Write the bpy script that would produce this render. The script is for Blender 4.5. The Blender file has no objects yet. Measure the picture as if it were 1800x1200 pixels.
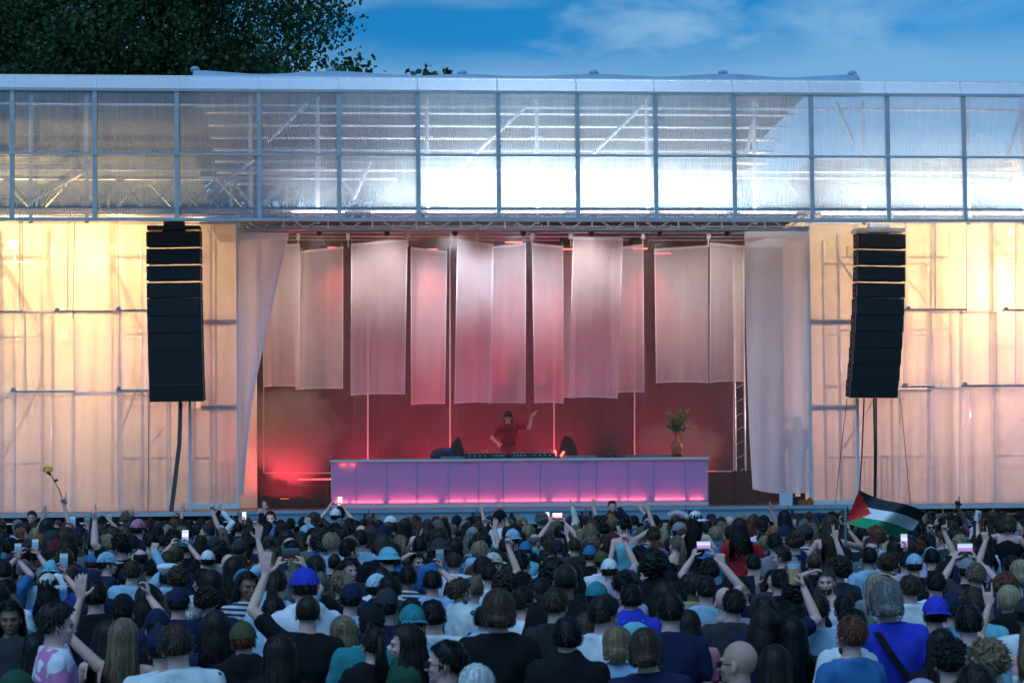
import bpy, bmesh, math, random
import numpy as np
from mathutils import Vector, Matrix, noise
R = math.radians
rnd = random.Random(11)
SC = bpy.context.scene
COL = SC.collection
# ------------------------------------------------------------------ camera
FPX = 3500.0
YAW, PITCH, ROLL, CAMH = R(4.5), R(2.0), R(0.5), 2.4
FW = Vector((math.sin(YAW)*math.cos(PITCH), math.cos(YAW)*math.cos(PITCH), math.sin(PITCH)))
RT0 = Vector((math.cos(YAW), -math.sin(YAW), 0)); UP0 = RT0.cross(FW)
RT = RT0*math.cos(ROLL) - UP0*math.sin(ROLL); UP = UP0*math.cos(ROLL) + RT0*math.sin(ROLL)
SHIFT = 245/FPX - math.tan(PITCH)
cam = bpy.data.cameras.new('camera'); camo = bpy.data.objects.new('camera', cam); COL.objects.link(camo)
cam.sensor_width = 36; cam.lens = 36*FPX/1800; cam.shift_y = SHIFT*FPX/1800
cam.clip_start = 0.5; cam.clip_end = 2500
m3 = Matrix((RT, UP, -FW)).transposed()
camo.matrix_world = Matrix.Translation((0, 0, CAMH)) @ m3.to_4x4()
cam.dof.use_dof = True; cam.dof.focus_distance = 40; cam.dof.aperture_fstop = 6.5
SC.camera = camo
# ------------------------------------------------------------------ view, sampling
SC.view_settings.view_transform = 'Standard'; SC.view_settings.look = 'None'
SC.view_settings.gamma = 1; SC.view_settings.use_curve_mapping = False
SC.view_settings.exposure = 0.0
SC.render.engine = 'CYCLES'
SC.cycles.use_denoising = True
try: SC.cycles.denoiser = 'OPENIMAGEDENOISE'
except Exception: pass
SC.cycles.max_bounces = 8; SC.cycles.diffuse_bounces = 3; SC.cycles.glossy_bounces = 2
SC.cycles.transmission_bounces = 6; SC.cycles.transparent_max_bounces = 14; SC.cycles.volume_bounces = 0
SC.cycles.sample_clamp_indirect = 6; SC.cycles.caustics_reflective = False; SC.cycles.caustics_refractive = False
SC.cycles.use_light_tree = True
SC.cycles.volume_step_rate = 3.0; SC.cycles.volume_max_steps = 64
# ------------------------------------------------------------------ sky
W = bpy.data.worlds.new('World'); SC.world = W; W.use_nodes = True
SUN_EL, SUN_AZ = R(9.0), R(235)
def build_world():
    nt = W.node_tree; nt.nodes.clear(); N = nt.nodes.new; L = nt.links.new
    out = N('ShaderNodeOutputWorld'); bg = N('ShaderNodeBackground'); bg.inputs[1].default_value = 0.108
    sky = N('ShaderNodeTexSky'); sky.sky_type = 'NISHITA'; sky.sun_disc = False
    sky.sun_elevation = SUN_EL; sky.sun_rotation = SUN_AZ
    sky.air_density = 1.0; sky.dust_density = 0.0; sky.ozone_density = 4.0
    tint = N('ShaderNodeMixRGB'); tint.blend_type = 'MULTIPLY'; tint.inputs[0].default_value = 1
    tint.inputs[2].default_value = (0.15, 0.98, 1.38, 1)
    tc = N('ShaderNodeTexCoord'); mp = N('ShaderNodeMapping'); mp.inputs['Scale'].default_value = (1, 1, 2.6)
    mp.inputs['Location'].default_value = (0.35, 0.1, 0.0)
    nz = N('ShaderNodeTexNoise'); nz.inputs['Scale'].default_value = 6.5; nz.inputs['Detail'].default_value = 6
    nz.inputs['Roughness'].default_value = 0.5; nz.inputs['Distortion'].default_value = 0.6
    cr = N('ShaderNodeValToRGB'); cr.color_ramp.elements[0].position = 0.50; cr.color_ramp.elements[1].position = 0.70
    cr.color_ramp.elements[0].color = (0, 0, 0, 1); cr.color_ramp.elements[1].color = (.75, .75, .75, 1)
    sep = N('ShaderNodeSeparateXYZ'); hz = N('ShaderNodeMapRange'); hz.interpolation_type = 'SMOOTHSTEP'
    hz.inputs['From Min'].default_value = 0.200; hz.inputs['From Max'].default_value = 0.170
    hz.inputs['To Min'].default_value = 0.0; hz.inputs['To Max'].default_value = 0.62
    wob = N('ShaderNodeMath'); wob.operation = 'MULTIPLY_ADD'; wob.inputs[1].default_value = -0.05
    mx = N('ShaderNodeMath'); mx.operation = 'MAXIMUM'
    mix = N('ShaderNodeMixRGB'); mix.inputs[2].default_value = (2.6, 4.7, 6.9, 1)
    L(tc.outputs['Generated'], mp.inputs[0]); L(mp.outputs[0], nz.inputs['Vector']); L(nz.outputs['Fac'], cr.inputs[0])
    L(tc.outputs['Generated'], sep.inputs[0]); L(nz.outputs['Fac'], wob.inputs[0]); L(sep.outputs[2], wob.inputs[2])
    L(wob.outputs[0], hz.inputs['Value'])
    # one torn bright cloud right of centre, standing at its own bearing
    cd = (FW + RT*((1150-900)/FPX) + UP*((600-52)/FPX + SHIFT)).normalized(); sb = N('ShaderNodeVectorMath'); sb.operation = 'SUBTRACT'; sb.inputs[1].default_value = cd
    sc_ = N('ShaderNodeMapping'); sc_.inputs['Scale'].default_value = (20, 20, 46); ln = N('ShaderNodeVectorMath'); ln.operation = 'LENGTH'
    n2 = N('ShaderNodeTexNoise'); n2.inputs['Scale'].default_value = 20; n2.inputs['Detail'].default_value = 5; n2.inputs['Roughness'].default_value = .5; n2.inputs['Distortion'].default_value = .2
    m2 = N('ShaderNodeMapping'); m2.inputs['Scale'].default_value = (1, 1, 2.2); cm = N('ShaderNodeMath'); cm.operation = 'MULTIPLY_ADD'; cm.inputs[1].default_value = -.20
    cs = N('ShaderNodeMapRange'); cs.interpolation_type = 'SMOOTHSTEP'; cs.inputs['From Min'].default_value = .24; cs.inputs['From Max'].default_value = .62; cs.inputs['To Max'].default_value = .8; m3_ = N('ShaderNodeMath'); m3_.operation = 'MAXIMUM'
    L(tc.outputs['Generated'], sb.inputs[0]); L(sb.outputs[0], sc_.inputs[0]); L(sc_.outputs[0], ln.inputs[0]); L(tc.outputs['Generated'], m2.inputs[0]); L(m2.outputs[0], n2.inputs['Vector'])
    L(ln.outputs['Value'], cm.inputs[0]); L(n2.outputs['Fac'], cm.inputs[2]); L(cm.outputs[0], cs.inputs['Value'])
    L(cr.outputs[0], m3_.inputs[0]); L(cs.outputs[0], m3_.inputs[1]); L(m3_.outputs[0], mx.inputs[0]); L(hz.outputs[0], mx.inputs[1])
    L(sky.outputs[0], tint.inputs[1]); L(tint.outputs[0], mix.inputs[1]); L(mx.outputs[0], mix.inputs[0])
    L(mix.outputs[0], bg.inputs[0]); L(bg.outputs[0], out.inputs[0])
build_world()
sl = bpy.data.lights.new('sun', 'SUN'); sl.energy = 1.85; sl.angle = R(55); sl.color = (0.42, 0.68, 1.0)
so = bpy.data.objects.new('sun', sl); COL.objects.link(so)
so.rotation_euler = Vector((math.sin(SUN_AZ)*.5, -.62, 1.25)).to_track_quat('Z', 'Y').to_euler()

# ------------------------------------------------------------------ helpers
def P(px, py, Y):
    d = FW + RT*((px-900)/FPX) + UP*((600-py)/FPX + SHIFT)
    t = Y/d.y
    return Vector((d.x*t, Y, CAMH + d.z*t))
def PD(px, py, D):        # the point at depth D along the view axis
    d = FW + RT*((px-900)/FPX) + UP*((600-py)/FPX + SHIFT)
    return d*D + Vector((0, 0, CAMH))
def proj(p):
    q = p - Vector((0, 0, CAMH)); D = q.dot(FW)
    return 900 + FPX*q.dot(RT)/D, 600 - FPX*(q.dot(UP)/D - SHIFT), D
def tag(o, label=None, cat=None, group=None, kind=None):
    if label: o['label'] = label
    if cat: o['category'] = cat
    if group: o['group'] = group
    if kind: o['kind'] = kind
    return o
def empty(name, loc=(0, 0, 0), label=None, cat=None, group=None, rz=0):
    o = bpy.data.objects.new(name, None); COL.objects.link(o); o.location = loc; o.rotation_euler.z = rz
    o.empty_display_size = .1
    return tag(o, label, cat, group)
MATS = {}
def mat(name, col, rough=.6, metal=0, emit=None, es=0, alpha=1, bump=0, bscale=20, var=0, vscale=4, spec=.5, sss=0, stretch=(1, 1, 1), sheen=0):
    if name in MATS: return MATS[name]
    m = bpy.data.materials.new(name); m.use_nodes = True; nt = m.node_tree; b = nt.nodes['Principled BSDF']
    b.inputs['Base Color'].default_value = (*col, 1); b.inputs['Roughness'].default_value = rough
    b.inputs['Metallic'].default_value = metal; b.inputs['Specular IOR Level'].default_value = spec
    if sheen: b.inputs['Sheen Weight'].default_value = sheen
    if emit: b.inputs['Emission Color'].default_value = (*emit, 1); b.inputs['Emission Strength'].default_value = es
    N = nt.nodes.new; L = nt.links.new
    if bump or var:
        tc = N('ShaderNodeTexCoord'); mp = N('ShaderNodeMapping'); mp.inputs['Scale'].default_value = stretch
        L(tc.outputs['Object'], mp.inputs[0])
    if var:
        n = N('ShaderNodeTexNoise'); n.inputs['Scale'].default_value = vscale; n.inputs['Detail'].default_value = 5
        r = N('ShaderNodeMapRange'); r.inputs['From Min'].default_value = .3; r.inputs['From Max'].default_value = .7
        r.inputs['To Min'].default_value = 1-var; r.inputs['To Max'].default_value = 1+var
        v = N('ShaderNodeHueSaturation'); v.inputs['Color'].default_value = (*col, 1)
        L(mp.outputs[0], n.inputs['Vector']); L(n.outputs['Fac'], r.inputs['Value']); L(r.outputs[0], v.inputs['Value'])
        L(v.outputs[0], b.inputs['Base Color'])
        rr = N('ShaderNodeMapRange'); rr.inputs['To Min'].default_value = max(0, rough-.15); rr.inputs['To Max'].default_value = min(1, rough+.15)
        L(n.outputs['Fac'], rr.inputs['Value']); L(rr.outputs[0], b.inputs['Roughness'])
    if bump:
        n2 = N('ShaderNodeTexNoise'); n2.inputs['Scale'].default_value = bscale; n2.inputs['Detail'].default_value = 4
        bp = N('ShaderNodeBump'); bp.inputs['Strength'].default_value = bump; bp.inputs['Distance'].default_value = .02
        L(mp.outputs[0], n2.inputs['Vector']); L(n2.outputs['Fac'], bp.inputs['Height']); L(bp.outputs[0], b.inputs['Normal'])
    MATS[name] = m
    return m
class MB:
    def __init__(s): s.v = []; s.f = []; s.mi = []; s.cur = 0
    def add(s, vs, fs):
        o = len(s.v); s.v += [tuple(v) for v in vs]; s.f += [tuple(i+o for i in f) for f in fs]; s.mi += [s.cur]*len(fs)
    def box(s, c, d, M=None):
        x, y, z = d[0]/2, d[1]/2, d[2]/2
        vs = [Vector((i*x, j*y, k*z)) for i in (-1, 1) for j in (-1, 1) for k in (-1, 1)]
        if M: vs = [M @ v for v in vs]
        vs = [v+Vector(c) for v in vs]
        s.add(vs, [(0, 1, 3, 2), (4, 6, 7, 5), (0, 4, 5, 1), (2, 3, 7, 6), (0, 2, 6, 4), (1, 5, 7, 3)])
    def tube(s, a, b, r, n=8, r2=None, cap=True):
        a, b = Vector(a), Vector(b); r2 = r if r2 is None else r2
        d = (b-a).normalized(); u = d.orthogonal().normalized(); w = d.cross(u)
        vs = []
        for q, rr in ((a, r), (b, r2)):
            for i in range(n):
                t = 2*math.pi*i/n; vs.append(q+(u*math.cos(t)+w*math.sin(t))*rr)
        fs = [(i, (i+1) % n, n+(i+1) % n, n+i) for i in range(n)]
        if cap: fs += [tuple(reversed(range(n))), tuple(range(n, 2*n))]
        s.add(vs, fs)
    def path(s, pts, r, n=6):
        pts = [Vector(p) for p in pts]; rs = r if isinstance(r, (list, tuple)) else [r]*len(pts)
        vs = []; u = None
        for i, p in enumerate(pts):
            d = (pts[min(i+1, len(pts)-1)]-pts[max(i-1, 0)]).normalized()
            u = d.orthogonal().normalized() if u is None else (u-d*u.dot(d)).normalized()
            w = d.cross(u)
            vs += [p+(u*math.cos(2*math.pi*k/n)+w*math.sin(2*math.pi*k/n))*rs[i] for k in range(n)]
        fs = [(i*n+k, i*n+(k+1) % n, (i+1)*n+(k+1) % n, (i+1)*n+k) for i in range(len(pts)-1) for k in range(n)]
        fs += [tuple(reversed(range(n))), tuple(range((len(pts)-1)*n, len(pts)*n))]
        s.add(vs, fs)
    def ell(s, c, r, nu=12, nv=8, M=None):
        c = Vector(c); vs = []; fs = []
        r = (r, r, r) if not hasattr(r, '__len__') else r
        for j in range(1, nv):
            ph = math.pi*j/nv
            for i in range(nu):
                th = 2*math.pi*i/nu
                v = Vector((r[0]*math.sin(ph)*math.cos(th), r[1]*math.sin(ph)*math.sin(th), r[2]*math.cos(ph)))
                vs.append(c+(M @ v if M else v))
        top, bot = Vector((0, 0, r[2])), Vector((0, 0, -r[2]))
        vs += [c+(M @ top if M else top), c+(M @ bot if M else bot)]; T = len(vs)-2
        for j in range(nv-2):
            for i in range(nu):
                a, b = j*nu+i, j*nu+(i+1) % nu; fs.append((a, a+nu, b+nu, b))
        for i in range(nu):
            fs.append((T, i, (i+1) % nu)); fs.append((T+1, (nv-2)*nu+(i+1) % nu, (nv-2)*nu+i))
        s.add(vs, fs)
    def cap(s, a, b, ra, rb, n=10):       # rounded tapered limb
        a, b = Vector(a), Vector(b); d = (b-a); L = d.length
        if L < 1e-6: return
        d.normalize(); u = d.orthogonal().normalized(); w = d.cross(u); vs = []; rings = []
        for k in range(4):
            t = math.pi/2*(k/4); rings.append((a-d*ra*math.cos(t), max(ra*math.sin(t), 1e-4)))
        rings.append((a, ra))
        for k in range(1, 5):
            t = math.pi/2*(k/4); 
            rings.append((b+d*rb*math.sin(t) if k else b, max(rb*math.cos(t), 1e-4)))
        rings.insert(5, (b, rb))
        for c, r in rings:
            vs += [c+(u*math.cos(2*math.pi*i/n)+w*math.sin(2*math.pi*i/n))*r for i in range(n)]
        m = len(rings)
        fs = [(j*n+i, j*n+(i+1) % n, (j+1)*n+(i+1) % n, (j+1)*n+i) for j in range(m-1) for i in range(n)]
        fs += [tuple(reversed(range(n))), tuple(range((m-1)*n, m*n))]
        s.add(vs, fs)
    def loft(s, rings, n=20, pw=2.4):     # rings: (cx, cy, z, a, b)
        vs = []
        for cx, cy, z, a, b in rings:
            for i in range(n):
                t = 2*math.pi*i/n; c, q = math.cos(t), math.sin(t)
                vs.append((cx+a*math.copysign(abs(c)**(2/pw), c), cy+b*math.copysign(abs(q)**(2/pw), q), z))
        m = len(rings)
        fs = [(j*n+i, (j+1)*n+i, (j+1)*n+(i+1) % n, j*n+(i+1) % n) for j in range(m-1) for i in range(n)]
        fs += [tuple(range(n)), tuple(reversed(range((m-1)*n, m*n)))]
        s.add(vs, fs)
    def mesh(s, name):
        me = bpy.data.meshes.new(name); me.from_pydata(s.v, [], s.f); me.update()
        me.polygons.foreach_set('material_index', s.mi)
        return me
    def build(s, name, m, parent=None, smooth=False, loc=None, fix=True):
        me = s.mesh(name)
        for mm in (m if isinstance(m, (list, tuple)) else [m]): me.materials.append(mm)
        if fix:
            bm = bmesh.new(); bm.from_mesh(me); bmesh.ops.recalc_face_normals(bm, faces=bm.faces); bm.to_mesh(me); bm.free()
        if smooth:
            me.polygons.foreach_set('use_smooth', [True]*len(me.polygons))
            if smooth == 'auto': me.set_sharp_from_angle(angle=R(40))
        return link(name, me, parent, loc)
def link(name, me, parent=None, loc=None):
    o = bpy.data.objects.new(name, me); COL.objects.link(o)
    if parent: o.parent = parent
    if loc is not None: o.location = loc
    return o
def copy_tree(o, parent=None):
    c = o.copy(); COL.objects.link(c); c.parent = parent
    for ch in list(o.children): copy_tree(ch, c)
    return c
def mod_apply(me, mods, name):
    """run a list of (type, settings) modifiers on a mesh and return the new mesh"""
    o = bpy.data.objects.new('tmp', me); COL.objects.link(o)
    for ty, st in mods:
        md = o.modifiers.new(ty, ty)
        for k, v in st.items(): setattr(md, k, v)
    dg = bpy.context.evaluated_depsgraph_get()
    me2 = bpy.data.meshes.new_from_object(o.evaluated_get(dg), depsgraph=dg); me2.name = name
    bpy.data.objects.remove(o); bpy.data.meshes.remove(me)
    return me2
def lamp(name, kind, loc, power, col, size=.3, parent=None, rot=None, spot=None, blend=.6, size_y=None):
    l = bpy.data.lights.new(name, kind); l.energy = power; l.color = col
    if kind == 'AREA':
        l.size = size
        if size_y: l.shape = 'RECTANGLE'; l.size_y = size_y
    else: l.shadow_soft_size = size
    if spot: l.spot_size = R(spot); l.spot_blend = blend
    o = bpy.data.objects.new(name, l); COL.objects.link(o); o.location = loc
    if rot is not None: o.rotation_euler = Vector(rot).to_track_quat('-Z', 'Y').to_euler()
    if parent: o.parent = parent; o.matrix_parent_inverse = Matrix.Translation(-parent.location)
    return o

# materials
STEEL = mat('galvanised_steel', (.50, .52, .55), .42, .85, var=.15, vscale=9, bump=.1)
ALU = mat('brushed_aluminium', (.66, .64, .64), .45, .3, var=.12, vscale=6)
BLACK = mat('black_paint', (.012, .012, .013), .55, var=.2)
BLACKM = mat('black_mesh_grille', (.016, .017, .018), .7, bump=.3, bscale=90)
WHITEP = mat('white_frame', (.84, .80, .78), .4, var=.06)
DARK = mat('dark_backing', (.02, .02, .024), .9, var=.2)
ORANGE = mat('orange_marker', (.8, .13, .03), .5)

def cloth_mat(name, col, transp, transl, weave=260, alpha_var=.06, hue=None):
    m = bpy.data.materials.new(name); m.use_nodes = True; nt = m.node_tree; nt.nodes.clear(); N = nt.nodes.new; L = nt.links.new
    out = N('ShaderNodeOutputMaterial'); df = N('ShaderNodeBsdfDiffuse'); tl = N('ShaderNodeBsdfTranslucent'); tp = N('ShaderNodeBsdfTransparent')
    m1 = N('ShaderNodeMixShader'); m2 = N('ShaderNodeMixShader')
    for q in (df, tl): q.inputs['Color'].default_value = (*col, 1)
    tp.inputs['Color'].default_value = (1, 1, 1, 1)
    m1.inputs[0].default_value = transl
    tc = N('ShaderNodeTexCoord'); mp = N('ShaderNodeMapping'); mp.inputs['Scale'].default_value = (1.2, 1, .5); nz = N('ShaderNodeTexNoise')
    nz.inputs['Scale'].default_value = 2.2; nz.inputs['Detail'].default_value = 7; nz.inputs['Roughness'].default_value = .6
    mr = N('ShaderNodeMapRange'); mr.inputs['From Min'].default_value = .3; mr.inputs['From Max'].default_value = .7
    mr.inputs['To Min'].default_value = transp-alpha_var; mr.inputs['To Max'].default_value = transp+alpha_var
    L(tc.outputs['Object'], mp.inputs[0]); L(mp.outputs[0], nz.inputs['Vector']); L(nz.outputs['Fac'], mr.inputs['Value'])
    w = N('ShaderNodeTexNoise'); w.inputs['Scale'].default_value = weave; bp = N('ShaderNodeBump'); bp.inputs['Strength'].default_value = .15
    L(tc.outputs['Object'], w.inputs['Vector']); L(w.outputs['Fac'], bp.inputs['Height'])
    for q in (df, tl): L(bp.outputs[0], q.inputs['Normal'])
    L(df.outputs[0], m1.inputs[1]); L(tl.outputs[0], m1.inputs[2])
    L(mr.outputs[0], m2.inputs[0]); L(m1.outputs[0], m2.inputs[1]); L(tp.outputs[0], m2.inputs[2]); L(m2.outputs[0], out.inputs[0])
    return m
SCRIM = cloth_mat('white_scrim_mesh', (.86, .82, .80), .26, .66)
SCRIM2 = cloth_mat('thin_scrim_mesh', (.84, .80, .79), .34, .62)
BANNER = cloth_mat('white_voile', (.82, .77, .78), .27, .5)
LEG = cloth_mat('dense_white_voile', (.88, .84, .86), .14, .42)
GAUZE = cloth_mat('grey_gauze', (.13, .075, .10), .22, .35)
HEM = cloth_mat('white_hem_tape', (.88, .86, .86), .06, .4)
def panel_mat(name, transp, whiteness, streak, dcol=(.10, .36, .70)):  # dcol: blue of the reflected sky put into the diffuse colour
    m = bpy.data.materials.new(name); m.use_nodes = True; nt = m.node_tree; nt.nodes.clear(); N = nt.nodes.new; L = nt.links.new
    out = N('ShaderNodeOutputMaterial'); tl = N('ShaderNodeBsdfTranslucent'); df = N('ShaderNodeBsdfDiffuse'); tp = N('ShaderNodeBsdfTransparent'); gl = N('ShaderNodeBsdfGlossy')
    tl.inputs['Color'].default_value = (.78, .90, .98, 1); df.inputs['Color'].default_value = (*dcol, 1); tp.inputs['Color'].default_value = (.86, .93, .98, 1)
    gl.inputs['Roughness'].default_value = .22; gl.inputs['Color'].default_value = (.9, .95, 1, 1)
    tc = N('ShaderNodeTexCoord'); wv = N('ShaderNodeTexWave'); wv.wave_type = 'BANDS'; wv.bands_direction = 'X'
    wv.inputs['Scale'].default_value = 7.5; wv.inputs['Distortion'].default_value = .15; wv.inputs['Detail'].default_value = 1
    wr = N('ShaderNodeMapRange'); wr.inputs['To Min'].default_value = -.04; wr.inputs['To Max'].default_value = .04
    mp = N('ShaderNodeMapping'); mp.inputs['Scale'].default_value = (9, 1, .55); nz = N('ShaderNodeTexNoise'); nz.inputs['Scale'].default_value = 2.5; nz.inputs['Detail'].default_value = 5
    sr = N('ShaderNodeMapRange'); sr.inputs['From Min'].default_value = .42; sr.inputs['From Max'].default_value = .72; sr.inputs['To Min'].default_value = 0; sr.inputs['To Max'].default_value = -streak*.55
    sx = N('ShaderNodeSeparateXYZ'); gz = N('ShaderNodeMapRange'); gz.inputs['From Min'].default_value = .15; gz.inputs['From Max'].default_value = 1.0
    mul = N('ShaderNodeMath'); mul.operation = 'MULTIPLY'
    big = N('ShaderNodeTexNoise'); big.inputs['Scale'].default_value = .9; br = N('ShaderNodeMapRange'); br.inputs['To Min'].default_value = -.12; br.inputs['To Max'].default_value = .12
    a1 = N('ShaderNodeMath'); a2 = N('ShaderNodeMath'); a3 = N('ShaderNodeMath'); a3.inputs[1].default_value = transp; a3.use_clamp = True
    L(tc.outputs['Object'], wv.inputs['Vector']); L(wv.outputs['Fac'], wr.inputs['Value']); L(tc.outputs['Object'], mp.inputs[0]); L(mp.outputs[0], nz.inputs['Vector'])
    L(nz.outputs['Fac'], sr.inputs['Value']); L(tc.outputs['Generated'], sx.inputs[0]); L(sx.outputs[2], gz.inputs['Value']); L(sr.outputs[0], mul.inputs[0]); L(gz.outputs[0], mul.inputs[1])
    L(tc.outputs['Object'], big.inputs['Vector']); L(big.outputs['Fac'], br.inputs['Value'])
    L(wr.outputs[0], a1.inputs[0]); L(mul.outputs[0], a1.inputs[1]); L(a1.outputs[0], a2.inputs[0]); L(br.outputs[0], a2.inputs[1]); L(a2.outputs[0], a3.inputs[0])
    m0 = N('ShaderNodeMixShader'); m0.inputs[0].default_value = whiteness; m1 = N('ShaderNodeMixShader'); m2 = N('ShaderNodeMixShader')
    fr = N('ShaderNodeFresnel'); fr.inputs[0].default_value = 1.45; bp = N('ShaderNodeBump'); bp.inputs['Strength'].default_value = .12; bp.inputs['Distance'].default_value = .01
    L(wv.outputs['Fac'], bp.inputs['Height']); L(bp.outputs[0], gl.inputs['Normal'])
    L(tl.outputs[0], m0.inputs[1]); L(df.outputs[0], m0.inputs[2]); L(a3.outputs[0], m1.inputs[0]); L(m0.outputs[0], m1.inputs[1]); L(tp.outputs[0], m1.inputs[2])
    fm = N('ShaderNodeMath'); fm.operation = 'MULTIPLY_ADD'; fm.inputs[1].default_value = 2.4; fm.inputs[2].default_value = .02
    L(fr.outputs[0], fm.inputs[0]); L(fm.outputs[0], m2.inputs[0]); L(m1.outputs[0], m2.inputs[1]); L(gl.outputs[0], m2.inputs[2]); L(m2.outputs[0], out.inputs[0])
    return m
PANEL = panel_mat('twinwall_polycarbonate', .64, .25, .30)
PANELTOP = panel_mat('twinwall_polycarbonate_top', .40, .6, .2, (.42, .68, .92))  # paler blue stands for sky reflected by the slanted strip
DESKP = panel_mat('frosted_desk_panel', .12, .62, .05, (.13, .36, 1.0))  # blue light on the desk put into the panel colour
def emis(name, col, s):
    m = bpy.data.materials.new(name); m.use_nodes = True; nt = m.node_tree; nt.nodes.clear()
    o = nt.nodes.new('ShaderNodeOutputMaterial'); e = nt.nodes.new('ShaderNodeEmission'); e.inputs[0].default_value = (*col, 1); e.inputs[1].default_value = s
    nt.links.new(e.outputs[0], o.inputs[0]); return m
E_RED = emis('lit_red_led', (1, .08, .07), 6); E_PINK = emis('lit_pink_led', (1, .09, .13), 14); E_WHITE = emis('lit_white_lamp', (.95, .98, 1), 22); E_WARM = emis('lit_warm_lamp', (1, .62, .22), 14)

def sheet(name, quad, m, parent=None, nx=10, nz=16, fold=.03, freq=3.0, seed=0, hem=.0, hemmat=None, sag=0, gather=0):
    """hanging cloth: quad = top-left, top-right, bottom-right, bottom-left points"""
    tl, tr, br, bl = [Vector(q) for q in quad]
    mb = MB(); vs = []; r = random.Random(seed); ph = [r.uniform(0, 6) for _ in range(6)]
    Wd = (tr-tl).length
    for j in range(nz+1):
        v = j/nz
        for i in range(nx+1):
            u = i/nx; p = tl.lerp(tr, u).lerp(bl.lerp(br, u), v)
            x = u*Wd*freq
            d = fold*(math.sin(x*2.1+ph[0]+.6*v)+.6*math.sin(x*4.7+ph[1]-.9*v)+.35*math.sin(x*9.1+ph[2]+v))*(.35+.65*v)
            d += .4*fold*noise.noise(Vector((p.x*1.5, seed, p.z*1.2)))
            p = p+Vector((.25*d, d, -sag*4*u*(1-u)*v))
            if gather: p.x += gather*math.sin(math.pi*v)*(1 if u > .5 else -1)*abs(u-.5)*2
            vs.append(p)
    fs = [(j*(nx+1)+i, j*(nx+1)+i+1, (j+1)*(nx+1)+i+1, (j+1)*(nx+1)+i) for j in range(nz) for i in range(nx)]
    mb.add(vs, fs)
    o = mb.build(name, m, parent, smooth=True, fix=False)
    if hem:
        hb = MB()
        def off(i, j, ui, vj):
            return vs[j*(nx+1)+i] + Vector((ui, -.006, vj))
        for j in range(nz):
            for i0, sgn in ((0, 1), (nx, -1)):
                hb.add([off(i0, j, 0, 0), off(i0, j, sgn*hem, 0), off(i0, j+1, sgn*hem, 0), off(i0, j+1, 0, 0)], [(0, 1, 2, 3)])
        for i in range(nx):
            for j0, sgn, k in ((0, -1, 2.2), (nz, 1, 1)):
                hb.add([off(i, j0, 0, 0), off(i+1, j0, 0, 0), off(i+1, j0, 0, sgn*hem*k), off(i, j0, 0, sgn*hem*k)], [(0, 1, 2, 3)])
        h = hb.build('hem', hemmat or HEM, parent, fix=False)
    return o
# ================================================================== STAGE
WPAR = {}
def thing(name, loc, label, cat, group=None):
    """an Empty at a thing's base whose parts are written in world coordinates"""
    o = empty(name, loc, label, cat, group); WPAR[o.name] = Vector(loc); return o
_link0 = link
def link(name, me, parent=None, loc=None):
    o = _link0(name, me, parent, loc)
    if parent is not None:
        p = parent; 
        if p.name in WPAR: o.matrix_parent_inverse = Matrix.Translation(-WPAR[p.name]); WPAR[o.name] = Vector((0, 0, 0))
    return o
def mid(px, y0, y1, Y): return P(px, y0, Y), P(px, y1, Y)
ZD = 1.80      # deck level
YF = 43.6      # fascia plane
# ---- ground
g = MB(); g.add([(-400, -60, 0), (400, -60, 0), (400, 900, 0), (-400, 900, 0)], [(0, 1, 2, 3)])
tag(g.build('ground', mat('trodden_ground', (.035, .04, .028), .95, var=.35, vscale=.8, bump=.5, bscale=6)), kind='structure')
# ---- deck
st = thing('stage_platform', (3.6, 46, 0), 'raised black stage platform with pale blue aluminium edge beams behind the crowd', 'stage')
d = MB(); d.box((3.6, 50.5, ZD-.05), (34, 13.4, .1)); d.build('deck_floor', mat('black_stage_floor', (.035, .03, .032), .38, var=.3, vscale=2.5, bump=.1), st)
BLUEALU = mat('pale_blue_edge_beam', (.34, .46, .56), .4, .35, var=.12, vscale=3, bump=.08)
xs = [P(px, 890, 43.75).x for px in (418, 648, 838, 1030, 1205, 1385, 1490)]
for a, b in zip(xs[:-1], xs[1:]):
    e = MB(); e.box(((a+b)/2, 43.76, ZD-.035), (b-a-.02, .06, .075)); e.box(((a+b)/2, 43.79, ZD-.20), (b-a-.02, .04, .25)); e.box(((a+b)/2, 43.75, ZD-.335), (b-a-.02, .07, .03))
    e.build('edge_beam', BLUEALU, st)
for x in xs[1:-1]:
    c = MB()
    for dx in (-.09, .09): c.box((x+dx, 43.70, ZD-.16), (.055, .07, .17)); c.tube((x+dx, 43.64, ZD-.07), (x+dx, 43.64, ZD-.25), .014)
    c.build('beam_clamp', mat('dark_clamp', (.05, .06, .07), .5, .5), st)
for (a, b, z0) in ((-20, 417, .05), (1492, 1900, .0)):
    x0, x1 = P(a, 890, 43.75).x, P(b, 890, 43.75).x
    e = MB(); e.box(((x0+x1)/2, 43.8, ZD-.05), (x1-x0, .06, .10)); e.build('edge_board', mat('white_edge_board', (.5, .52, .56), .6, var=.1), st)
    e = MB(); e.tube((x0, 43.85, ZD-.24), (x1, 43.85, ZD-.24), .024); e.tube((x0, 43.85, ZD-.9), (x1, 43.85, ZD-.9), .024); e.build('ledger_tube', STEEL, st)
for px in (5, 72, 172, 305, 410, 1493, 1657, 1745, 1830):
    q = P(px, 900, 43.9); e = MB(); e.tube((q.x, 43.9, 0), (q.x, 43.9, ZD-.1), .0245); e.box((q.x, 43.86, ZD-.24), (.09, .07, .07)); e.tube((q.x, 43.9, 0), (q.x, 43.9, .03), .07)
    e.build('standard_tube', STEEL, st)
for px in (1687, 1777, 1447):
    q = P(px, 904, 43.85); e = MB(); e.tube((q.x-.04, 43.85, ZD-.24), (q.x+.04, 43.85, ZD-.24), .028); e.build('coupler_mark', ORANGE, st)
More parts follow.
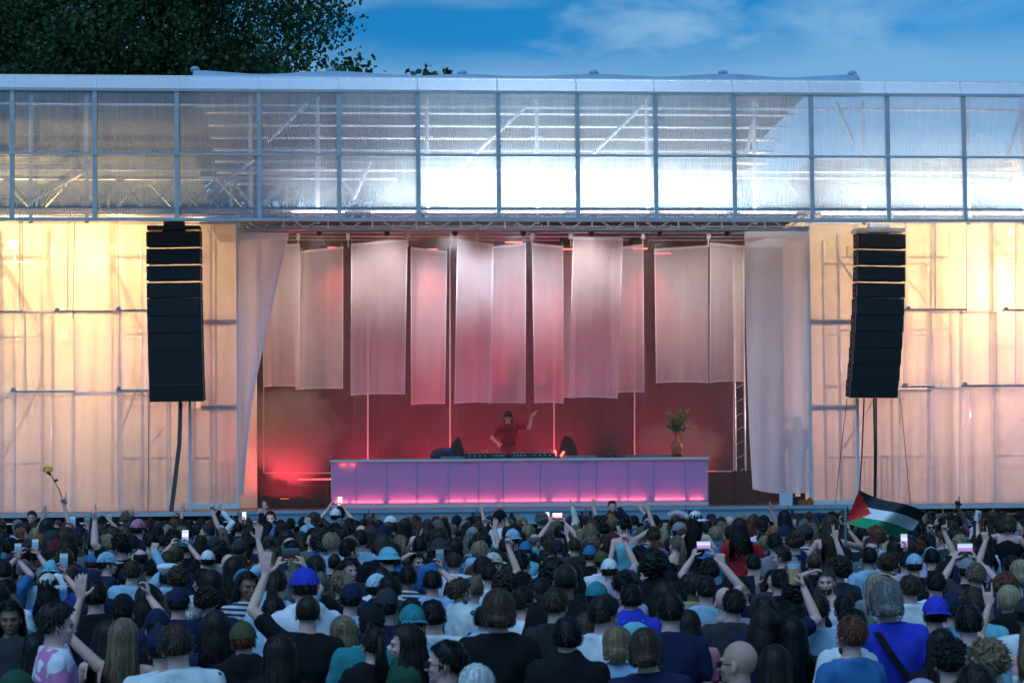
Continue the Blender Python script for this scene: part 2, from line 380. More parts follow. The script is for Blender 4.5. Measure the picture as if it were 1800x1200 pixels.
bk = MB(); bk.box((3.6, 44.6, .8), (34, .04, 1.55)); bk.build('under_stage_drape', DARK, st)
# subwoofers under the stage and led sign
for i, (px, w) in enumerate(((740, 1.05), (1175, .95))):
    q = P(px, 905, 43.4); t = thing('subwoofer', (q.x, 43.4, 0), ('black subwoofer cabinet in front of the stage edge, left of centre' if i == 0 else 'black subwoofer cabinet below the stage edge, near the hand fan'), 'subwoofer', 'subwoofers along the stage front')
    b = MB(); b.box((q.x, 43.45, .78), (w, .7, 1.5)); b.build('cabinet', BLACK, t)
    b = MB(); b.box((q.x, 43.09, .78), (w-.06, .02, 1.42)); b.build('grille', BLACKM, t)
q = P(1437, 901, 43.6); t = thing('led_sign', (q.x, 43.6, 1.4), 'long black LED ticker sign with tiny yellow-green marks under the stage edge', 'sign')
b = MB(); b.box((q.x, 43.62, ZD-.235), (1.06, .06, .13)); b.build('housing', BLACK, t)
r_ = random.Random(4); b = MB()
for i in range(26):
    if r_.random() < .8: b.box((q.x-.46+.018*i, 43.585, ZD-.235), (.011, .006, r_.choice((.02, .03, .028))))
for dx in (.3, .32, .36): b.box((q.x+dx-.1, 43.585, ZD-.235), (.012, .006, .025))
b.build('lit_marks', emis('lit_yellow_green', (.75, 1, .2), .9), t)

# ---- FASCIA: posts, beams, twin-wall panels
fa = thing('roof_fascia', (3.6, YF, 8.1), 'long translucent polycarbonate roof fascia with steel grid frame above the stage', 'roof fascia')
PX = [-120, 22, 167, 311, 456, 596, 735, 876, 1015, 1152, 1290, 1426, 1560, 1694, 1830]
rows = [(156, 271), (271, 360), (360, 387)]
def LX(px): return P(px, 271, YF).x
Z0, Z1, Z2, Z3, ZT = 8.14, 8.40, 9.565, 10.97, 11.33
XL, XR = LX(PX[0]), LX(PX[-1])
GREYB = mat('blue_grey_frame', (.56, .56, .58), .5, .2, var=.1)
for px in PX:
    x = LX(px); b = MB(); b.box((x, YF-.03, (Z0+Z3)/2), (.095, .06, Z3-Z0)); b.box((x, YF+.03, (Z0+Z3)/2), (.06, .05, Z3-Z0))
    for z in (8.2, 8.85, 10.2, 10.9): 
        for dx in (-.03, .03): b.box((x+dx, YF-.065, z), (.014, .012, .014))
    b.build('post', GREYB, fa)
for z, h, nm in ((Z0, .07, 'bottom_rail'), (Z1, .035, 'lower_tube'), (Z2, .055, 'middle_rail'), (Z3, .06, 'top_rail')):
    b = MB()
    if 'tube' in nm: b.tube((XL, YF+.06, z), (XR, YF+.06, z), .028)
    else: b.box(((XL+XR)/2, YF-.035, z), (XR-XL, .085, h))
    b.build(nm, GREYB, fa)
for a, b_ in zip(PX[:-1], PX[1:]):
    x0, x1 = LX(a)+.035, LX(b_)-.035
    for (z0, z1) in ((Z0+.03, Z2-.02), (Z2+.02, Z3-.02)):
        w, h = x1-x0, z1-z0; m = MB()
        m.add([(-w/2, 0, -h/2), (w/2, 0, -h/2), (w/2, 0, h/2), (-w/2, 0, h/2)], [(0, 1, 2, 3)])
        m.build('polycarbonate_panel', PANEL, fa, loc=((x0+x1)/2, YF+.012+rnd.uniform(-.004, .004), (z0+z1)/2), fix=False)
    m = MB(); w = x1-x0+.04
    m.add([(-w/2, -.12, -.19), (w/2, -.12, -.19), (w/2, .14, .19), (-w/2, .14, .19)], [(0, 1, 2, 3)])
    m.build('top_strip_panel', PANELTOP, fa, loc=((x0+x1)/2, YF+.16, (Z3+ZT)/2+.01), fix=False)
    b = MB(); b.tube((x1+.035, YF+.04, Z3), (x1+.035, YF+.3, ZT), .018, 6); b.build('strip_joint', WHITEP, fa)
b = MB(); b.tube((XL, YF+.31, ZT+.01), (XR, YF+.31, ZT+.01), .022); b.build('ridge_tube', WHITEP, fa)
# diagonal braces and rear posts directly behind the panels
rf = thing('roof_truss', (3.6, 45, 8.2), 'steel roof scaffold with white diagonal braces and lattice beams inside the fascia', 'roof truss')
WSTEEL = mat('bright_steel', (.74, .76, .78), .35, .5, var=.08)
for a, b_ in (((470, 250), (541, 181)), ((742, 356), (926, 186)), ((958, 352), (1130, 185)), ((352, 352), (446, 280)), ((1190, 356), (1290, 300)), ((1768, 285), (1796, 195)), ((1312, 270), (1330, 182)), ((620, 352), (650, 285)), ((55, 352), (150, 300)), ((1470, 180), (1500, 250))):
    m = MB(); m.tube(P(*a, 44.1), P(*b_, 44.1), .045); m.build('diagonal_brace', WSTEEL, rf)
for px in (54, 152, 440, 558, 750, 943, 1137, 1325, 1517, 1700, 1797):
    m = MB(); q = P(px, 200, 44.25); m.tube((q.x, 44.25, Z0), (q.x, 44.25, Z3), .045)
    for z in (9.4, 10.1): m.tube((q.x-.14, 44.25, z), (q.x+.14, 44.25, z), .012)
    m.tube((q.x, 44.25, 9.75), (q.x, 44.25, 9.83), .052)
    m.build('standard', WSTEEL, rf)
for z, y in ((10.75, 44.15), (9.35, 44.3), (8.45, 44.4)):
    m = MB(); m.tube((XL, y, z), (XR, y, z), .034); m.build('ledger', WSTEEL, rf)
# lattice beams running along the roof
def lattice(x0, x1, y, z0, z1, step, m, nm, par, r=.03, rb=.018, flip=0):
    b = MB(); b.tube((x0, y, z0), (x1, y, z0), r); b.tube((x0, y, z1), (x1, y, z1), r)
    n = max(1, int(abs(x1-x0)/step)); s = (x1-x0)/n
    for i in range(n):
        xa = x0+i*s
        if (i+flip) % 2: b.tube((xa, y, z0), (xa+s, y, z1), rb, 6)
        else: b.tube((xa, y, z1), (xa+s, y, z0), rb, 6)
        if i % 2 == 0: b.tube((xa, y, z0), (xa, y, z1), rb, 6)
    return b.build(nm, m, par, smooth='auto')
lattice(XL, LX(700), 45.6, 8.55, 9.35, .62, STEEL, 'lattice_beam', rf, .045, .032)
lattice(LX(1250), XR, 45.6, 8.6, 9.4, .66, STEEL, 'lattice_beam', rf, .045, .032, 1)
lattice(XL, LX(560), 47.2, 8.7, 9.6, .8, STEEL, 'lattice_beam', rf, .04, .028, 1)
#lattice(LX(560), LX(1420), 45.0, 7.74, 8.06, .35, STEEL, 'lattice_beam', rf, .028, .014)
lattice(LX(418), LX(1423), 43.9, 7.97, 8.32, .47, WSTEEL, 'lattice_beam', rf, .03, .02)
# slanted light-pink tarp edge inside
# purlins (horizontal roof slats) lit from below, dark roof sheet behind
xa, xb = LX(352), LX(1424)
for i in range(7):
    m = MB(); yy = 45.2+i*.75; z = 10.92-.0*i+.0; z = 10.80-.16*i
    m.tube((xa+rnd.uniform(0, .4)*0, yy, z), (xb, yy, z), .036); m.build('purlin', WSTEEL, rf)
rs = thing('roof_sheet', (3.6, 51, 9.6), 'dark blue tarpaulin roof sheet over the middle of the stage', 'roof sheet')
m = MB(); m.box((0, 0, 0), (xb-xa+.6, .02, 1.35)); o = m.build('back_sheet', mat('dark_blue_tarpaulin', (.035, .075, .13), .6, var=.3, vscale=2, bump=.3, bscale=4), rs, loc=((xa+xb)/2, 51.2, 10.3))
m = MB(); m.add([(xa-.2, 44.6, 11.2), (xb+.2, 44.6, 11.2), (xb+.2, 51.2, 11.0), (xa-.2, 51.2, 11.0)], [(0, 1, 2, 3)]); m.build('top_sheet', MATS['dark_blue_tarpaulin'], rs)
# ceiling over the playing area, black
m = MB(); m.box(((xa+xb)/2, 48.9, 8.38), (xb-xa, 7.6, .03)); m.build('ceiling_sheet', DARK, rs)
for xa_, xb_ in ((XL-1, xa-.2), (xb+.2, XR+1)):      # added unseen sheets that keep flood light off the upper panels
    m = MB(); m.add([(xa_, 44.5, 9.66), (xb_, 44.5, 9.66), (xb_, 51.2, 9.2), (xa_, 51.2, 9.2)], [(0, 1, 2, 3)]); m.build('light_block_sheet', MATS['dark_blue_tarpaulin'], rs)
# ridge tarp: sagging between humps
rt = thing('ridge_tarpaulin', (3.6, 44.4, 11.0), 'pale blue tarpaulin ridge with knotted humps sagging along the top of the roof', 'tarpaulin')
hump = [(343, 124), (462, 130.5), (582, 125), (735, 133), (812, 130), (925, 134.5), (1043, 130), (1155, 135), (1270, 130), (1383, 136.5), (1497, 131.5), (1503, 140)]
TARP = mat('pale_blue_tarpaulin', (.30, .44, .58), .5, var=.12, vscale=2, bump=.4, bscale=3)
mb = MB(); vs = []; n = 0
for i in range(len(hump)-1):
    (x0, y0), (x1, y1) = hump[i], hump[i+1]
    for k in range(6):
        u = k/6; uu = u*u*(3-2*u); vs.append((x0+(x1-x0)*u, y0+(y1-y0)*(uu if i % 2 == 0 else uu)))
vs.append(hump[-1]); pts = []
for (x, y) in vs:
    q = P(x, y, 44.5); pts += [(q.x, 44.5, q.z), (q.x, 44.02, q.z-.10), (q.x, 43.98, 10.99)]
fs = []
for i in range(len(vs)-1): fs += [(3*i, 3*i+3, 3*i+4, 3*i+1), (3*i+1, 3*i+4, 3*i+5, 3*i+2)]
mb.add(pts, fs); mb.build('sheet', TARP, rt, smooth=True, fix=False)
for x, y in hump[0:11:2]:
    q = P(x, y, 44.5); b = MB(); b.ell((q.x, 44.45, q.z+.01), (.11, .1, .07)); b.tube((q.x, 44.45, q.z-.3), (q.x, 44.45, q.z), .05); b.build('hump', TARP, rt, smooth=True)

# ---- white strip lamps inside the fascia
for i, (px, ln, pw) in enumerate(((560, 1.2, .10), (690, 1.0, .35), (810, 1.5, 1.6), (935, 1.5, 1.7), (1080, 1.6, 1.7), (1220, 1.5, 1.1), (1350, 1.3, .4), (1500, 1.5, .5), (1630, 1.6, .6), (1765, 1.5, .5))):
    q = P(px, 366, 44.12)
    t = thing('strip_light', (q.x, 44.12, 8.3), 'lit white strip lamp, %s' % ('far left one near the roof corner', 'just left of the middle brace', 'left of the first long brace foot', 'at the foot of the second long brace', 'in the centre bay', 'right of centre', 'above the small roof lattice', 'right above the right speaker array', 'right of the right speaker array', 'at the right edge of the picture')[i], 'strip light', 'white strip lamps inside the roof fascia')
    b = MB(); b.box((q.x, 44.12, 8.30), (ln, .14, .08)); b.build('housing', ALU, t)
    b = MB(); b.box((q.x, 44.12, 8.37), (ln*.96, .1, .05)); b.build('lit_tube', E_WHITE, t)
    lamp('strip_lamp', 'AREA', (q.x, 44.12, 8.43), 58*pw, (.90, .96, 1), ln, t, rot=(0, -.25, 1), size_y=.12)

# ---- SCRIM WALLS left and right
def pole(mb, px0, px1, py, Y):
    mb.tube(P(px0, py, Y), P(px1, py, Y), .025)
    for px in (px0+6,): q = P(px, py, Y); mb.box(q+Vector((0, -.02, .03)), (.09, .07, .08))
SCW = []
def cloth(i, x0, x1, y0, y1, Y, label, m=SCRIM, poles=None, cat='scrim', grp='white mesh cloths hung on the side scaffolds', fold=.05, skew=0, nx=12, hem=0):
    q = [P(x0, y0, Y), P(x1, y0, Y), P(x1+skew, y1, Y), P(x0-skew, y1, Y)]
    t = thing('mesh_cloth', ((q[0].x+q[1].x)/2, Y, q[2].z), label, cat, grp)
    sheet('cloth', q, m, t, nx=nx, nz=10, fold=fold, freq=2.2, seed=i, hem=hem)
    if poles:
        mb = MB(); pole(mb, poles[0], poles[1], poles[2], Y-.05); mb.build('pole', STEEL, t, smooth='auto')
    return t
cl = [ # x0,x1,y0,y1,Y,pole
 (-90, 40, 388, 545, 45.30, None, 'top tier white mesh cloth at the far left edge'),
 (34, 122, 388, 548, 45.36, None, 'top tier white mesh cloth, second from the left edge'),
 (118, 208, 389, 549, 45.28, None, 'top tier white mesh cloth, third from the left edge'),
 (200, 300, 390, 548, 45.34, None, 'top tier white mesh cloth just left of the left speaker array'),
 (284, 372, 391, 700, 45.42, None, 'tall white mesh cloth behind the left speaker array'),
 (-90, 46, 546, 700, 45.24, (-60, 38, 547), 'middle tier cloth at the left edge hung from a short steel pole'),
 (40, 135, 548, 690, 45.32, None, 'middle tier cloth between the left edge and the first long pole'),
 (128, 212, 547, 690, 45.22, (95, 200, 547), 'middle tier cloth under the long pole left of the speaker array'),
 (204, 300, 546, 690, 45.30, (203, 258, 545), 'middle tier cloth beside the left speaker array'),
 (-90, 30, 690, 903, 45.20, None, 'bottom tier cloth at the far left edge'),
 (26, 132, 686, 903, 45.12, (18, 130, 687), 'bottom tier cloth hung from the low left pole, above the dark-haired steward'),
 (126, 214, 690, 903, 45.18, None, 'bottom tier cloth above the flower'),
 (206, 300, 686, 901, 45.10, (203, 262, 685), 'bottom tier cloth below and left of the left speaker array'),
 (292, 345, 690, 898, 45.16, None, 'narrow bottom tier cloth behind the left speaker cable'),
 (1500, 1596, 392, 700, 45.46, None, 'tall mesh cloth behind the right speaker array'),
 (1590, 1645, 390, 545, 45.30, None, 'top tier cloth immediately right of the right speaker array'),
 (1636, 1704, 390, 545, 45.36, None, 'top tier cloth, second right of the right speaker array'),
 (1698, 1745, 390, 548, 45.28, None, 'narrow top tier cloth near the right edge'),
 (1738, 1790, 390, 675, 45.34, None, 'tall cloth pulled inward near the right edge, top tier'),
 (1784, 1900, 390, 676, 45.22, None, 'top tier cloth at the far right edge'),
 (1588, 1636, 545, 680, 45.24, (1590, 1700, 544), 'middle tier cloth hung right of the right speaker array'),
 (1630, 1692, 546, 690, 45.30, None, 'middle tier cloth second right of the right speaker array'),
 (1686, 1752, 548, 690, 45.26, (1762, 1840, 545), 'middle tier cloth near the right edge'),
 (1580, 1636, 684, 886, 45.14, (1585, 1643, 679), 'bottom tier cloth with a short pole right of the right speaker array'),
 (1500, 1586, 690, 886, 45.20, None, 'bottom tier cloth directly below the right speaker array'),
 (1630, 1692, 680, 886, 45.18, None, 'bottom tier cloth to the right above the black bucket of tubes'),
 (1686, 1750, 678, 885, 45.12, (1690, 1800, 677), 'bottom tier cloth second from the right edge'),
 (1744, 1900, 678, 885, 45.2, None, 'bottom tier cloth at the far right edge'),
]
cl = [c if 'black bucket' not in c[6] else c[:6]+('bottom tier cloth right of the flag, above the blue bucket hat',) for c in cl]
for i, c in enumerate(cl):
    cloth(i+1, c[0], c[1], c[2], c[3], c[4], c[6], SCRIM if i % 3 else SCRIM2, c[5], hem=.03 if i % 2 else .02)
# framed cloths beside the opening
for (x0, x1, xb0, side) in ((353, 418, 334, 'left'), (1423, 1508, 1423, 'right')):
    Y = 45.0
    t = thing('framed_cloth', (P((x0+x1)/2, 890, Y).x, Y, ZD), 'tall white framed mesh panel at the %s side of the stage opening' % side, 'framed panel', 'tall framed mesh panels beside the opening')
    yb = 892 if side == 'left' else 886
    sheet('cloth', [P(x0, 392, Y), P(x1, 392, Y), P(x1, 715, Y), P(x0, 715, Y)], SCRIM2, t, nx=8, nz=8, fold=.02, seed=60+x0)
    sheet('cloth', [P(xb0, 717, Y), P(x1, 717, Y), P(x1, yb, Y), P(xb0, yb, Y)], SCRIM2, t, nx=8, nz=8, fold=.02, seed=61+x0)
    def bar(a, b_, w, nm='frame_bar', m=WHITEP):
        k = MB(); A, B = P(*a, Y-.04), P(*b_, Y-.04)
        if abs(a[0]-b_[0]) < 3: k.box(((A.x+B.x)/2, Y-.04, (A.z+B.z)/2), (w, .05, abs(A.z-B.z)))
        else: k.box(((A.x+B.x)/2, Y-.035, (A.z+B.z)/2), (abs(A.x-B.x)+w, .05, w))
        return k.build(nm, m, t)
    xe = x1 if side == 'left' else x0; xo = xb0 if side == 'left' else x1
    bar((xe, 392), (xe, yb), .05 if side == 'left' else .08); bar((xo, 700), (xo, yb), .06); bar((xb0, yb-3), (x1, yb-3), .12); bar((x0, 392), (x1, 392), .05)
    for py in (566, 716):
        a, b_ = (P(x0, py, Y), P(x1, py, Y)); k = MB(); k.box(((a.x+b_.x)/2, Y+.075, a.z), (b_.x-a.x, .02, .12)); o = k.build('perforated_plate', ALU, t)
        h = MB(); n = 8
        for j in range(n): 
            for dz in (-.025, .025): h.box((a.x+(b_.x-a.x)*(j+.5)/n+(j % 2)*.03, Y+.06, a.z+dz), (.03, .012, .03))
        h.build('plate_hole', DARK, t)
# leg curtains
t = thing('leg_curtain', (P(450, 870, 44.7).x, 44.7, ZD), 'white voile leg curtain swept to the left edge of the stage opening', 'curtain', 'leg curtains at the sides of the opening')
Y = 44.75; mb = MB(); vs = []; edge = [(410, 507), (470, 494), (540, 478), (600, 464), (660, 451), (720, 441), (790, 433), (868, 427)]
top = [(y, x) for y, x in edge]; nx = 9
for y, xr in edge:
    for i in range(nx+1):
        u = i/nx; q = P(418+(xr-418)*u, y, Y+.05*math.sin(u*9+y*.004)+.02*math.sin(u*23)*(y/800)); vs.append(q)
mb.add(vs, [(j*(nx+1)+i, j*(nx+1)+i+1, (j+1)*(nx+1)+i+1, (j+1)*(nx+1)+i) for j in range(len(edge)-1) for i in range(nx)])
mb.build('cloth', LEG, t, smooth=True, fix=False)
hb = MB()
for j in range(len(edge)-1):
    a, b_ = edge[j], edge[j+1]; hb.add([P(a[1]-5, a[0], Y-.03), P(a[1]+1, a[0], Y-.03), P(b_[1]+1, b_[0], Y-.03), P(b_[1]-5, b_[0], Y-.03)], [(0, 1, 2, 3)])
hb.add([P(418, 409, Y-.05), P(507, 410, Y-.05), P(504, 421, Y-.05), P(418, 421, Y-.05)], [(0, 1, 2, 3)])
hb.build('hem', HEM, t, fix=False)
t = thing('leg_curtain', (P(1366, 870, 44.7).x, 44.7, ZD), 'wide white voile leg curtain hanging at the right of the opening', 'curtain', 'leg curtains at the sides of the opening')
mb = MB(); vs = []; nx, nz = 14, 18
for j in range(nz+1):
    v = j/nz
    for i in range(nx+1):
        u = i/nx; xl = 1309+5*v+9*v**3; px = xl+(1423-xl)*u
        py = 406+(860-406)*v + (10*math.sin(math.pi*(u*.9+.1))-4+10*u**3)*v**4
        vs.append(P(px, py, 44.75+.05*math.sin(u*8+1+v)+.04*v*math.sin(u*17+3*v)))
mb.add(vs, [(j*(nx+1)+i, j*(nx+1)+i+1, (j+1)*(nx+1)+i+1, (j+1)*(nx+1)+i) for j in range(nz) for i in range(nx)])
mb.build('cloth', LEG, t, smooth=True, fix=False)
hb = MB(); hb.add([P(1309, 405, 44.68), P(1423, 405, 44.68), P(1423, 417, 44.68), P(1309, 417, 44.68)], [(0, 1, 2, 3)]); hb.build('hem', HEM, t, fix=False)

# ---- hanging banners over the DJ
bn = [ # x top l, r, y top l, r ; x bottom l, r, y bottom ; Y ; label
 (459, 527, 432, 428, 462, 527, 680, 47.2, 'brownish voile banner, leftmost of the hanging row'),
 (528, 603, 441, 433, 520, 603, 683, 48.4, 'dim purple voile banner with a red-lit right edge, second from left'),
 (617, 716, 428, 420, 615, 711, 693, 46.3, 'wide pale banner, third from left in the hanging row'),
 (722, 786, 434, 441, 722, 783, 710, 47.3, 'voile banner with a red glow at its top, fourth from left'),
 (804, 867, 421, 428, 799, 864, 708, 46.3, 'pale pink banner above and left of the DJ'),
 (866, 925, 433, 427, 858, 925, 709, 46.8, 'pink banner directly above the DJ, tucked behind its pale neighbour'),
 (935, 990, 427, 432, 940, 990, 709, 46.9, 'narrow pink banner just right of the DJ'),
 (988, 1012, 436, 436, 985, 1010, 700, 48.6, 'sliver of a rear red-lit banner right of centre'),
 (1007, 1095, 416, 418, 999, 1085, 700, 46.1, 'widest pale banner right of centre with bright hem'),
 (1072, 1131, 436, 429, 1076, 1133, 690, 47.2, 'pink banner half hidden behind the widest pale banner'),
 (1150, 1245, 437, 431, 1153, 1245, 673, 47.4, 'wide mauve banner, third from the right'),
 (1248, 1309, 426, 432, 1247, 1309, 671, 47.0, 'brownish banner at the right end of the hanging row'),
]
for i, (a, b_, ya, yb, c, d_, yc, Y, lab) in enumerate(bn):
    t = thing('banner', (P((a+b_)/2, yc, Y).x, Y, P(a, yc, Y).z), lab, 'banner', 'voile banners hanging over the DJ desk')
    sheet('cloth', [P(a, ya, Y), P(b_, yb, Y), P(d_, yc, Y), P(c, yc+rnd.uniform(-1, 2), Y)], BANNER, t, nx=16, nz=14, fold=.045, freq=2.6, seed=100+i, hem=.028, sag=-.02)
    k = MB()
    for x, y in ((a+2, ya), (b_-2, yb)):
        q = P(x, y, Y); k.tube(q+Vector((0, 0, .01)), (q.x, Y, 7.95), .006, 5); k.ell(q+Vector((0, -.01, .05)), .022, 8, 6)
    k.build('hanging_cord', STEEL, t)
# backdrop gauze panels
for i, (a, b_, yb) in enumerate(((462, 648, 832), (622, 806, 834), (790, 975, 833), (955, 1134, 831), (1114, 1291, 829))):
    Y = 50.2 + (.06 if i % 2 else 0)
    t = thing('backdrop_cloth', (P((a+b_)/2, yb, Y).x, Y, ZD), 'dark grey gauze backdrop panel, %s' % ('leftmost, behind the red smoke', 'second from left, left of the black monitor', 'middle one directly behind the DJ', 'fourth, right of the DJ', 'rightmost, behind the vase')[i], 'backdrop', 'gauze backdrop panels behind the DJ')
    sheet('cloth', [P(a, 400, Y), P(b_, 400, Y), P(b_, yb, Y), P(a, yb, Y)], GAUZE, t, nx=8, nz=8, fold=.02, seed=200+i, hem=.035)
bw = MB(); bw.box((3.6, 52.6, 5.2), (16.5, .05, 6.8)); tag(bw.build('rear_drape', mat('dark_rear_drape', (.04, .032, .042), .9, bump=.5, bscale=3, stretch=(6, 1, .3))), 'black rear drape closing the back of the stage', 'drape')

# ---- trusses over the opening
tr = thing('opening_truss', (3.6, 45.5, 7.6), 'horizontal steel tubes and small truss rungs along the top of the stage opening', 'truss')
for (px0, px1, py, Y, r) in ((430, 1422, 399.5, 44.2, .04), (430, 1425, 408, 46.5, .03), (500, 1425, 415, 47.5, .03), (430, 1310, 421, 48.8, .026), (560, 1300, 425, 50, .026)):
    m = MB(); m.tube(P(px0, py, Y), P(px1, py+.8, Y), r); m.build('tube', STEEL, tr)
for px in (432, 470, 497, 503, 520, 600, 692, 730, 843, 905, 952, 1065, 1122, 1180, 1235, 1290, 1345, 1382):
    m = MB(); q = P(px, 398, 44.0); m.tube((q.x, 44.0, 8.1), (q.x+rnd.choice((-.07, .07, 0)), 44.1, 7.97), .018, 6); m.build('rung', WSTEEL, tr)
for px in (524, 612, 717, 793, 838, 935, 1003, 1130, 1245, 1312):
    m = MB(); q = P(px, 415, 46.6); m.box(q, (.09, .12, .14)); m.tube(q, q+Vector((0, 0, -.25)), .012, 6); m.build('hook_clamp', ALU, tr)

# ---- red LED bars up in the truss
for i, (px, py, w, Y) in enumerate(((754, 439, .40, 48.0), (903, 426.5, .40, 48.0), (1002, 438.5, .38, 48.0), (1124, 437.5, .38, 48.0), (590, 436, .38, 49.2), (1165, 446, .38, 49.2))):
    q = P(px, py, Y)
    t = thing('moving_light', (q.x, Y, q.z), 'black stage light with a red glowing line, %s' % ('above the fourth banner', 'above the banner over the DJ', 'behind the widest pale banner, left one', 'behind the widest pale banner, right one', 'behind the second banner', 'behind the wide mauve banner')[i], 'stage light', 'red stage lights under the roof')
    b = MB(); b.box(q+Vector((0, .1, .16)), (w, .3, .28)); b.tube(q+Vector((-w/2-.03, .1, .1)), q+Vector((-w/2-.03, .1, .5)), .02, 6); b.tube(q+Vector((w/2+.03, .1, .1)), q+Vector((w/2+.03, .1, .5)), .02, 6); b.build('housing', BLACK, t)
    b = MB(); b.box(q+Vector((0, -.06, 0)), (w, .03, .03)); b.build('red_strip', E_RED, t)
    lamp('red_spot', 'SPOT', q+Vector((0, .0, -.06)), 120, (1, .045, .05), .1, t, rot=(.05, -.5, -1), spot=70, blend=1)
# added white wash lights, hidden at the front truss, that brighten the banners
for i, px in enumerate((560, 680, 800, 920, 1040, 1160, 1280)):
    q = P(px, 396, 44.35); q.z = 8.0
    t = thing('added_wash_light', q, 'small added white wash light at the front truss, %s' % ('leftmost', 'second from left', 'third from left', 'above the DJ', 'right of centre', 'second from right', 'rightmost')[i], 'wash light', 'added white wash lights along the front truss')
    b = MB(); b.tube(q+Vector((0, -.05, .05)), q+Vector((0, .12, -.05)), .07, 10); b.build('housing', BLACK, t)
    b = MB(); b.tube(q+Vector((0, .121, -.05)), q+Vector((0, .125, -.053)), .055, 10); b.build('lit_lens', E_WHITE, t)
    lamp('added_wash_lamp', 'SPOT', q+Vector((0, .16, -.07)), (270 if i not in (2, 3) else 400), ((1, .82, .82) if i not in (2, 3) else (.84, .86, 1)), .08, t, rot=(0, 1, -.42), spot=66, blend=1)
# red uplights along the floor behind the desk
for i, (px, pw) in enumerate(((640, 130), (760, 210), (870, 190), (985, 150), (1165, 150), (1230, 90))):
    q = P(px, 880, 49.4); q.z = ZD
    t = thing('floor_uplight', q, 'red floor uplight behind the desk, %s' % ('far left one', 'behind the left monitor', 'behind the DJ', 'right of the DJ', 'left of the vase', 'right of the vase')[i], 'uplight', 'red uplights on the floor behind the desk')
    b = MB(); b.box(q+Vector((0, 0, .12)), (.3, .2, .2)); b.build('housing', BLACK, t)
    b = MB(); b.box(q+Vector((0, 0.02, .235)), (.26, .14, .02)); b.build('lens', E_RED, t)
    lamp('red_uplight', 'SPOT', q+Vector((0, .05, .28)), pw*(2.6 if i in (0, 4, 5) else 2.5), (1, .03, .10), .12, t, rot=(0, .6 if i in (0, 4, 5) else -.55, 1), spot=90, blend=1)
    if i in (1, 2, 3): lamp('red_uplight', 'SPOT', q+Vector((0, .05, .28)), 330, (1, .03, .07), .12, t, rot=(0, .5, 1), spot=100, blend=1)

# ---- DJ desk
YD = 46.5; XA, XB = P(583, 850, YD).x, P(1244, 850, YD).x; ZT2 = 2.93
dk = thing('dj_desk', ((XA+XB)/2, YD, ZD), 'long DJ desk of frosted panels coloured skylight blue and lit pink from below', 'dj desk')
seams = [583, 626, 681, 733, 789, 841, 885, 950, 1018, 1049, 1104, 1150, 1205, 1244]
for a, b_ in zip(seams[:-1], seams[1:]):
    x0, x1 = P(a, 850, YD).x+.006, P(b_, 850, YD).x-.006; h = ZT2-.06-(ZD+.1)
    m = MB(); m.add([(-(x1-x0)/2, 0, -h/2), ((x1-x0)/2, 0, -h/2), ((x1-x0)/2, 0, h/2), (-(x1-x0)/2, 0, h/2)], [(0, 1, 2, 3)])
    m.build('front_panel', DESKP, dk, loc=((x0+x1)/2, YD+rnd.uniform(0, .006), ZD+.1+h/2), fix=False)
    m = MB(); m.box((x1+.006, YD+.03, ZD+.62), (.022, .03, 1.0)); m.build('upright', mat('clear_upright', (.45, .5, .6), .3, var=.05), dk)
m = MB(); m.box(((XA+XB)/2, YD+.47, ZT2-.03), (XB-XA+.06, 1.05, .06)); m.build('top', mat('white_laminate', (.75, .77, .80), .35), dk)
m = MB(); m.box(((XA+XB)/2, YD-.01, ZD+.04), (XB-XA+.02, .08, .08)); m.build('plinth', MATS['white_laminate'], dk)
for x in (XA, XB):
    m = MB(); m.box((x, YD+.47, ZD+.6), (.03, .9, 1.0)); m.build('end_panel', MATS['white_laminate'], dk)
m = MB(); m.box(((XA+XB)/2, YD+.85, ZD+.55), (XB-XA-.1, .02, 1.0)); m.build('bounce_board', mat('white_bounce', (.7, .7, .74), .7), dk)  # added unseen reflector that bounces the LED light onto the panels
for a, b_ in ((588, 612), (618, 673), (684, 770), (784, 815), (820, 872), (880, 960), (971, 1014), (1020, 1085), (1092, 1136), (1151, 1205), (1213, 1236)):
    x0, x1 = P(a, 880, YD).x, P(b_, 880, YD).x; m = MB(); m.box(((x0+x1)/2, YD+.05, ZD+.15), (x1-x0, .03, .035)); m.build('led_strip', emis('lit_pink_led', (1, .10, .16), 9) if False else E_PINK, dk)
    lamp('led_glow', 'AREA', ((x0+x1)/2, YD+.10, ZD+.17), 2.2*(x1-x0), (1, .06, .12), x1-x0, dk, rot=(0, .15, 1), size_y=.05)
for a in (603, 621, 804, 823, 1007, 1024):
    q = P(a, 811, YD); m = MB(); m.box((q.x, YD+.06, ZT2-.12), (.16 if a < 700 else .12, .03, .06)); m.build('bracket', E_RED if a < 700 else BLACK, dk)
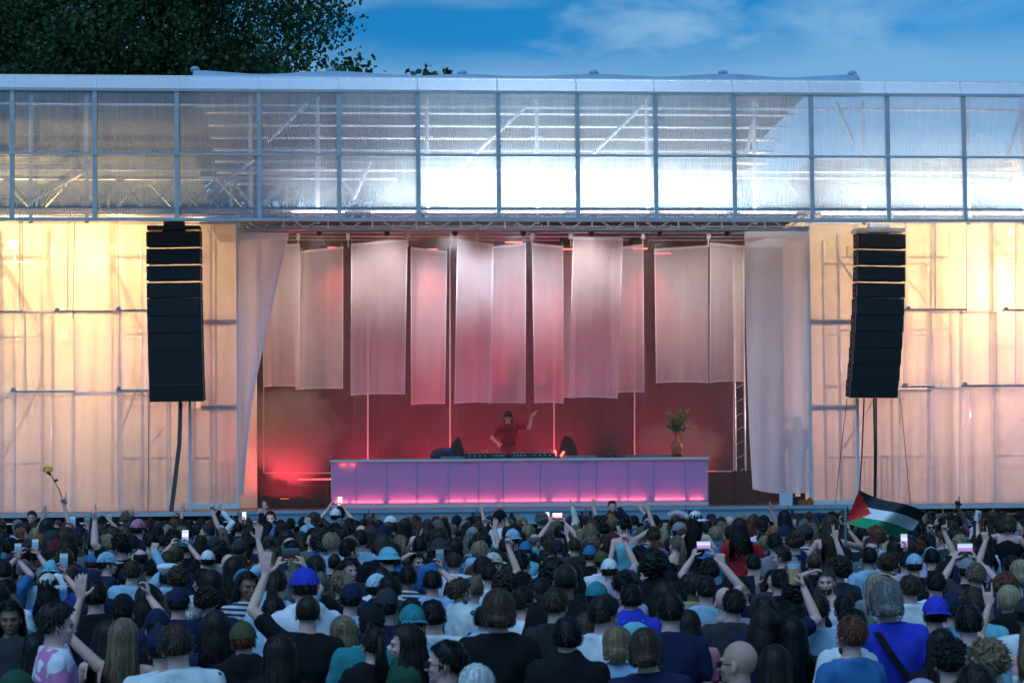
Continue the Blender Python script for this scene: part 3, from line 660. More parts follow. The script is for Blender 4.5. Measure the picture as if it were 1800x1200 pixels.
# things on the desk
def at(px, dy=.35): return Vector((P(px, 800, YD+dy).x, YD+dy, ZT2))
DGREY = mat('dark_plastic', (.02, .024, .03), .35, var=.15); SILV = mat('silver_plastic', (.3, .34, .38), .3, .6)
def deck_player(px, w, lab, tonearm=True):
    q = at(px, .42); t = thing('turntable', q, lab, 'turntable', 'players and mixers on the DJ desk')
    b = MB(); b.box(q+Vector((0, 0, .065)), (w, .38, .11)); b.box(q+Vector((0, 0, .01)), (w*.9, .34, .02)); b.build('body', DGREY, t)
    b = MB(); b.tube(q+Vector((-.04, 0, .12)), q+Vector((-.04, 0, .145)), .15, 24); b.build('platter', SILV, t, smooth='auto')
    if tonearm:
        b = MB(); b.tube(q+Vector((w*.4, .1, .12)), q+Vector((w*.4, .1, .22)), .02); b.tube(q+Vector((w*.4, .1, .2)), q+Vector((w*.2, -.08, .16)), .007); b.build('tonearm', SILV, t)
    b = MB()
    for k in range(6): b.tube(q+Vector((-w*.45+k*w*.17, -.16, .12)), q+Vector((-w*.45+k*w*.17, -.16, .15)), .012, 8)
    b.build('knob', SILV, t)
    b = MB(); 
    for k in range(4): b.box(q+Vector((-w*.3+k*w*.2, -.192, .07)), (.012, .004, .01))
    b.build('indicator_light', emis('lit_pale_blue', (.5, .8, 1), 1.4), t)
deck_player(838, .62, 'leftmost dark turntable on the desk, by the DJ right hand')
deck_player(876, .36, 'small mixer between the turntables, in front of the DJ', False)
deck_player(912, .40, 'dark media player just right of the mixer in front of the DJ', False)
deck_player(952, .62, 'rightmost dark turntable on the desk, left of the red glow lamps')
q = at(1075, .4); t = thing('headphones_pile', q, 'small pile of headphones and cables on the right half of the desk', 'headphones')
b = MB()
for k in range(2): b.ell(q+Vector((-.09+.18*k, 0, .06)), (.05, .04, .06)); 
b.path([q+Vector((.1*math.cos(a), .02, .08+.11*math.sin(a))) for a in np.linspace(0, math.pi, 9)], .012); b.build('headset', DGREY, t, smooth=True)
b = MB(); b.path([q+Vector((.1+.05*k, .05*math.sin(k*2.1), .015+.01*math.sin(k))) for k in range(14)], .012); b.build('cable', BLACK, t)
for px, w, lab in ((988-55, .9, 'flat grey tray under the right turntable'), (1015, .85, 'flat grey case lying left of the right monitor foot'), (1145, 1.25, 'long flat grey tray lying left of the vase'), (800, .7, 'flat grey tray at the left of the turntables')):
    q = at(px, .55); b = MB(); b.box((0, 0, .028), (w, .3, .05)); b.box((0, -.13, .06), (w*.97, .02, .012)); o = b.build('flat_tray', mat('grey_tray', (.22, .27, .28), .5, var=.1), None, loc=q); tag(o, lab, 'tray', 'flat trays lying on the desk')
q = at(990, .18); b = MB(); b.add([(-3.0, -.1, .004), (2.9, -.1, .004), (2.9, .3, .004), (-3.0, .3, .004)], [(0, 1, 2, 3)]); o = b.build('desk_mat', mat('black_mat', (.02, .02, .022), .8), None, loc=q+Vector((.1, 0, .002)), fix=False); tag(o, 'long black mat laid along the top of the DJ desk', 'mat')
for i, (px, w) in enumerate(((803, .40), (999, .46))):
    q = at(px, .72); t = thing('draped_monitor', q, 'monitor speaker draped in black cloth, %s' % ('left of the DJ' if i == 0 else 'right of the DJ'), 'monitor speaker', 'draped monitor speakers on the desk')
    b = MB(); rings = [(0, 0, 0, w*.5, .24), (0, 0, .15, w*.48, .23), (0, 0, .32, w*.40, .2), (-.02, 0, .45, w*.28, .15), (-.03, 0, .53, w*.12, .07)] if i else [(0, 0, 0, w*.5, .24), (0, 0, .15, w*.46, .23), (0, 0, .32, w*.34, .2), (.02, 0, .46, w*.18, .12), (.03, 0, .52, w*.06, .05)]
    b.loft([(q.x+c, q.y+d_, q.z+z, a, bb) for c, d_, z, a, bb in rings]); b.build('cloth_cover', mat('black_cloth', (.012, .015, .014), .9, bump=.5, bscale=9), t, smooth=True)
    b = MB(); b.box(q+Vector((0, 0, .03)), (w*1.15, .5, .04)); b.build('foot', BLACK, t)
q = at(778, .6); t = thing('bag', q, 'dark bag with a royal blue flap at the left of the DJ gear', 'bag')
b = MB(); b.loft([(q.x, q.y, q.z, .3, .18), (q.x, q.y, q.z+.12, .31, .19), (q.x+.02, q.y, q.z+.22, .24, .14), (q.x+.02, q.y, q.z+.26, .1, .06)]); b.build('body', mat('navy_bag', (.015, .02, .05), .8, bump=.4), t, smooth=True)
b = MB(); b.loft([(q.x+.08, q.y-.1, q.z+.15, .13, .06), (q.x+.09, q.y-.08, q.z+.24, .12, .06), (q.x+.09, q.y-.05, q.z+.27, .07, .04)]); b.build('flap', mat('royal_blue_cloth', (.02, .06, .35), .7), t, smooth=True)
for k, (dx, an, lab) in enumerate(((0, 0, 'upright red glowing stick lamp beside the right turntable'), (.1, 35, 'tilted red glowing stick lamp left of the right monitor'))):
    q = at(976, .35)+Vector((dx, 0, 0)); b = MB(); M = Matrix.Rotation(R(an), 3, 'Y'); b.tube(q+M @ Vector((0, 0, .05)), q+M @ Vector((0, 0, .19)), .028, 8); t = thing('glow_lamp', q, lab, 'lamp', 'red glow lamps on the desk')
    b.build('lit_tube', E_RED, t); b = MB(); b.tube(q, q+Vector((0, 0, .05)), .04, 10); b.build('base', BLACK, t)
lamp('glow_light', 'POINT', at(980, .2)+Vector((0, 0, .2)), 3, (1, .08, .05), .05, t)
# vase and flowers
q = at(1190, .3); t = thing('vase', q, 'orange-brown ceramic vase standing on the right end of the desk', 'vase')
prof = [(0, .105), (.12, .13), (.22, .145), (.30, .135), (.36, .09), (.42, .05), (.50, .045), (.56, .05), (.60, .055)]
b = MB(); n = 20
b.add([(q.x+r*math.cos(2*math.pi*i/n), q.y+r*math.sin(2*math.pi*i/n), q.z+z) for z, r in prof for i in range(n)], [(j*n+i, j*n+(i+1) % n, (j+1)*n+(i+1) % n, (j+1)*n+i) for j in range(len(prof)-1) for i in range(n)]+[tuple(range(n))])
b.build('body', mat('orange_glaze', (.42, .10, .03), .25, var=.15, vscale=9), t, smooth=True)
b = MB(); b.path([q+Vector((.05+.07*math.sin(a), 0, .3+.13*(1-math.cos(a)))) for a in np.linspace(0, 3, 8)], .014); b.build('handle', MATS['orange_glaze'], t, smooth=True)
t = thing('flower_bunch', q+Vector((0, 0, .55)), 'leafy green flower bunch with closed buds standing in the orange vase', 'plant'); r_ = random.Random(5)
lf, bd, sm = MB(), MB(), MB()
for k in range(46):
    a = r_.uniform(0, 6.28); sp = r_.uniform(.02, .34); h = .62+r_.uniform(.05, .62)*(1-sp*.7); tip = q+Vector((sp*math.cos(a), sp*math.sin(a)*.8, h))
    base = q+Vector((0, 0, .5)); sm.path([base, base.lerp(tip, .5)+Vector((0, 0, .08)), tip], .006, 4)
    for j in range(5):
        c = base.lerp(tip, .45+.12*j)+Vector((0, 0, .04)); dr = Vector((r_.uniform(-1, 1), r_.uniform(-1, 1), r_.uniform(-.3, .9))).normalized(); sd = dr.orthogonal().normalized(); L_ = r_.uniform(.09, .15)
        lf.add([c, c+dr*L_*.5+sd*.024, c+dr*L_, c+dr*L_*.5-sd*.024], [(0, 1, 2, 3)])
    if k % 3 == 0: dr = (tip-base).normalized(); bd.cap(tip, tip+dr*.06, .018, .008, 6)
sm.build('stem', mat('stem_green', (.05, .10, .03), .6), t); lf.build('foliage', mat('leaf_green', (.06, .20, .05), .5, var=.3), t, fix=False)['kind'] = 'stuff'; bd.build('bud', mat('bud_yellow', (.42, .40, .10), .5), t)
# dotted red led line on the floor, left of the desk
q = P(553, 842, 49.0); t = thing('led_batten', (q.x, 49.0, ZD), 'dotted red LED batten left of the desk', 'led batten'); b = MB(); b.box(q+Vector((0, .04, 0)), (.82, .05, .06)); b.tube((q.x-.3, 49.05, ZD), (q.x-.3, 49.05, q.z), .02); b.tube((q.x+.3, 49.05, ZD), (q.x+.3, 49.05, q.z), .02); b.build('bar', BLACK, t)
for k in range(13): b = MB(); b.ell(q+Vector((-.38+.0633*k, -.0, 0)), (.02, .02, .02), 8, 6); b.build('led', E_RED, t)

# ---- line arrays
def array(side):
    if side == 'L': prm = dict(x0=257, x1=352, xb0=262, xb1=357, yt=404, n=12, sd=1); Y = 44.35
    else: prm = dict(x0=1506, x1=1594, xb0=1494, xb1=1583, yt=408, n=12, sd=-1); Y = 44.35
    top = P((prm['x0']+prm['x1'])/2, prm['yt'], Y); wd = P(prm['x1'], 500, Y).x-P(prm['x0'], 500, Y).x
    yaw = R(-7) if side == 'L' else R(10)
    t = thing('line_array', (top.x, Y, P(900, 705, Y).z), ('left' if side == 'L' else 'right')+' hanging black line array of stacked speaker boxes', 'speaker array', 'line array speakers hanging at both sides')
    b = MB(); b.box(top+Vector((0, .3, .06)), (wd*.98, .5, .09)); b.box(top+Vector((0, .3, .16)), (wd*.38, .3, .12)); b.build('rigging_frame', mat('dark_frame', (.03, .03, .035), .5, .3) if side == 'L' else ALU, t)
    b = MB(); 
    for dx in (-.15, .15): b.tube(top+Vector((dx, .3, .2)), (top.x+dx, Y+.3, 8.12), .02)
    b.box((top.x, Y+.3, 8.05), (.5, .3, .12)); b.build('hoist', BLACK, t)
    z = top.z-.01; xc = top.x; tot = 0; y = Y; ang = 0
    hs = [.365]*12
    xdrift = (P(prm['xb0'], 690, Y).x+P(prm['xb1'], 690, Y).x)/2-top.x
    zb = P(900, 702, Y).z; h = (z-zb)/10.0
    for k in range(10):
        ang = R(max(0, (k-3.5))*1.7); hh = h*(.87 if k < 4 else 1.03)
        M = Matrix.Translation((xc+xdrift*(k/9)**1.6, y, z-h/2)) @ Matrix.Rotation(yaw, 4, 'Z') @ Matrix.Rotation(ang, 4, 'X')
        w2, dp = wd/2, .52
        prof = [(-w2, 0), (w2, 0), (w2, dp*.55), (w2*.62, dp), (-w2*.62, dp), (-w2, dp*.55)]
        vs = [(x_, y_, s*hh/2*(1 if y_ < .3 else .82)) for s in (-1, 1) for x_, y_ in prof]
        fs = [tuple(range(6)), tuple(range(11, 5, -1))]+[(i, 6+i, 6+(i+1) % 6, (i+1) % 6) for i in range(6)]
        b = MB(); b.add(vs, fs); me = b.mesh('speaker_box'); me.materials.append(BLACK); bm = bmesh.new(); bm.from_mesh(me); bmesh.ops.recalc_face_normals(bm, faces=bm.faces); bmesh.ops.bevel(bm, geom=bm.edges[:], offset=.008, segments=1, affect='EDGES'); bm.to_mesh(me); bm.free()
        o = link('speaker_box', me, t); o.matrix_basis = M
        gr = MB(); gr.box((0, -.012, 0), (wd*.96, .02, hh*.92)); g_ = gr.build('grille', BLACKM, None); g_.parent = o
        for s in (-1, 1):
            sd = MB()
            for dz in (-.06, .06): sd.box((s*(w2+.004), .16, dz*hh/.3), (.012, .07, .055))
            sd.box((s*(w2+.006), .02, 0), (.02, .03, hh*1.02))
            s_ = sd.build('side_plate', mat('side_grey', (.16, .15, .15), .5, .3), None); s_.parent = o
        y += math.sin(ang)*hh*.5*-1*0; z -= h
        y += math.tan(ang)*h*.5
    bott = Vector((xc+xdrift, Y+.3, zb))
    cb = [(-.02,)] if side == 'L' else [(-.42,), (.0,), (.06,)]
    if side == 'L':
        for k, (dx, ex) in enumerate(((.10, -.04), (.13, .06))):
            a = P(316+3*k, 706, Y+.3); e = P(298+4*k, 905, 44.3); m = MB(); m.path([a, a.lerp(e, .35)+Vector((.05, 0, -.05)), a.lerp(e, .7)+Vector((.03, 0, 0)), e], .028, 6)
            tag(m.build('cable', mat('cable_grey', (.10, .085, .09), .7)), 'thick %s cable falling from the left speaker array' % ('grey left-hand' if k == 0 else 'grey right-hand'), 'cable', 'cables hanging from the speaker arrays')
    else:
        for k, (a_, e_) in enumerate((((1519, 700), (1510, 880)), ((1536, 700), (1537, 885)), ((1540, 700), (1539, 885)))):
            m = MB(); m.path([P(*a_, Y+.3), P((a_[0]+e_[0])/2+1, 790, Y), P(*e_, 44.3)], .02 if k else .016, 6)
            tag(m.build('cable', mat('cable_black', (.012, .012, .014), .6)), ('thin slanting black cable below the right speaker array', 'left black cable of the close pair below the right speaker array', 'right black cable of the close pair below the right speaker array')[k], 'cable', 'cables hanging from the speaker arrays')
    return t
array('L'); array('R')
# thin guy ropes
for k, (a, e, lab) in enumerate((((1489, 700), (1468, 885), 'thin dark guy line left of the right array cables'), ((1583, 700), (1600, 886), 'thin dark guy line right of the right array cables'), ((131, 390), (128, 560), 'thin dark cord down the left top cloths'), ((262, 690), (260, 900), 'thin dark cord below the left pole'))):
    m = MB(); m.tube(P(*a, 44.9), P(*e, 44.6), .008, 5); tag(m.build('guy_line', mat('cord', (.06, .05, .055), .8)), lab, 'cord')

# ---- scaffold towers behind the side cloths
def tower(pxs, ys, zs, Y0, lab, grp='scaffold towers behind the side cloths'):
    x = [P(p, 600, Y0).x for p in pxs]
    t = thing('scaffold_tower', (sum(x)/len(x), Y0, 0), lab, 'scaffold tower', grp)
    for i, xx in enumerate(x):
        for j, Yk in enumerate(ys):
            b = MB(); b.tube((xx, Yk, 0), (xx, Yk, 8.1), .04)
            for z in np.arange(2.3, 8, .5): b.tube((xx, Yk, z), (xx, Yk, z+.03), .08, 8)
            b.build('standard', STEEL, t, smooth='auto')
    for z in zs:
        for Yk in ys:
            b = MB(); b.tube((x[0], Yk, z), (x[-1], Yk, z), .028); b.build('ledger', STEEL, t)
    for i in range(len(x)-1):
        b = MB(); za, zb = (zs[0], zs[min(2, len(zs)-1)]); b.tube((x[i], ys[0]+.04, zs[0]+.1), (x[i+1], ys[0]+.04, zs[0]+1.9), .026); b.tube((x[i+1], ys[0]+.04, zs[-1]-1.7), (x[i], ys[0]+.04, zs[-1]), .026); b.build('diagonal', STEEL, t)
tower([-60, 8, 78], (45.62, 47.2), (2.9, 4.5, 5.75, 7.6), 45.9, 'scaffold tower at the left edge behind the mesh cloths')
tower([200, 252, 372], (45.62, 47.1), (3.0, 4.4, 5.8, 7.55), 45.9, 'scaffold tower behind the left speaker array')
tower([1470, 1560, 1665], (45.62, 47.1), (2.9, 4.6, 5.85, 7.55), 45.9, 'scaffold tower behind the right speaker array')
tower([1735, 1860], (45.62, 47.2), (2.9, 4.5, 5.75, 7.6), 45.9, 'scaffold tower at the right edge behind the mesh cloths')
# crowd barriers standing upright behind the cloths on the deck (picket silhouettes)
for i, (px0, px1) in enumerate(((1510, 1580), (1630, 1690), (1694, 1750), (85, 135), (420-40, 412))):
    q0, q1 = P(px0, 850, 47.6), P(px1, 850, 47.6); t = thing('steel_barrier', ((q0.x+q1.x)/2, 47.6, ZD), 'steel barrier with bars standing behind the cloths, %s' % ('below the right speaker array', 'right of the right array', 'near the right edge', 'at the lower left', 'by the left framed panel')[i], 'barrier', 'steel barriers behind the cloths')
    b = MB(); b.tube((q0.x, 47.6, ZD+1.1), (q1.x, 47.6, ZD+1.1), .02); b.tube((q0.x, 47.6, ZD+.15), (q1.x, 47.6, ZD+.15), .02)
    n = max(3, int((q1.x-q0.x)/.13))
    for k in range(n+1): x = q0.x+(q1.x-q0.x)*k/n; b.tube((x, 47.6, ZD), (x, 47.6, ZD+1.1), .016 if 0 < k < n else .022, 6)
    b.build('bars', STEEL, t)
# added rear cloths that catch the warm light as a bright ground
for i, (a, b_) in enumerate(((-140, 452), (1376, 1960))):
    q0, q1 = P(a, 500, 49.5), P(b_, 500, 49.5)
    t = thing('rear_bounce_cloth', ((q0.x+q1.x)/2, 49.5, 0), 'added pale cloth catching light at the back of the %s side scaffold' % ('left', 'right')[i], 'cloth wall')
    sheet('cloth', [(q0.x, 49.5, 9.22), (q1.x, 49.5, 9.22), (q1.x, 49.5, .2), (q0.x, 49.5, .2)], cloth_mat('cream_cloth', (.80, .74, .64), .0, .02), t, nx=30, nz=8, fold=.06, seed=300+i)
# warm flood lamps
fl = [(22, 430, 47.0, 460, 'high at the left edge'), (205, 455, 46.6, 280, 'high left of the left speaker array'), (110, 590, 48.4, 260, 'middle of the left cloths'), (350, 470, 48.2, 110, 'behind the left framed panel'), (60, 760, 47.6, 60, 'low at the left'), (300, 640, 47.4, 90, 'below the left speaker array'),
      (1500, 440, 48.2, 90, 'behind the right framed panel'), (1725, 515, 46.6, 330, 'right of the right speaker array'), (1780, 410, 48, 330, 'high at the right edge'), (1640, 470, 48.4, 260, 'just right of the right speaker array'), (1520, 640, 47.5, 90, 'below the right speaker array'), (1700, 730, 47.4, 110, 'low at the right'), (1840, 640, 47.3, 160, 'outside the right edge'),
      (70, 318, 47.6, 120, 'up in the roof at the left edge'), (270, 318, 47.6, 110, 'up in the roof above the left speaker array'), (1330, 322, 47.9, 60, 'up in the roof right of centre'), (1620, 322, 47.6, 90, 'up in the roof right of the right array'), (1392, 730, 48.6, 46, 'low behind the right curtain as doorway light')]  # last lamp added for the lit doorway behind the right curtain
for i, (px, py, Y, pw, lab) in enumerate(fl):
    q = P(px, py, Y); t = thing('flood_light', q, 'warm flood lamp clamped inside the scaffold, '+lab, 'flood light', 'warm flood lamps behind the cloths')
    b = MB(); b.box(q+Vector((0, .12, 0)), (.26, .16, .22)); b.build('housing', BLACK, t); b = MB(); b.box(q+Vector((0, .21, 0)), (.22, .02, .18)); b.build('lit_lens', E_WARM, t)
    lamp('warm_flood', 'POINT', q+Vector((0, -.2, 0)), pw*(.88 if py < 620 else 1.0), (1, .62, .24) if py < 620 else (1, .50, .60), .2, t)
# pale opening and standing man behind right curtain
q = P(1400, 790, 46.6)
b = MB(); b.box((0, 0, .35), (.9, .5, .7)); b.box((0, 0, .74), (.96, .55, .06)); 
for dx in (-.3, .3): b.box((dx, -.26, .38), (.2, .02, .14))
o = b.build('flight_case', mat('black_case', (.03, .03, .03), .5, var=.2), None, loc=(P(1395, 880, 44.5).x, 44.6, ZD)); o.scale = (.55, .5, .25); tag(o, 'low black flight case under the hem of the right curtain', 'flight case')
o = MB(); o.box((0, 0, .14), (.26, .2, .28)); o = o.build('white_box', mat('white_metal', (.6, .66, .72), .5), None, loc=(P(1380, 880, 44.3).x, 44.2, ZD)); tag(o, 'small white box on the deck under the right curtain hem', 'box')
o = MB(); o.box((0, 0, .06), (.34, .2, .12)); o.box((.1, -.02, .14), (.08, .1, .05)); o = o.build('orange_case', mat('orange_brown', (.35, .09, .02), .6, var=.2), None, loc=(P(1412, 882, 44.6).x, 44.4, ZD)); tag(o, 'orange-brown tool case on the deck at the right curtain', 'case')
# side rack of cases in the dark gap at stage right
q = P(1302, 850, 49); t = thing('equipment_rack', (q.x, 49, ZD), 'dark equipment rack and ladder truss in the gap right of the backdrop', 'rack')
b = MB()
for dx in (-.12, .12): b.tube((q.x+dx, 49, ZD), (q.x+dx, 49, 7.9), .03)
for z in np.arange(2.2, 7.8, .35): b.tube((q.x-.12, 49, z), (q.x+.12, 49, z+.12), .014, 6)
b.build('ladder_truss', STEEL, t); b = MB(); b.box((q.x, 48.6, ZD+.4), (.5, .5, .8)); b.box((q.x, 48.34, ZD+.55), (.4, .03, .12)); b.build('case', BLACK, t)

# ---- red smoke puff
def smoke(name, c, r, dens, lab, seed, col=(.8, .8, .8)):
    mb = MB(); mb.ell((0, 0, 0), 1.0, 16, 12); m = bpy.data.materials.new(name+'_mat'); m.use_nodes = True; nt = m.node_tree; nt.nodes.clear(); N = nt.nodes.new; L = nt.links.new
    out = N('ShaderNodeOutputMaterial'); v = N('ShaderNodeVolumePrincipled'); v.inputs['Color'].default_value = (*col, 1); v.inputs['Anisotropy'].default_value = .1
    tc = N('ShaderNodeTexCoord'); nz = N('ShaderNodeTexNoise'); nz.inputs['Scale'].default_value = 2.6; nz.inputs['Detail'].default_value = 6; nz.noise_dimensions = '4D'; nz.inputs['W'].default_value = seed; nz.inputs['Roughness'].default_value = .6
    ln = N('ShaderNodeVectorMath'); ln.operation = 'LENGTH'; mr = N('ShaderNodeMapRange'); mr.inputs['From Min'].default_value = 1; mr.inputs['From Max'].default_value = .2
    a = N('ShaderNodeMath'); a.operation = 'ADD'; s = N('ShaderNodeMapRange'); s.inputs['From Min'].default_value = .86; s.inputs['From Max'].default_value = 1.05; s.inputs['To Max'].default_value = dens
    L(tc.outputs['Object'], nz.inputs['Vector']); L(tc.outputs['Object'], ln.inputs[0]); L(ln.outputs['Value'], mr.inputs['Value']); L(mr.outputs[0], a.inputs[0]); L(nz.outputs['Fac'], a.inputs[1]); L(a.outputs[0], s.inputs['Value']); L(s.outputs[0], v.inputs['Density']); L(v.outputs[0], out.inputs['Volume'])
    o = mb.build(name, m, None, loc=c); o.scale = r; tag(o, lab, 'smoke', None, 'stuff'); return o
# ================================================================== TREES
def tree(x, y, base_h, cx, cz, rx, ry, rz, nleaf, lab, seed, leaf=.17, zmin=-1e9):
    t = thing('tree', (x, y, 0), lab, 'tree'); r = np.random.RandomState(seed); rr = random.Random(seed)
    b = MB(); tips = []
    b.path([(x, y, 0), (x+.2, y, base_h*.5), (x+.1, y+.1, base_h)], [.42, .34, .28], 9)
    for k in range(16):
        a = rr.uniform(0, 6.28); e = rr.uniform(.2, 1.3); s = Vector((x+.1, y+.1, base_h*rr.uniform(.75, 1)))
        tip = Vector((cx+rx*.78*math.cos(a)*math.cos(e*.8), y+ry*.75*math.sin(a)*math.cos(e*.8), cz-rz*.5+rz*1.25*math.sin(e)))
        m_ = s.lerp(tip, .5)+Vector((rr.uniform(-.5, .5), rr.uniform(-.5, .5), .4)); b.path([s, m_, tip], [.15, .09, .03], 6); tips += [tip, m_]
        for q in range(3):
            t2 = m_.lerp(tip, rr.random())+Vector((rr.uniform(-1.8, 1.8), rr.uniform(-1.5, 1.5), rr.uniform(-.6, 1.6))); b.path([m_, t2], [.05, .012], 5); tips.append(t2)
    b.build('trunk', mat('bark', (.05, .04, .03), .9, bump=.6), t, smooth=True)
    # leaf clumps on the crown: clusters on a lumpy shell
    nc = nleaf//60; V = []; F = []; n = 0
    cen = r.normal(size=(nc, 3)); cen /= np.linalg.norm(cen, axis=1)[:, None]; rad = r.uniform(.12, 1.0, nc)**.5
    lump = np.array([1+.22*noise.noise(Vector(c)*2.3+Vector((seed, 0, 0))) + .10*noise.noise(Vector(c)*6) for c in cen])
    cen = cen*(rad*lump)[:, None]*np.array([rx, ry, rz])+np.array([cx, y, cz])
    cen = cen[cen[:, 2] > zmin]
    pts = (cen[:, None, :]+r.normal(size=(len(cen), 60, 3))*np.array([.42, .42, .30])*rx/8).reshape(-1, 3)
    m = len(pts); d = r.normal(size=(m, 3)); d[:, 2] -= .4; d /= np.linalg.norm(d, axis=1)[:, None]
    s = np.cross(d, r.normal(size=(m, 3))); s /= np.linalg.norm(s, axis=1)[:, None]; L_ = leaf*r.uniform(.6, 1.3, m)[:, None]
    v = np.stack([pts-d*L_/2, pts+s*L_*.36, pts+d*L_/2, pts-s*L_*.36], 1).reshape(-1, 3)
    me = bpy.data.meshes.new('crown'); me.vertices.add(len(v)); me.vertices.foreach_set('co', v.ravel()); me.loops.add(len(v)); me.loops.foreach_set('vertex_index', np.arange(len(v)))
    me.polygons.add(m); me.polygons.foreach_set('loop_start', np.arange(m)*4); me.polygons.foreach_set('loop_total', np.full(m, 4)); me.update(); me.validate()
    me.materials.append(leafm); o = link('crown', me, t); return t
def leaf_material():
    m = bpy.data.materials.new('dusk_leaves'); m.use_nodes = True; nt = m.node_tree; b = nt.nodes['Principled BSDF']; N = nt.nodes.new; L = nt.links.new
    g_ = N('ShaderNodeNewGeometry'); cr = N('ShaderNodeValToRGB'); cr.color_ramp.elements[0].color = (.018, .072, .036, 1); cr.color_ramp.elements[1].color = (.065, .16, .055, 1)
    L(g_.outputs['Random Per Island'], cr.inputs[0]); L(cr.outputs[0], b.inputs['Base Color']); b.inputs['Roughness'].default_value = .55
    tl = N('ShaderNodeBsdfTranslucent'); tl.inputs[0].default_value = (.06, .12, .03, 1); mx = N('ShaderNodeMixShader'); mx.inputs[0].default_value = .3
    L(b.outputs[0], mx.inputs[1]); L(tl.outputs[0], mx.inputs[2]); L(mx.outputs[0], nt.nodes['Material Output'].inputs[0]); return m
leafm = leaf_material()
q = P(205, -60, 62)
tree(P(300, 800, 62).x, 62, 9, q.x, q.z-1.2, 6.6, 5, 6.4, 115000, 'big dark broadleaf tree towering behind the left half of the stage', 3, .155, 10)
q = P(-60, 60, 66); tree(q.x, 66, 8, q.x, q.z-1, 5.5, 4, 5.5, 34000, 'second dark tree crowding the upper left corner behind the stage', 5, .19, 10)
q = P(768, 118, 74); tree(q.x, 74, 10, q.x, q.z-2.2, 1.35, 1.2, 2.35, 9000, 'treetop peeping above the roof ridge left of centre', 8, .16, 9)
q = P(100, 260, 60); tree(q.x, 60, 5, q.x, q.z-1, 6, 3, 4.2, 12000, 'lower dark tree seen dimly through the left roof panels', 9, .2, 4)
q = P(520, 250, 60); tree(q.x, 60, 5, q.x, q.z-1.2, 5.5, 3, 4.0, 12000, 'lower dark tree behind the roof left of the middle', 10, .2, 4)
# ================================================================== PEOPLE
V3 = Vector
def skin_mat(name, c, lip=None):
    m = mat(name, c, .5, var=.10, vscale=6, bump=.12, bscale=60, spec=.4); m.node_tree.nodes['Principled BSDF'].inputs['Subsurface Weight'].default_value = 0; return m
SK = {'light': skin_mat('skin_light', (.74, .42, .35)), 'mid': skin_mat('skin_tan', (.54, .29, .22)), 'brown': skin_mat('skin_brown', (.23, .12, .08)), 'dark': skin_mat('skin_dark', (.09, .05, .035))}
EYE = mat('eye_dark', (.03, .025, .022), .3); LIP = mat('lip_tone', (.30, .11, .10), .5); BROW = mat('brow_tone', (.06, .04, .03), .8)
def hair_mat(name, c, c2=None):
    m = bpy.data.materials.new(name); m.use_nodes = True; nt = m.node_tree; b = nt.nodes['Principled BSDF']; N = nt.nodes.new; L = nt.links.new
    tc = N('ShaderNodeTexCoord'); mp = N('ShaderNodeMapping'); mp.inputs['Scale'].default_value = (60, 60, 5); nz = N('ShaderNodeTexNoise'); nz.inputs['Scale'].default_value = 1.0; nz.inputs['Detail'].default_value = 3
    g_ = N('ShaderNodeNewGeometry'); cr = N('ShaderNodeValToRGB'); c2 = c2 or tuple(x*1.9 for x in c)
    cr.color_ramp.elements[0].position = .3; cr.color_ramp.elements[1].position = .75; cr.color_ramp.elements[0].color = (*[x*.6 for x in c], 1); cr.color_ramp.elements[1].color = (*c2, 1)
    ad = N('ShaderNodeMath'); ad.operation = 'MULTIPLY_ADD'; ad.inputs[1].default_value = .75; m2 = N('ShaderNodeMath'); m2.operation = 'MULTIPLY'; m2.inputs[1].default_value = .25
    L(tc.outputs['Object'], mp.inputs[0]); L(mp.outputs[0], nz.inputs['Vector']); L(g_.outputs['Random Per Island'], m2.inputs[0]); L(nz.outputs['Fac'], ad.inputs[0]); L(m2.outputs[0], ad.inputs[2]); L(ad.outputs[0], cr.inputs[0]); L(cr.outputs[0], b.inputs['Base Color'])
    b.inputs['Roughness'].default_value = .5; b.inputs['Specular IOR Level'].default_value = .22; b.inputs['Sheen Weight'].default_value = .0
    MATS[name] = m; return m
HC = {'black': hair_mat('hair_black', (.006, .0055, .006)), 'dark': hair_mat('hair_dark_brown', (.014, .0095, .008)), 'brown': hair_mat('hair_brown', (.042, .024, .015)), 'auburn': hair_mat('hair_auburn', (.10, .032, .014)), 'fair': hair_mat('hair_fair', (.15, .10, .055), (.28, .20, .12)),
      'blonde': hair_mat('hair_blonde', (.24, .18, .10), (.45, .36, .22)), 'grey': hair_mat('hair_grey', (.12, .12, .115), (.21, .21, .20)), 'bleached': hair_mat('hair_bleached', (.42, .46, .44), (.75, .78, .74)), 'ginger': hair_mat('hair_ginger', (.24, .08, .025), (.4, .16, .06))}
HN = {'black': 'black', 'dark': 'dark brown', 'brown': 'brown', 'auburn': 'auburn', 'fair': 'light brown', 'blonde': 'blonde', 'grey': 'grey', 'bleached': 'bleached', 'ginger': 'ginger'}
CC = {'black': (.010, .011, .013), 'charcoal': (.035, .038, .042), 'navy': (.012, .02, .055), 'white': (.72, .74, .76), 'cream': (.62, .58, .48), 'grey': (.22, .23, .24), 'light blue': (.30, .48, .62), 'blue': (.04, .16, .36), 'teal': (.03, .22, .25), 'green': (.02, .07, .045),
      'olive': (.07, .08, .035), 'khaki': (.36, .31, .17), 'mustard': (.45, .25, .04), 'red': (.42, .02, .03), 'burgundy': (.12, .015, .025), 'pink': (.55, .20, .28), 'lilac': (.42, .36, .50), 'royal blue': (.035, .05, .50), 'brown': (.10, .06, .04), 'denim': (.06, .11, .20), 'coral': (.60, .16, .12), 'purple': (.22, .10, .32), 'turquoise': (.16, .48, .55)}
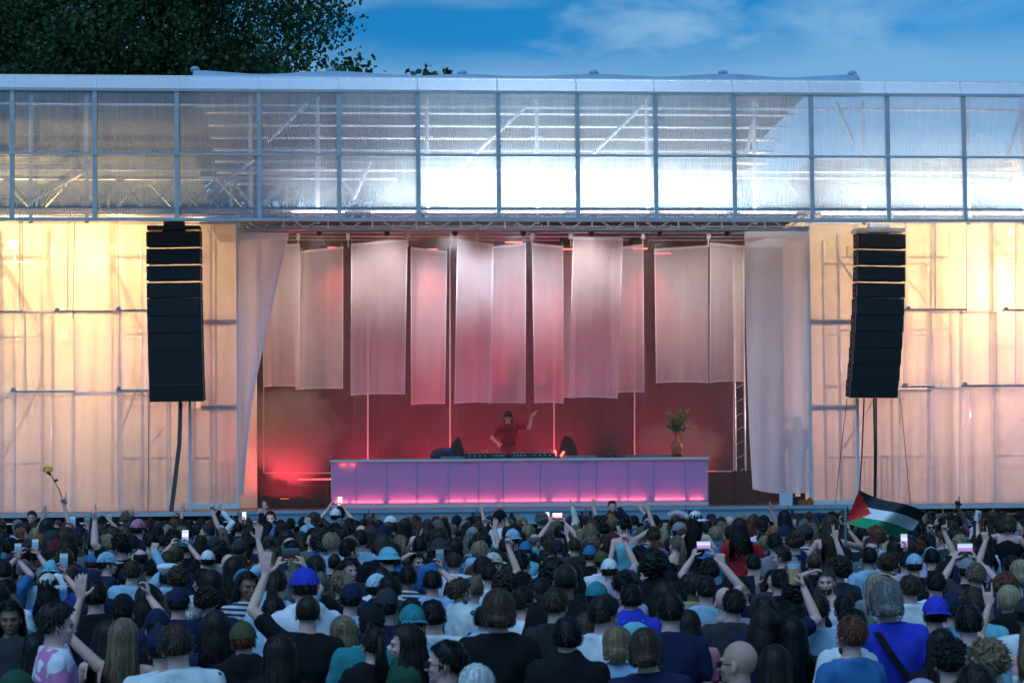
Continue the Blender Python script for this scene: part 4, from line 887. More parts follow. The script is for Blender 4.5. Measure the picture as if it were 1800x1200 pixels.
CM = {k: mat('cloth_'+k.replace(' ', '_'), v, .88, var=.14, vscale=7, bump=.9, bscale=8, spec=.2, stretch=(1, 1, .55)) for k, v in CC.items()}
def pat(name, base, cols, sc, kind='noise'):
    m = bpy.data.materials.new(name); m.use_nodes = True; nt = m.node_tree; b = nt.nodes['Principled BSDF']; N = nt.nodes.new; L = nt.links.new; tc = N('ShaderNodeTexCoord')
    if kind == 'stripe': t = N('ShaderNodeTexWave'); t.bands_direction = 'X'; t.inputs['Scale'].default_value = sc; o = t.outputs['Fac']
    elif kind == 'hoop': t = N('ShaderNodeTexWave'); t.bands_direction = 'Z'; t.inputs['Scale'].default_value = sc; o = t.outputs['Fac']
    else: t = N('ShaderNodeTexVoronoi' if kind == 'flower' else 'ShaderNodeTexNoise'); t.inputs['Scale'].default_value = sc; o = t.outputs['Distance' if kind == 'flower' else 'Fac']
    cr = N('ShaderNodeValToRGB'); cr.color_ramp.interpolation = 'CONSTANT'; e = cr.color_ramp.elements; e[0].color = (*cols[0], 1); e[0].position = 0; e[1].color = (*base, 1); e[1].position = .33 if kind == 'flower' else (.44 if kind == 'noise' else .5)
    if len(cols) > 1: q = e.new(.15 if kind == 'flower' else .6); q.color = (*cols[1], 1)
    L(tc.outputs['Object'], t.inputs['Vector']); L(o, cr.inputs[0]); L(cr.outputs[0], b.inputs['Base Color']); b.inputs['Roughness'].default_value = .85; return m
CM['blue floral'] = pat('cloth_blue_floral', (.02, .06, .30), [(.5, .5, .12), (.10, .30, .55)], 16, 'flower'); CM['white and pink'] = pat('cloth_white_pink', (.72, .72, .76), [(.6, .2, .4)], 7)
CM['pink floral'] = pat('cloth_pink_floral', (.70, .70, .75), [(.60, .06, .20), (.15, .3, .6)], 20, 'flower'); CM['pale stripe'] = pat('cloth_pale_stripe', (.30, .50, .66), [(.55, .68, .78)], 40, 'stripe')
CM['lilac stripe'] = pat('cloth_lilac_stripe', (.5, .45, .6), [(.22, .2, .36)], 14, 'hoop'); CM['green and white'] = pat('cloth_green_white', (.65, .72, .72), [(.05, .22, .10), (.02, .05, .10)], 9, 'flower')
CM['plaid'] = pat('cloth_plaid', (.03, .05, .12), [(.30, .34, .40)], 9, 'stripe'); CM['striped'] = pat('cloth_striped', (.62, .64, .66), [(.03, .04, .09)], 7, 'hoop'); CM['patterned'] = pat('cloth_patterned', (.10, .12, .14), [(.45, .42, .35), (.03, .10, .12)], 13, 'flower')
CM['tie-dye'] = pat('cloth_teal_black', (.03, .05, .06), [(.25, .5, .5)], 8); CM['black and mustard'] = pat('cloth_mustard_black', (.012, .013, .015), [(.45, .27, .03)], 1.6)
HEADC = V3((0, -.012, 1.652))
def arm_pts(mb, sh, el, wr, r=(.052, .042, .036, .026)):
    mb.cap(sh, el, r[0], r[1]); mb.cap(el, el.lerp(wr, .35), r[1]*.96, r[2]*1.05); mb.cap(el.lerp(wr, .35), wr, r[2]*1.05, r[3])
def hand(mb, w, d, n, kind, side):
    d = d.normalized(); n = (n-d*n.dot(d)).normalized(); s = d.cross(n)*side     # s points to the thumb side
    for o in (-.028, -.009, .010, .028): mb.cap(w+d*.015+s*o*.55, w+d*.085+s*o, .0155, .0125, 8)
    lens = (.078, .084, .078, .062)
    for i, o in enumerate((.030, .010, -.010, -.029)):
        b0 = w+d*.088+s*o; k = kind; L = lens[i]
        if k == 'open': cu = (.08, .12, .15); sp = o*7
        elif k == 'relaxed': cu = (.4, .5, .5); sp = o*1
        elif k == 'point': cu = (.05, .05, .05) if i == 0 else (1.25, 1.5, 1.2); sp = 0
        elif k == 'peace': cu = (.05, .05, .05) if i < 2 else (1.25, 1.5, 1.2); sp = o*8 if i < 2 else 0
        elif k == 'horns': cu = (.05, .05, .05) if i in (0, 3) else (1.25, 1.5, 1.2); sp = o*6
        elif k == 'grip': cu = (.75, .75, .5); sp = 0
        else: cu = (1.3, 1.45, 1.1); sp = 0
        a = 0; p = b0
        for j, f in enumerate((.46, .30, .24)):
            a += cu[j]; dd = (d*math.cos(a)+n*math.sin(a)+s*sp*.35).normalized(); q = p+dd*L*f
            mb.cap(p, q, .0098-.0008*j, .0090-.0008*j, 7); p = q
    t0 = w+d*.028+s*.028; 
    if kind in ('open', 'relaxed'): t1 = t0+(s*.9+d*.55).normalized()*.042; t2 = t1+(s*.55+d*.8).normalized()*.034
    elif kind == 'grip': t1 = t0+(s*.6+d*.6+n*.6).normalized()*.042; t2 = t1+(d*.7+n*.7).normalized()*.034
    else: t1 = t0+(s*.4+d*.6+n*.7).normalized()*.040; t2 = t1+(d*.3+n*.3-s*.8).normalized()*.030
    mb.cap(w+d*.01+s*.012, t0, .015, .0135, 7); mb.cap(t0, t1, .0125, .0115, 7); mb.cap(t1, t2, .0115, .009, 7)
def ik(sh, wr, pole, l1=.285, l2=.26):
    v = wr-sh; D = min(v.length, l1+l2-.004); v.normalize(); wr = sh+v*D
    a = (l1*l1-l2*l2+D*D)/(2*D); h = math.sqrt(max(l1*l1-a*a, 0)); p = (pole-v*pole.dot(v)).normalized()
    return sh+v*a+p*h, wr
SHR = V3((.185, -.005, 1.415))
# pose: (right wrist, right pole, right hand dir, palm normal, kind), same for left (mirrored x given explicitly)
def A(w, pole, d, n, k): return (V3(w), V3(pole), V3(d), V3(n), k)
DOWN = A((.25, .06, .88), (.6, -.6, 0), (0, .1, -1), (-1, 0, 0), 'relaxed')
FOLD = A((.10, .26, 1.12), (.6, -.3, -.6), (-.8, .4, .4), (0, -.6, -.5), 'relaxed')
PSE = {
 'down': (DOWN, DOWN), 'fold': (FOLD, FOLD),
 'point': (A((.20, .14, 1.93), (1, .1, 0), (-.05, .05, 1), (0, -1, 0), 'point'), DOWN),
 'open': (A((.30, .10, 1.90), (1, -.1, 0), (.06, .0, 1), (0, 1, 0), 'open'), FOLD),
 'fist': (A((.16, .16, 1.86), (1, .1, 0), (0, .1, 1), (0, 1, 0), 'fist'), DOWN),
 'peace': (A((.28, .10, 1.91), (1, .0, 0), (-.05, 0, 1), (0, 1, 0), 'peace'), DOWN),
 'lopen': (DOWN, A((.30, .12, 1.88), (1, -.1, 0), (.0, .0, 1), (0, 1, 0), 'open')),
 'lpoint': (DOWN, A((.24, .14, 1.90), (1, .1, 0), (.1, .0, 1), (0, 1, 0), 'point')),
 'both': (A((.34, .08, 1.86), (1, 0, 0), (.15, .0, 1), (0, 1, 0), 'open'), A((.30, .14, 1.84), (1, 0, 0), (.1, .1, 1), (0, 1, 0), 'horns')),
 'phone': (A((.10, .36, 1.74), (1, -.1, -.5), (-.1, .1, 1), (-1, -.2, 0), 'grip'), FOLD),
 'phones': (A((.12, .34, 1.78), (1, 0, -.5), (-.4, .2, 1), (-.5, .2, -.4), 'grip'), A((.12, .34, 1.78), (1, 0, -.5), (-.4, .2, 1), (-.5, .2, -.4), 'grip')),
 'headhand': (A((.17, .05, 1.72), (1, .1, .2), (-1, -.1, .35), (0, 0, -1), 'relaxed'), FOLD),
 'bentup': (A((.36, .22, 1.52), (.5, -.3, -1), (-.1, .1, 1), (0, 1, 0), 'open'), DOWN),
 'hold': (A((.34, .20, 1.80), (1, 0, -.3), (-.15, .25, 1), (-1, .3, 0), 'grip'), FOLD),
 'sit': (A((.24, .20, 1.02), (.8, -.6, -.2), (-.3, .6, -.4), (0, -.4, -1), 'relaxed'),)*2,
}
PSE['sitwave'] = (A((.33, .10, 1.84), (1, 0, 0), (.05, .0, 1), (0, 1, 0), 'point'), A((.40, .02, 1.30), (.4, -.5, -1), (.1, .2, 1), (0, 1, 0), 'relaxed'))
PSE['sitcup'] = (PSE['sit'][0], A((.46, .18, 1.62), (1, 0, -.4), (.0, .1, 1), (.9, .2, 0), 'grip'))
PSE['sitflag'] = (A((.30, .18, 1.55), (1, 0, -.6), (-.1, .4, .9), (-1, .3, 0), 'grip'), PSE['sit'][1])
PSE['dj'] = (A((.24, .26, 1.08), (.7, -.6, 0), (-.1, .8, -.3), (0, -.1, -1), 'relaxed'), A((.50, .04, 1.66), (.2, -.2, -1), (.8, .1, .6), (0, 1, 0), 'peace'))
MIR = Matrix.Diagonal((-1, 1, 1))
ANCH = {}
def joints(pose, fem, seated):
    w = .90 if fem else 1.0; out = []
    for k, sd in ((0, 1), (1, -1)):
        wr, pole, d, n, kind = PSE[pose][k]; sh = V3((SHR.x*w, SHR.y, SHR.z))
        if wr.z > 1.6: sh = sh+V3((-.012, .0, .035))
        el, wr = ik(sh, wr, pole)
        pts = [sh, el, wr, d.copy(), n.copy()]
        if sd < 0: pts = [V3((-p.x, p.y, p.z)) for p in pts]
        out.append((*pts, kind))
    return out
def torso_rings(fem, g=0.0):
    w = .90 if fem else 1.0; h = 1.04 if fem else 1.0
    R_ = [(0, -.01, 1.525, .060, .060), (0, -.01, 1.495, .090*w, .070), (0, -.01, 1.47, .130*w, .080), (0, -.01, 1.445, .168*w, .088), (0, -.008, 1.40, .192*w, .104), (0, -.005, 1.33, .192*w, .118), (0, 0, 1.24, .178*w, .122), (0, 0, 1.12, .155*w, .110), (0, 0, 1.02, .150*w*h, .108), (0, -.005, .92, .168*w*h, .120), (0, -.01, .84, .175*w*h, .125)]
    return [(x, y, z+(.6*g if i < 4 else 0), a+g, b+g) for i, (x, y, z, a, b) in enumerate(R_)]
def head_shapes(mb, fem=False, dz=0):
    E = lambda c, r, **k: mb.ell((c[0], c[1], c[2]+dz), r, **k)
    E((0, -.014, 1.655), (.0765, .094, .096), nu=20, nv=14); E((0, .022, 1.605), (.064, .070, .080), nu=16, nv=12); E((0, .030, 1.560), (.050 if not fem else .044, .052, .040), nu=14, nv=10)
    E((0, .072, 1.540), (.020, .016, .016)); E((0, .070, 1.645), (.052, .028, .020)); E((0, .092, 1.612), (.0085, .014, .028)); E((0, .104, 1.594), (.014, .014, .011))
    E((0, .082, 1.568), (.024, .014, .012)); 
    for s in (-1, 1):
        E((s*.079, -.004, 1.610), (.010, .020, .033)); E((s*.040, .064, 1.600), (.020, .020, .018))
    mb.cap((0, -.022, 1.44+dz), (0, -.006, 1.585+dz), .062 if not fem else .053, .058 if not fem else .049, 14)
BODY = {}
def voxel(mb, name, vs, dec=None, smooth=2, fac=.5):
    me = mb.mesh(name)
    mods = [('REMESH', dict(mode='VOXEL', voxel_size=vs)), ('SMOOTH', dict(iterations=smooth, factor=fac))]
    if dec: mods.append(('DECIMATE', dict(ratio=dec)))
    me = mod_apply(me, mods, name); me.polygons.foreach_set('use_smooth', [True]*len(me.polygons)); return me
def facepaint(me):
    me.materials.clear()
    for _ in range(4): me.materials.append(None)
    n = len(me.polygons); c = np.zeros(n*3); me.polygons.foreach_get('center', c); c = c.reshape(-1, 3); mi = np.zeros(n, int); x, y, z = np.abs(c[:, 0]), c[:, 1], c[:, 2]
    mi[(((x-.030)/.0135)**2+((z-1.622)/.0065)**2 < 1) & (y > .055)] = 1
    mi[(x < .021) & (np.abs(z-1.568) < .0055) & (y > .075)] = 2
    mi[(((x-.030)/.019)**2+((z-1.641)/.005)**2 < 1) & (y > .06)] = 3
    me.polygons.foreach_set('material_index', mi)
def body(pose, fem):
    k = (pose, fem)
    if k in BODY: return BODY[k]
    mb = MB(); head_shapes(mb, fem); mb.loft(torso_rings(fem, -.006)); J = joints(pose, fem, pose.startswith('sit')); f = .86 if fem else 1.0
    for i, (sh, el, wr, d, n, kind) in enumerate(J):
        arm_pts(mb, sh, el, wr, tuple(q*f for q in (.052, .041, .037, .026))); hand(mb, wr, d, n, kind, 1 if i == 0 else -1)
        mb.cap(V3((sh.x*.5, -.01, 1.43)), sh, .05*f, .055*f)
    up = pose not in ('down', 'fold')
    me = voxel(mb, 'person', .0062, .30 if up else .28, 3, .5)
    facepaint(me); BODY[k] = me; ANCH[k] = J; return me
SHIRT = {}
def shirt(pose, fem, kind):
    k = (pose, fem, kind)
    if k in SHIRT: return SHIRT[k]
    mb = MB(); J = joints(pose, fem, False); f = .90 if fem else 1.0
    rg = torso_rings(fem, .016)
    if kind == 'tank': rg = [(0, 0, 1.43, .115*f, .085)]+[(x, y, z, a-.006, b) for x, y, z, a, b in rg[4:] if z < 1.40]; rg[0] = (0, 0, 1.40, .135*f, .100)
    elif kind == 'hood': rg = torso_rings(fem, .034); mb.ell((0, -.075, 1.50), (.12, .075, .055), 14, 10); mb.ell((0, -.10, 1.44), (.10, .06, .07), 14, 10)
    elif kind == 'jacket': rg = torso_rings(fem, .028); mb.loft([(0, -.01, 1.50, .085, .085), (0, -.012, 1.56, .078, .078)])
    else: rg = rg[1:]
    if kind in ('tee', 'long', 'tank'): mb.loft([(x, y, z, a+.006*math.sin(z*31), b) for x, y, z, a, b in rg], 24)
    else: mb.loft(rg, 24)
    if kind == 'tank':
        for s in (-1, 1): mb.cap((s*.085*f, -.085, 1.38), (s*.09*f, -.03, 1.475), .014, .014, 6); mb.cap((s*.09*f, -.03, 1.475), (s*.085*f, .07, 1.38), .014, .014, 6)
    for i, (sh, el, wr, d, n, kd) in enumerate(J):
        if kind == 'tank': continue
        mb.cap(V3((sh.x*.5, -.01, 1.435)), sh, .062*f, .072*f)
        if kind == 'tee': mb.cap(sh, sh.lerp(el, .62), .072*f, .070*f)
        else: q = 1.12 if kind in ('jacket', 'hood') else 1; mb.cap(sh, el, .072*f*q, .058*q*f); mb.cap(el, el.lerp(wr, .95), .058*q*f, .042*q*f)
    me = voxel(mb, 'shirt', .017, .6, 3, .6)
    co = np.zeros(len(me.vertices)*3); me.vertices.foreach_get('co', co); co = co.reshape(-1, 3); no = np.zeros(len(me.vertices)*3); me.vertices.foreach_get('normal', no); no = no.reshape(-1, 3); sd = sum(map(ord, str(k))) % 97
    for i in range(len(co)):
        v = co[i]; a = noise.noise(V3((v[0]*9+sd, v[1]*9, v[2]*4)))*.014+noise.noise(V3((v[0]*16+v[2]*9, v[1]*20+sd, v[2]*12)))*.010
        co[i] = v+no[i]*a
    me.vertices.foreach_set('co', co.ravel()); me.update(); me.materials.clear(); me.materials.append(None); SHIRT[k] = me; return me
def trousers(seated):
    mb = MB()
    if seated:
        mb.loft([(0, -.02, .80, .16, .12), (0, 0, .90, .185, .14), (0, 0, 1.0, .165, .12)])
        for s in (-1, 1): mb.cap((s*.10, .02, .88), (s*.19, .40, .90), .095, .075); mb.cap((s*.19, .40, .90), (s*.13, .44, .46), .07, .05); mb.cap((s*.13, .42, .44), (s*.13, .52, .40), .045, .035)
    else:
        mb.loft([(0, -.01, .80, .165, .12), (0, -.01, .9, .18, .125), (0, 0, 1.0, .168, .12)])
        for s in (-1, 1): mb.cap((s*.09, -.01, .86), (s*.11, .01, .48), .092, .066); mb.cap((s*.11, .01, .48), (s*.12, -.02, .10), .066, .05); mb.cap((s*.12, -.03, .05), (s*.13, .15, .04), .05, .042)
    me = voxel(mb, 'trousers', .026, .5, 2, .5); me.materials.clear(); me.materials.append(None); return me
TR = {0: trousers(False), 1: trousers(True)}
# ---------- hair
def scalp_pt(th, ph, off):      # th from top (0) down, ph azimuth (0 = front)
    d = V3((math.sin(th)*math.sin(ph), math.sin(th)*math.cos(ph), math.cos(th)))
    return HEADC+V3((d.x*(.079+off), d.y*(.098+off), d.z*(.099+off))), d
HAIR = {}
def hair(kind):
    if kind in HAIR: return HAIR[kind]
    r = random.Random(sum(map(ord, kind))); mb = MB()
    long = kind in ('long', 'wavy', 'vlong', 'longcurly'); t = {'buzz': .004, 'short': .012, 'crew': .010, 'quiff': .014, 'curly': .018, 'mid': .013, 'bob': .012, 'bun': .010, 'pony': .010, 'afro': .042, 'balding': .006, 'thin': .008, 'tousled': .013}.get(kind, .014)
    # base shell
    nu, nv = 40, 22; vs = []; ok = {}
    for j in range(nv+1):
        th = math.pi*.74*j/nv
        for i in range(nu):
            ph = 2*math.pi*i/nu; ln = noise.noise(V3((math.sin(ph)*2, math.cos(ph)*2, th*2+t*99)))
            tt = t*(1+.8*ln)
            if kind == 'quiff' and math.cos(ph) > .2 and th < 1.2: tt += .022*math.cos(ph)*math.sin(th*1.4)
            if kind == 'crew' and th > 1.0: tt *= .45
            if kind in ('short', 'quiff') and th > 1.35: tt *= .5
            p, d = scalp_pt(th, ph, tt); vs.append(p); cf = math.cos(ph)
            front = 1.02 if not long and kind not in ('bob', 'mid') else .98
            lim = front+(.55)*min(1, max(0, (.75-cf)/.5)) if cf > .25 else (1.62 if abs(cf) < .25 else 2.02+.18*max(0, -cf))
            if kind in ('balding', 'thin'): okk = th > 1.05 and th < lim and cf < .3
            else: okk = th < lim
            ok[(j, i)] = okk
    fs = [(j*nu+i, (j+1)*nu+i, (j+1)*nu+(i+1) % nu, j*nu+(i+1) % nu) for j in range(nv) for i in range(nu) if ok[(j, i)] or (j == 0 and kind not in ('balding', 'thin'))]
    mb.add(vs, fs)
    def tuft(p, d, flow, L, w, lift):
        a = (flow*1.0+d*lift).normalized(); s = d.cross(a).normalized()*w; q = p+a*L*.5+d*.002; e = p+(a*L).lerp(a*L-d*L*.2, .6)
        mb.add([p-s, p+s, q+s*.8, q-s*.8, e], [(0, 1, 2, 3), (3, 2, 4)])
    n = {'buzz': 0, 'crew': 260, 'short': 420, 'quiff': 460, 'curly': 520, 'mid': 420, 'bob': 300, 'bun': 200, 'pony': 200, 'afro': 800, 'balding': 120, 'thin': 160, 'tousled': 520}.get(kind, 160)
    for _ in range(n):
        th = math.acos(1-r.random()*1.35); ph = r.uniform(0, 6.283); cf = math.cos(ph)
        if cf > .3 and th > 1.0: continue
        if th > 2.0: continue
        if kind in ('balding', 'thin') and (th < 1.1 or cf > .3): continue
        p, d = scalp_pt(th, ph, t*.75); down = V3((d.x*d.z, d.y*d.z, -(1-d.z*d.z))); down = down.normalized() if down.length > .01 else V3((0, -1, 0))
        if kind in ('quiff', 'crew') and th < .9: down = V3((0, .7, .3))
        rd = V3((r.uniform(-1, 1), r.uniform(-1, 1), r.uniform(-1, 1)))
        if kind in ('curly', 'afro', 'tousled'): tuft(p, d, (down*.5+rd*.9).normalized(), r.uniform(.02, .04), .006, .7)
        else: tuft(p, d, (down+rd*.35).normalized(), r.uniform(.02, .05) if kind != 'crew' else .014, .0045, .28 if r.random() < .8 else .75)
    if kind in ('curly', 'afro', 'tousled', 'mid'):
        for _ in range(70 if kind != 'mid' else 36):
            th = r.uniform(.1, 1.85 if kind != 'mid' else 1.3); ph = r.uniform(.9, 5.4) if th > .95 else r.uniform(0, 6.28); p, d = scalp_pt(th, ph, t*.7); s = {'afro': .03, 'curly': .02, 'tousled': .016, 'mid': .012}[kind]
            mb.ell(p, (s, s, s*.8), 7, 5)
    def fall(ph, th0, length, spread, wav, w, off):
        pts = []; seg = 10
        for k in range(5):
            th = th0+(1.75-th0)*k/4; php = ph
            if abs(ph) < 1.25 and th > .9: php = math.copysign(1.25+.15*(th-.9), ph)*1.0
            p, d = scalp_pt(th, php, off); pts.append((p, d))
        p0, d0 = pts[-1]; dh = V3((d0.x, d0.y, 0)).normalized()
        for k in range(1, seg+1):
            u = k/seg; z = p0.z-length*u
            back = V3((p0.x*(1+spread*u), p0.y, z)); sh = max(0, min(1, (1.50-z)/.10))
            if p0.y < .05: back.y = min(back.y, -.105*sh+back.y*(1-sh)) if abs(back.x) < .17 else back.y
            back.y -= .025*math.sin(u*2.6)*(1 if p0.y < .02 else -.3)
            wv = wav*math.sin(u*15+ph*5+w*900)*(.3+u); back += V3((wv, wv*.5, 0)); pts.append((back, V3((dh.x, dh.y, .1))))
        vs = []; m = len(pts)
        for k, (p, d) in enumerate(pts):
            nx = pts[min(k+1, m-1)][0]-pts[max(k-1, 0)][0]; s = nx.cross(d).normalized()*w*(1 if k < m-2 else .45); vs += [p-s, p+s]
        mb.add(vs, [(2*k, 2*k+1, 2*k+3, 2*k+2) for k in range(m-1)])
    if long or kind in ('bob', 'mid'):
        Ln = {'long': .30, 'wavy': .30, 'vlong': .46, 'longcurly': .38, 'bob': .10, 'mid': .075}[kind]; wv = {'wavy': .012, 'longcurly': .022, 'mid': .008}.get(kind, .004)
        for _ in range(230 if long else 190):
            ph = r.uniform(-math.pi, math.pi)
            if abs(ph) < .5: ph *= 2
            fall(ph, r.uniform(.05, .9), Ln*r.uniform(.62, 1.08), r.uniform(.05, .42) if long else r.uniform(-.30, -.05), wv, r.uniform(.006, .011), t+r.uniform(0, .010))
        # inner mass
        q = []; 
        for k in range(8):
            u = k/7; z = 1.63-Ln*.9*u; q.append((0, -.045-.045*min(1, u*2.2), z, .078*(1+.45*u*(Ln/.3)), .060-.026*min(1, u*1.6)))
        mb.loft(q, 16)
    if kind == 'bun': mb.ell((0, -.10, 1.72), (.045, .04, .042), 14, 10); [tuft(V3((0, -.10, 1.72))+V3((r.uniform(-1, 1), r.uniform(-1, 1), r.uniform(-1, 1))).normalized()*.04, V3((0, -1, 0)), V3((r.uniform(-1, 1), 0, r.uniform(-1, 1))).normalized(), .025, .004, .4) for _ in range(60)]
    if kind == 'topbun': mb.ell((0, -.03, 1.785), (.04, .04, .038), 14, 10)
    if kind == 'pony':
        for _ in range(90):
            a = r.uniform(-1, 1); x0 = a*.018; mb2 = []
            for k in range(9): u = k/8; mb2.append(V3((x0+a*.035*u+.006*math.sin(u*9+a*9), -.108-.075*math.sin(u*2.2)+r.uniform(-.002, .002), 1.70+.03*math.sin(u*3)-.30*u)))
            vs = []
            for p in mb2: vs += [p-V3((.006, 0, 0)), p+V3((.006, 0, 0))]
            mb.add(vs, [(2*k, 2*k+1, 2*k+3, 2*k+2) for k in range(8)])
        mb.loft([(0, -.115, 1.71, .018, .015), (0, -.15, 1.66, .03, .022), (0, -.165, 1.55, .032, .022), (0, -.15, 1.42, .018, .014)], 10)
    me = mb.mesh('hair'); me.materials.append(None); me.polygons.foreach_set('use_smooth', [True]*len(me.polygons)); HAIR[kind] = me; return me
# ---------- hats and worn things
HAT = {}
def hat(kind):
    if kind in HAIR: return HAT[kind]
    if kind in HAT: return HAT[kind]
    mb = MB(); nu, nv = 26, 10
    def dome(top, off, z1, sq=1.0):
        vs = []
        for j in range(nv+1):
            th = z1*j/nv
            for i in range(nu):
                ph = 2*math.pi*i/nu; p, d = scalp_pt(th, ph, off); p.z = HEADC.z+(p.z-HEADC.z)*top
                if kind in ('cap', 'capback'): p.z += .002*abs(math.sin(ph*3))
                vs.append(p)
        mb.add(vs, [(j*nu+i, (j+1)*nu+i, (j+1)*nu+(i+1) % nu, j*nu+(i+1) % nu) for j in range(nv) for i in range(nu)]); return vs[-nu:]
    if kind in ('cap', 'capback', 'capside'):
        dome(1.08, .020, 1.50); mb.ell((0, HEADC.y, HEADC.z+.099*1.08+.023), (.008, .008, .006), 8, 5)
        ang = {'cap': 0, 'capback': math.pi, 'capside': math.pi/2}[kind]; vs = []; n = 13
        for i in range(n):
            a = -1.05+2.1*i/(n-1)
            for k, rr in enumerate((0, .35, .7, 1.0)):
                p, _ = scalp_pt(1.42, a, .020); o = V3((math.sin(a)*.55, math.cos(a), 0)); 
                q = p+V3((math.sin(a)*.02*rr, .078*rr*math.cos(a*1.25)**.6 if math.cos(a*1.25) > 0 else 0, -.012*rr-.022*rr*math.sin(a)**2)); vs.append(q)
        rot = Matrix.Rotation(-ang, 3, 'Z'); vs = [rot @ (v-V3((0, HEADC.y, 0)))+V3((0, HEADC.y, 0)) for v in vs]
        vs2 = [v-V3((0, 0, .004)) for v in vs]; N_ = len(vs)
        mb.add(vs+vs2, [(4*i+k, 4*i+k+1, 4*i+k+5, 4*i+k+4) for i in range(n-1) for k in range(3)]+[(N_+4*i+k, N_+4*i+k+4, N_+4*i+k+5, N_+4*i+k+1) for i in range(n-1) for k in range(3)]+[(4*i+3, N_+4*i+3, N_+4*i+7, 4*i+7) for i in range(n-1)])
    elif kind == 'beanie': dome(1.16, .020, 1.40); 
    elif kind == 'bucket':
        e = dome(1.02, .026, 1.15); a = [V3((v.x*1.03, (v.y-HEADC.y)*1.03+HEADC.y, v.z-.02)) for v in e]; b = [V3((v.x*1.42, (v.y-HEADC.y)*1.36+HEADC.y, v.z-.06)) for v in e]
        mb.add(list(e)+a+b, [(q*nu+i, (q+1)*nu+i, (q+1)*nu+(i+1) % nu, q*nu+(i+1) % nu) for q in (0, 1) for i in range(nu)])
    elif kind == 'captain':
        mb.loft([(0, -.01, 1.685, .086, .104), (0, -.01, 1.725, .09, .108), (0, -.02, 1.755, .118, .132), (0, -.02, 1.785, .112, .126), (0, -.015, 1.80, .07, .08)], 26, 2.0)
        mb.ell((0, .10, 1.69), (.07, .045, .008), 16, 6)
    elif kind == 'scarf': dome(1.06, .020, 1.75); mb.ell((0, -.12, 1.63), (.03, .02, .02)); mb.cap((0, -.13, 1.62), (.02, -.15, 1.50), .02, .012, 6)
    me = mb.mesh('cap'); me.materials.append(None); bm = bmesh.new(); bm.from_mesh(me); bmesh.ops.recalc_face_normals(bm, faces=bm.faces); bm.to_mesh(me); bm.free(); me.polygons.foreach_set('use_smooth', [True]*len(me.polygons)); HAT[kind] = me; return me
def glasses_mesh(z=0, tilt=0):
    mb = MB()
    for s in (-1, 1):
        mb.box((s*.034, .097+0, 1.622+z), (.052, .010, .034)); mb.tube((s*.062, .092, 1.628+z), (s*.083, .0, 1.628+z), .0035, 5)
    mb.tube((-.012, .101, 1.627+z), (.012, .101, 1.627+z), .003, 5)
    me = mb.mesh('sunglasses'); me.materials.append(BLACK if True else None); return me
def goggles_top():
    mb = MB()
    for s in (-1, 1): mb.ell((s*.034, .062, 1.742), (.028, .010, .018), 10, 6, Matrix.Rotation(R(-50), 3, 'X')); mb.tube((s*.06, .055, 1.735), (s*.092, -.02, 1.69), .0035, 5)
    me = mb.mesh('sunglasses'); me.materials.append(mat('teal_lens', (.02, .16, .20), .15)); return me
GL = glasses_mesh(); GT = goggles_top()
def beard_mesh():
    mb = MB(); mb.ell((0, .028, 1.552), (.058, .062, .045), 16, 10); me = voxel(mb, 'beard', .009, None, 1); me.materials.clear(); me.materials.append(None); return me
BEARD = beard_mesh()
def strap_mesh():
    mb = MB(); pts = [(-.13, .06, 1.46), (-.11, -.03, 1.488), (-.085, -.115, 1.45), (-.03, -.165, 1.33), (.06, -.168, 1.18), (.15, -.135, 1.05), (.18, -.02, .95)]
    vs = []
    for p in pts: vs += [V3(p)+V3((-.022, 0, 0)), V3(p)+V3((.022, 0, 0)), V3(p)+V3((.022, -.006, .0)), V3(p)+V3((-.022, -.006, 0))]
    mb.add(vs, [(4*i+a, 4*i+b, 4*i+4+b, 4*i+4+a) for i in range(len(pts)-1) for a, b in ((0, 1), (1, 2), (2, 3), (3, 0))]); me = mb.mesh('bag_strap'); me.materials.append(CM['black']); return me
STRAP = strap_mesh()
def pack_mesh():
    mb = MB(); mb.loft([(0, -.22, 1.02, .13, .07), (0, -.23, 1.12, .15, .09), (0, -.22, 1.30, .145, .085), (0, -.20, 1.42, .11, .06), (0, -.18, 1.46, .05, .03)])
    for s in (-1, 1): mb.cap((s*.08, -.12, 1.46), (s*.085, -.02, 1.50), .018, .018, 6)
    me = voxel(mb, 'backpack', .02, .7); me.materials.clear(); me.materials.append(None); return me
PACK = pack_mesh()
def child(root, name, me, m=None):
    o = bpy.data.objects.new(name, me); COL.objects.link(o); o.parent = root
    if m: o.material_slots[0].link = 'OBJECT'; o.material_slots[0].material = m
    return o
PEOPLE = []
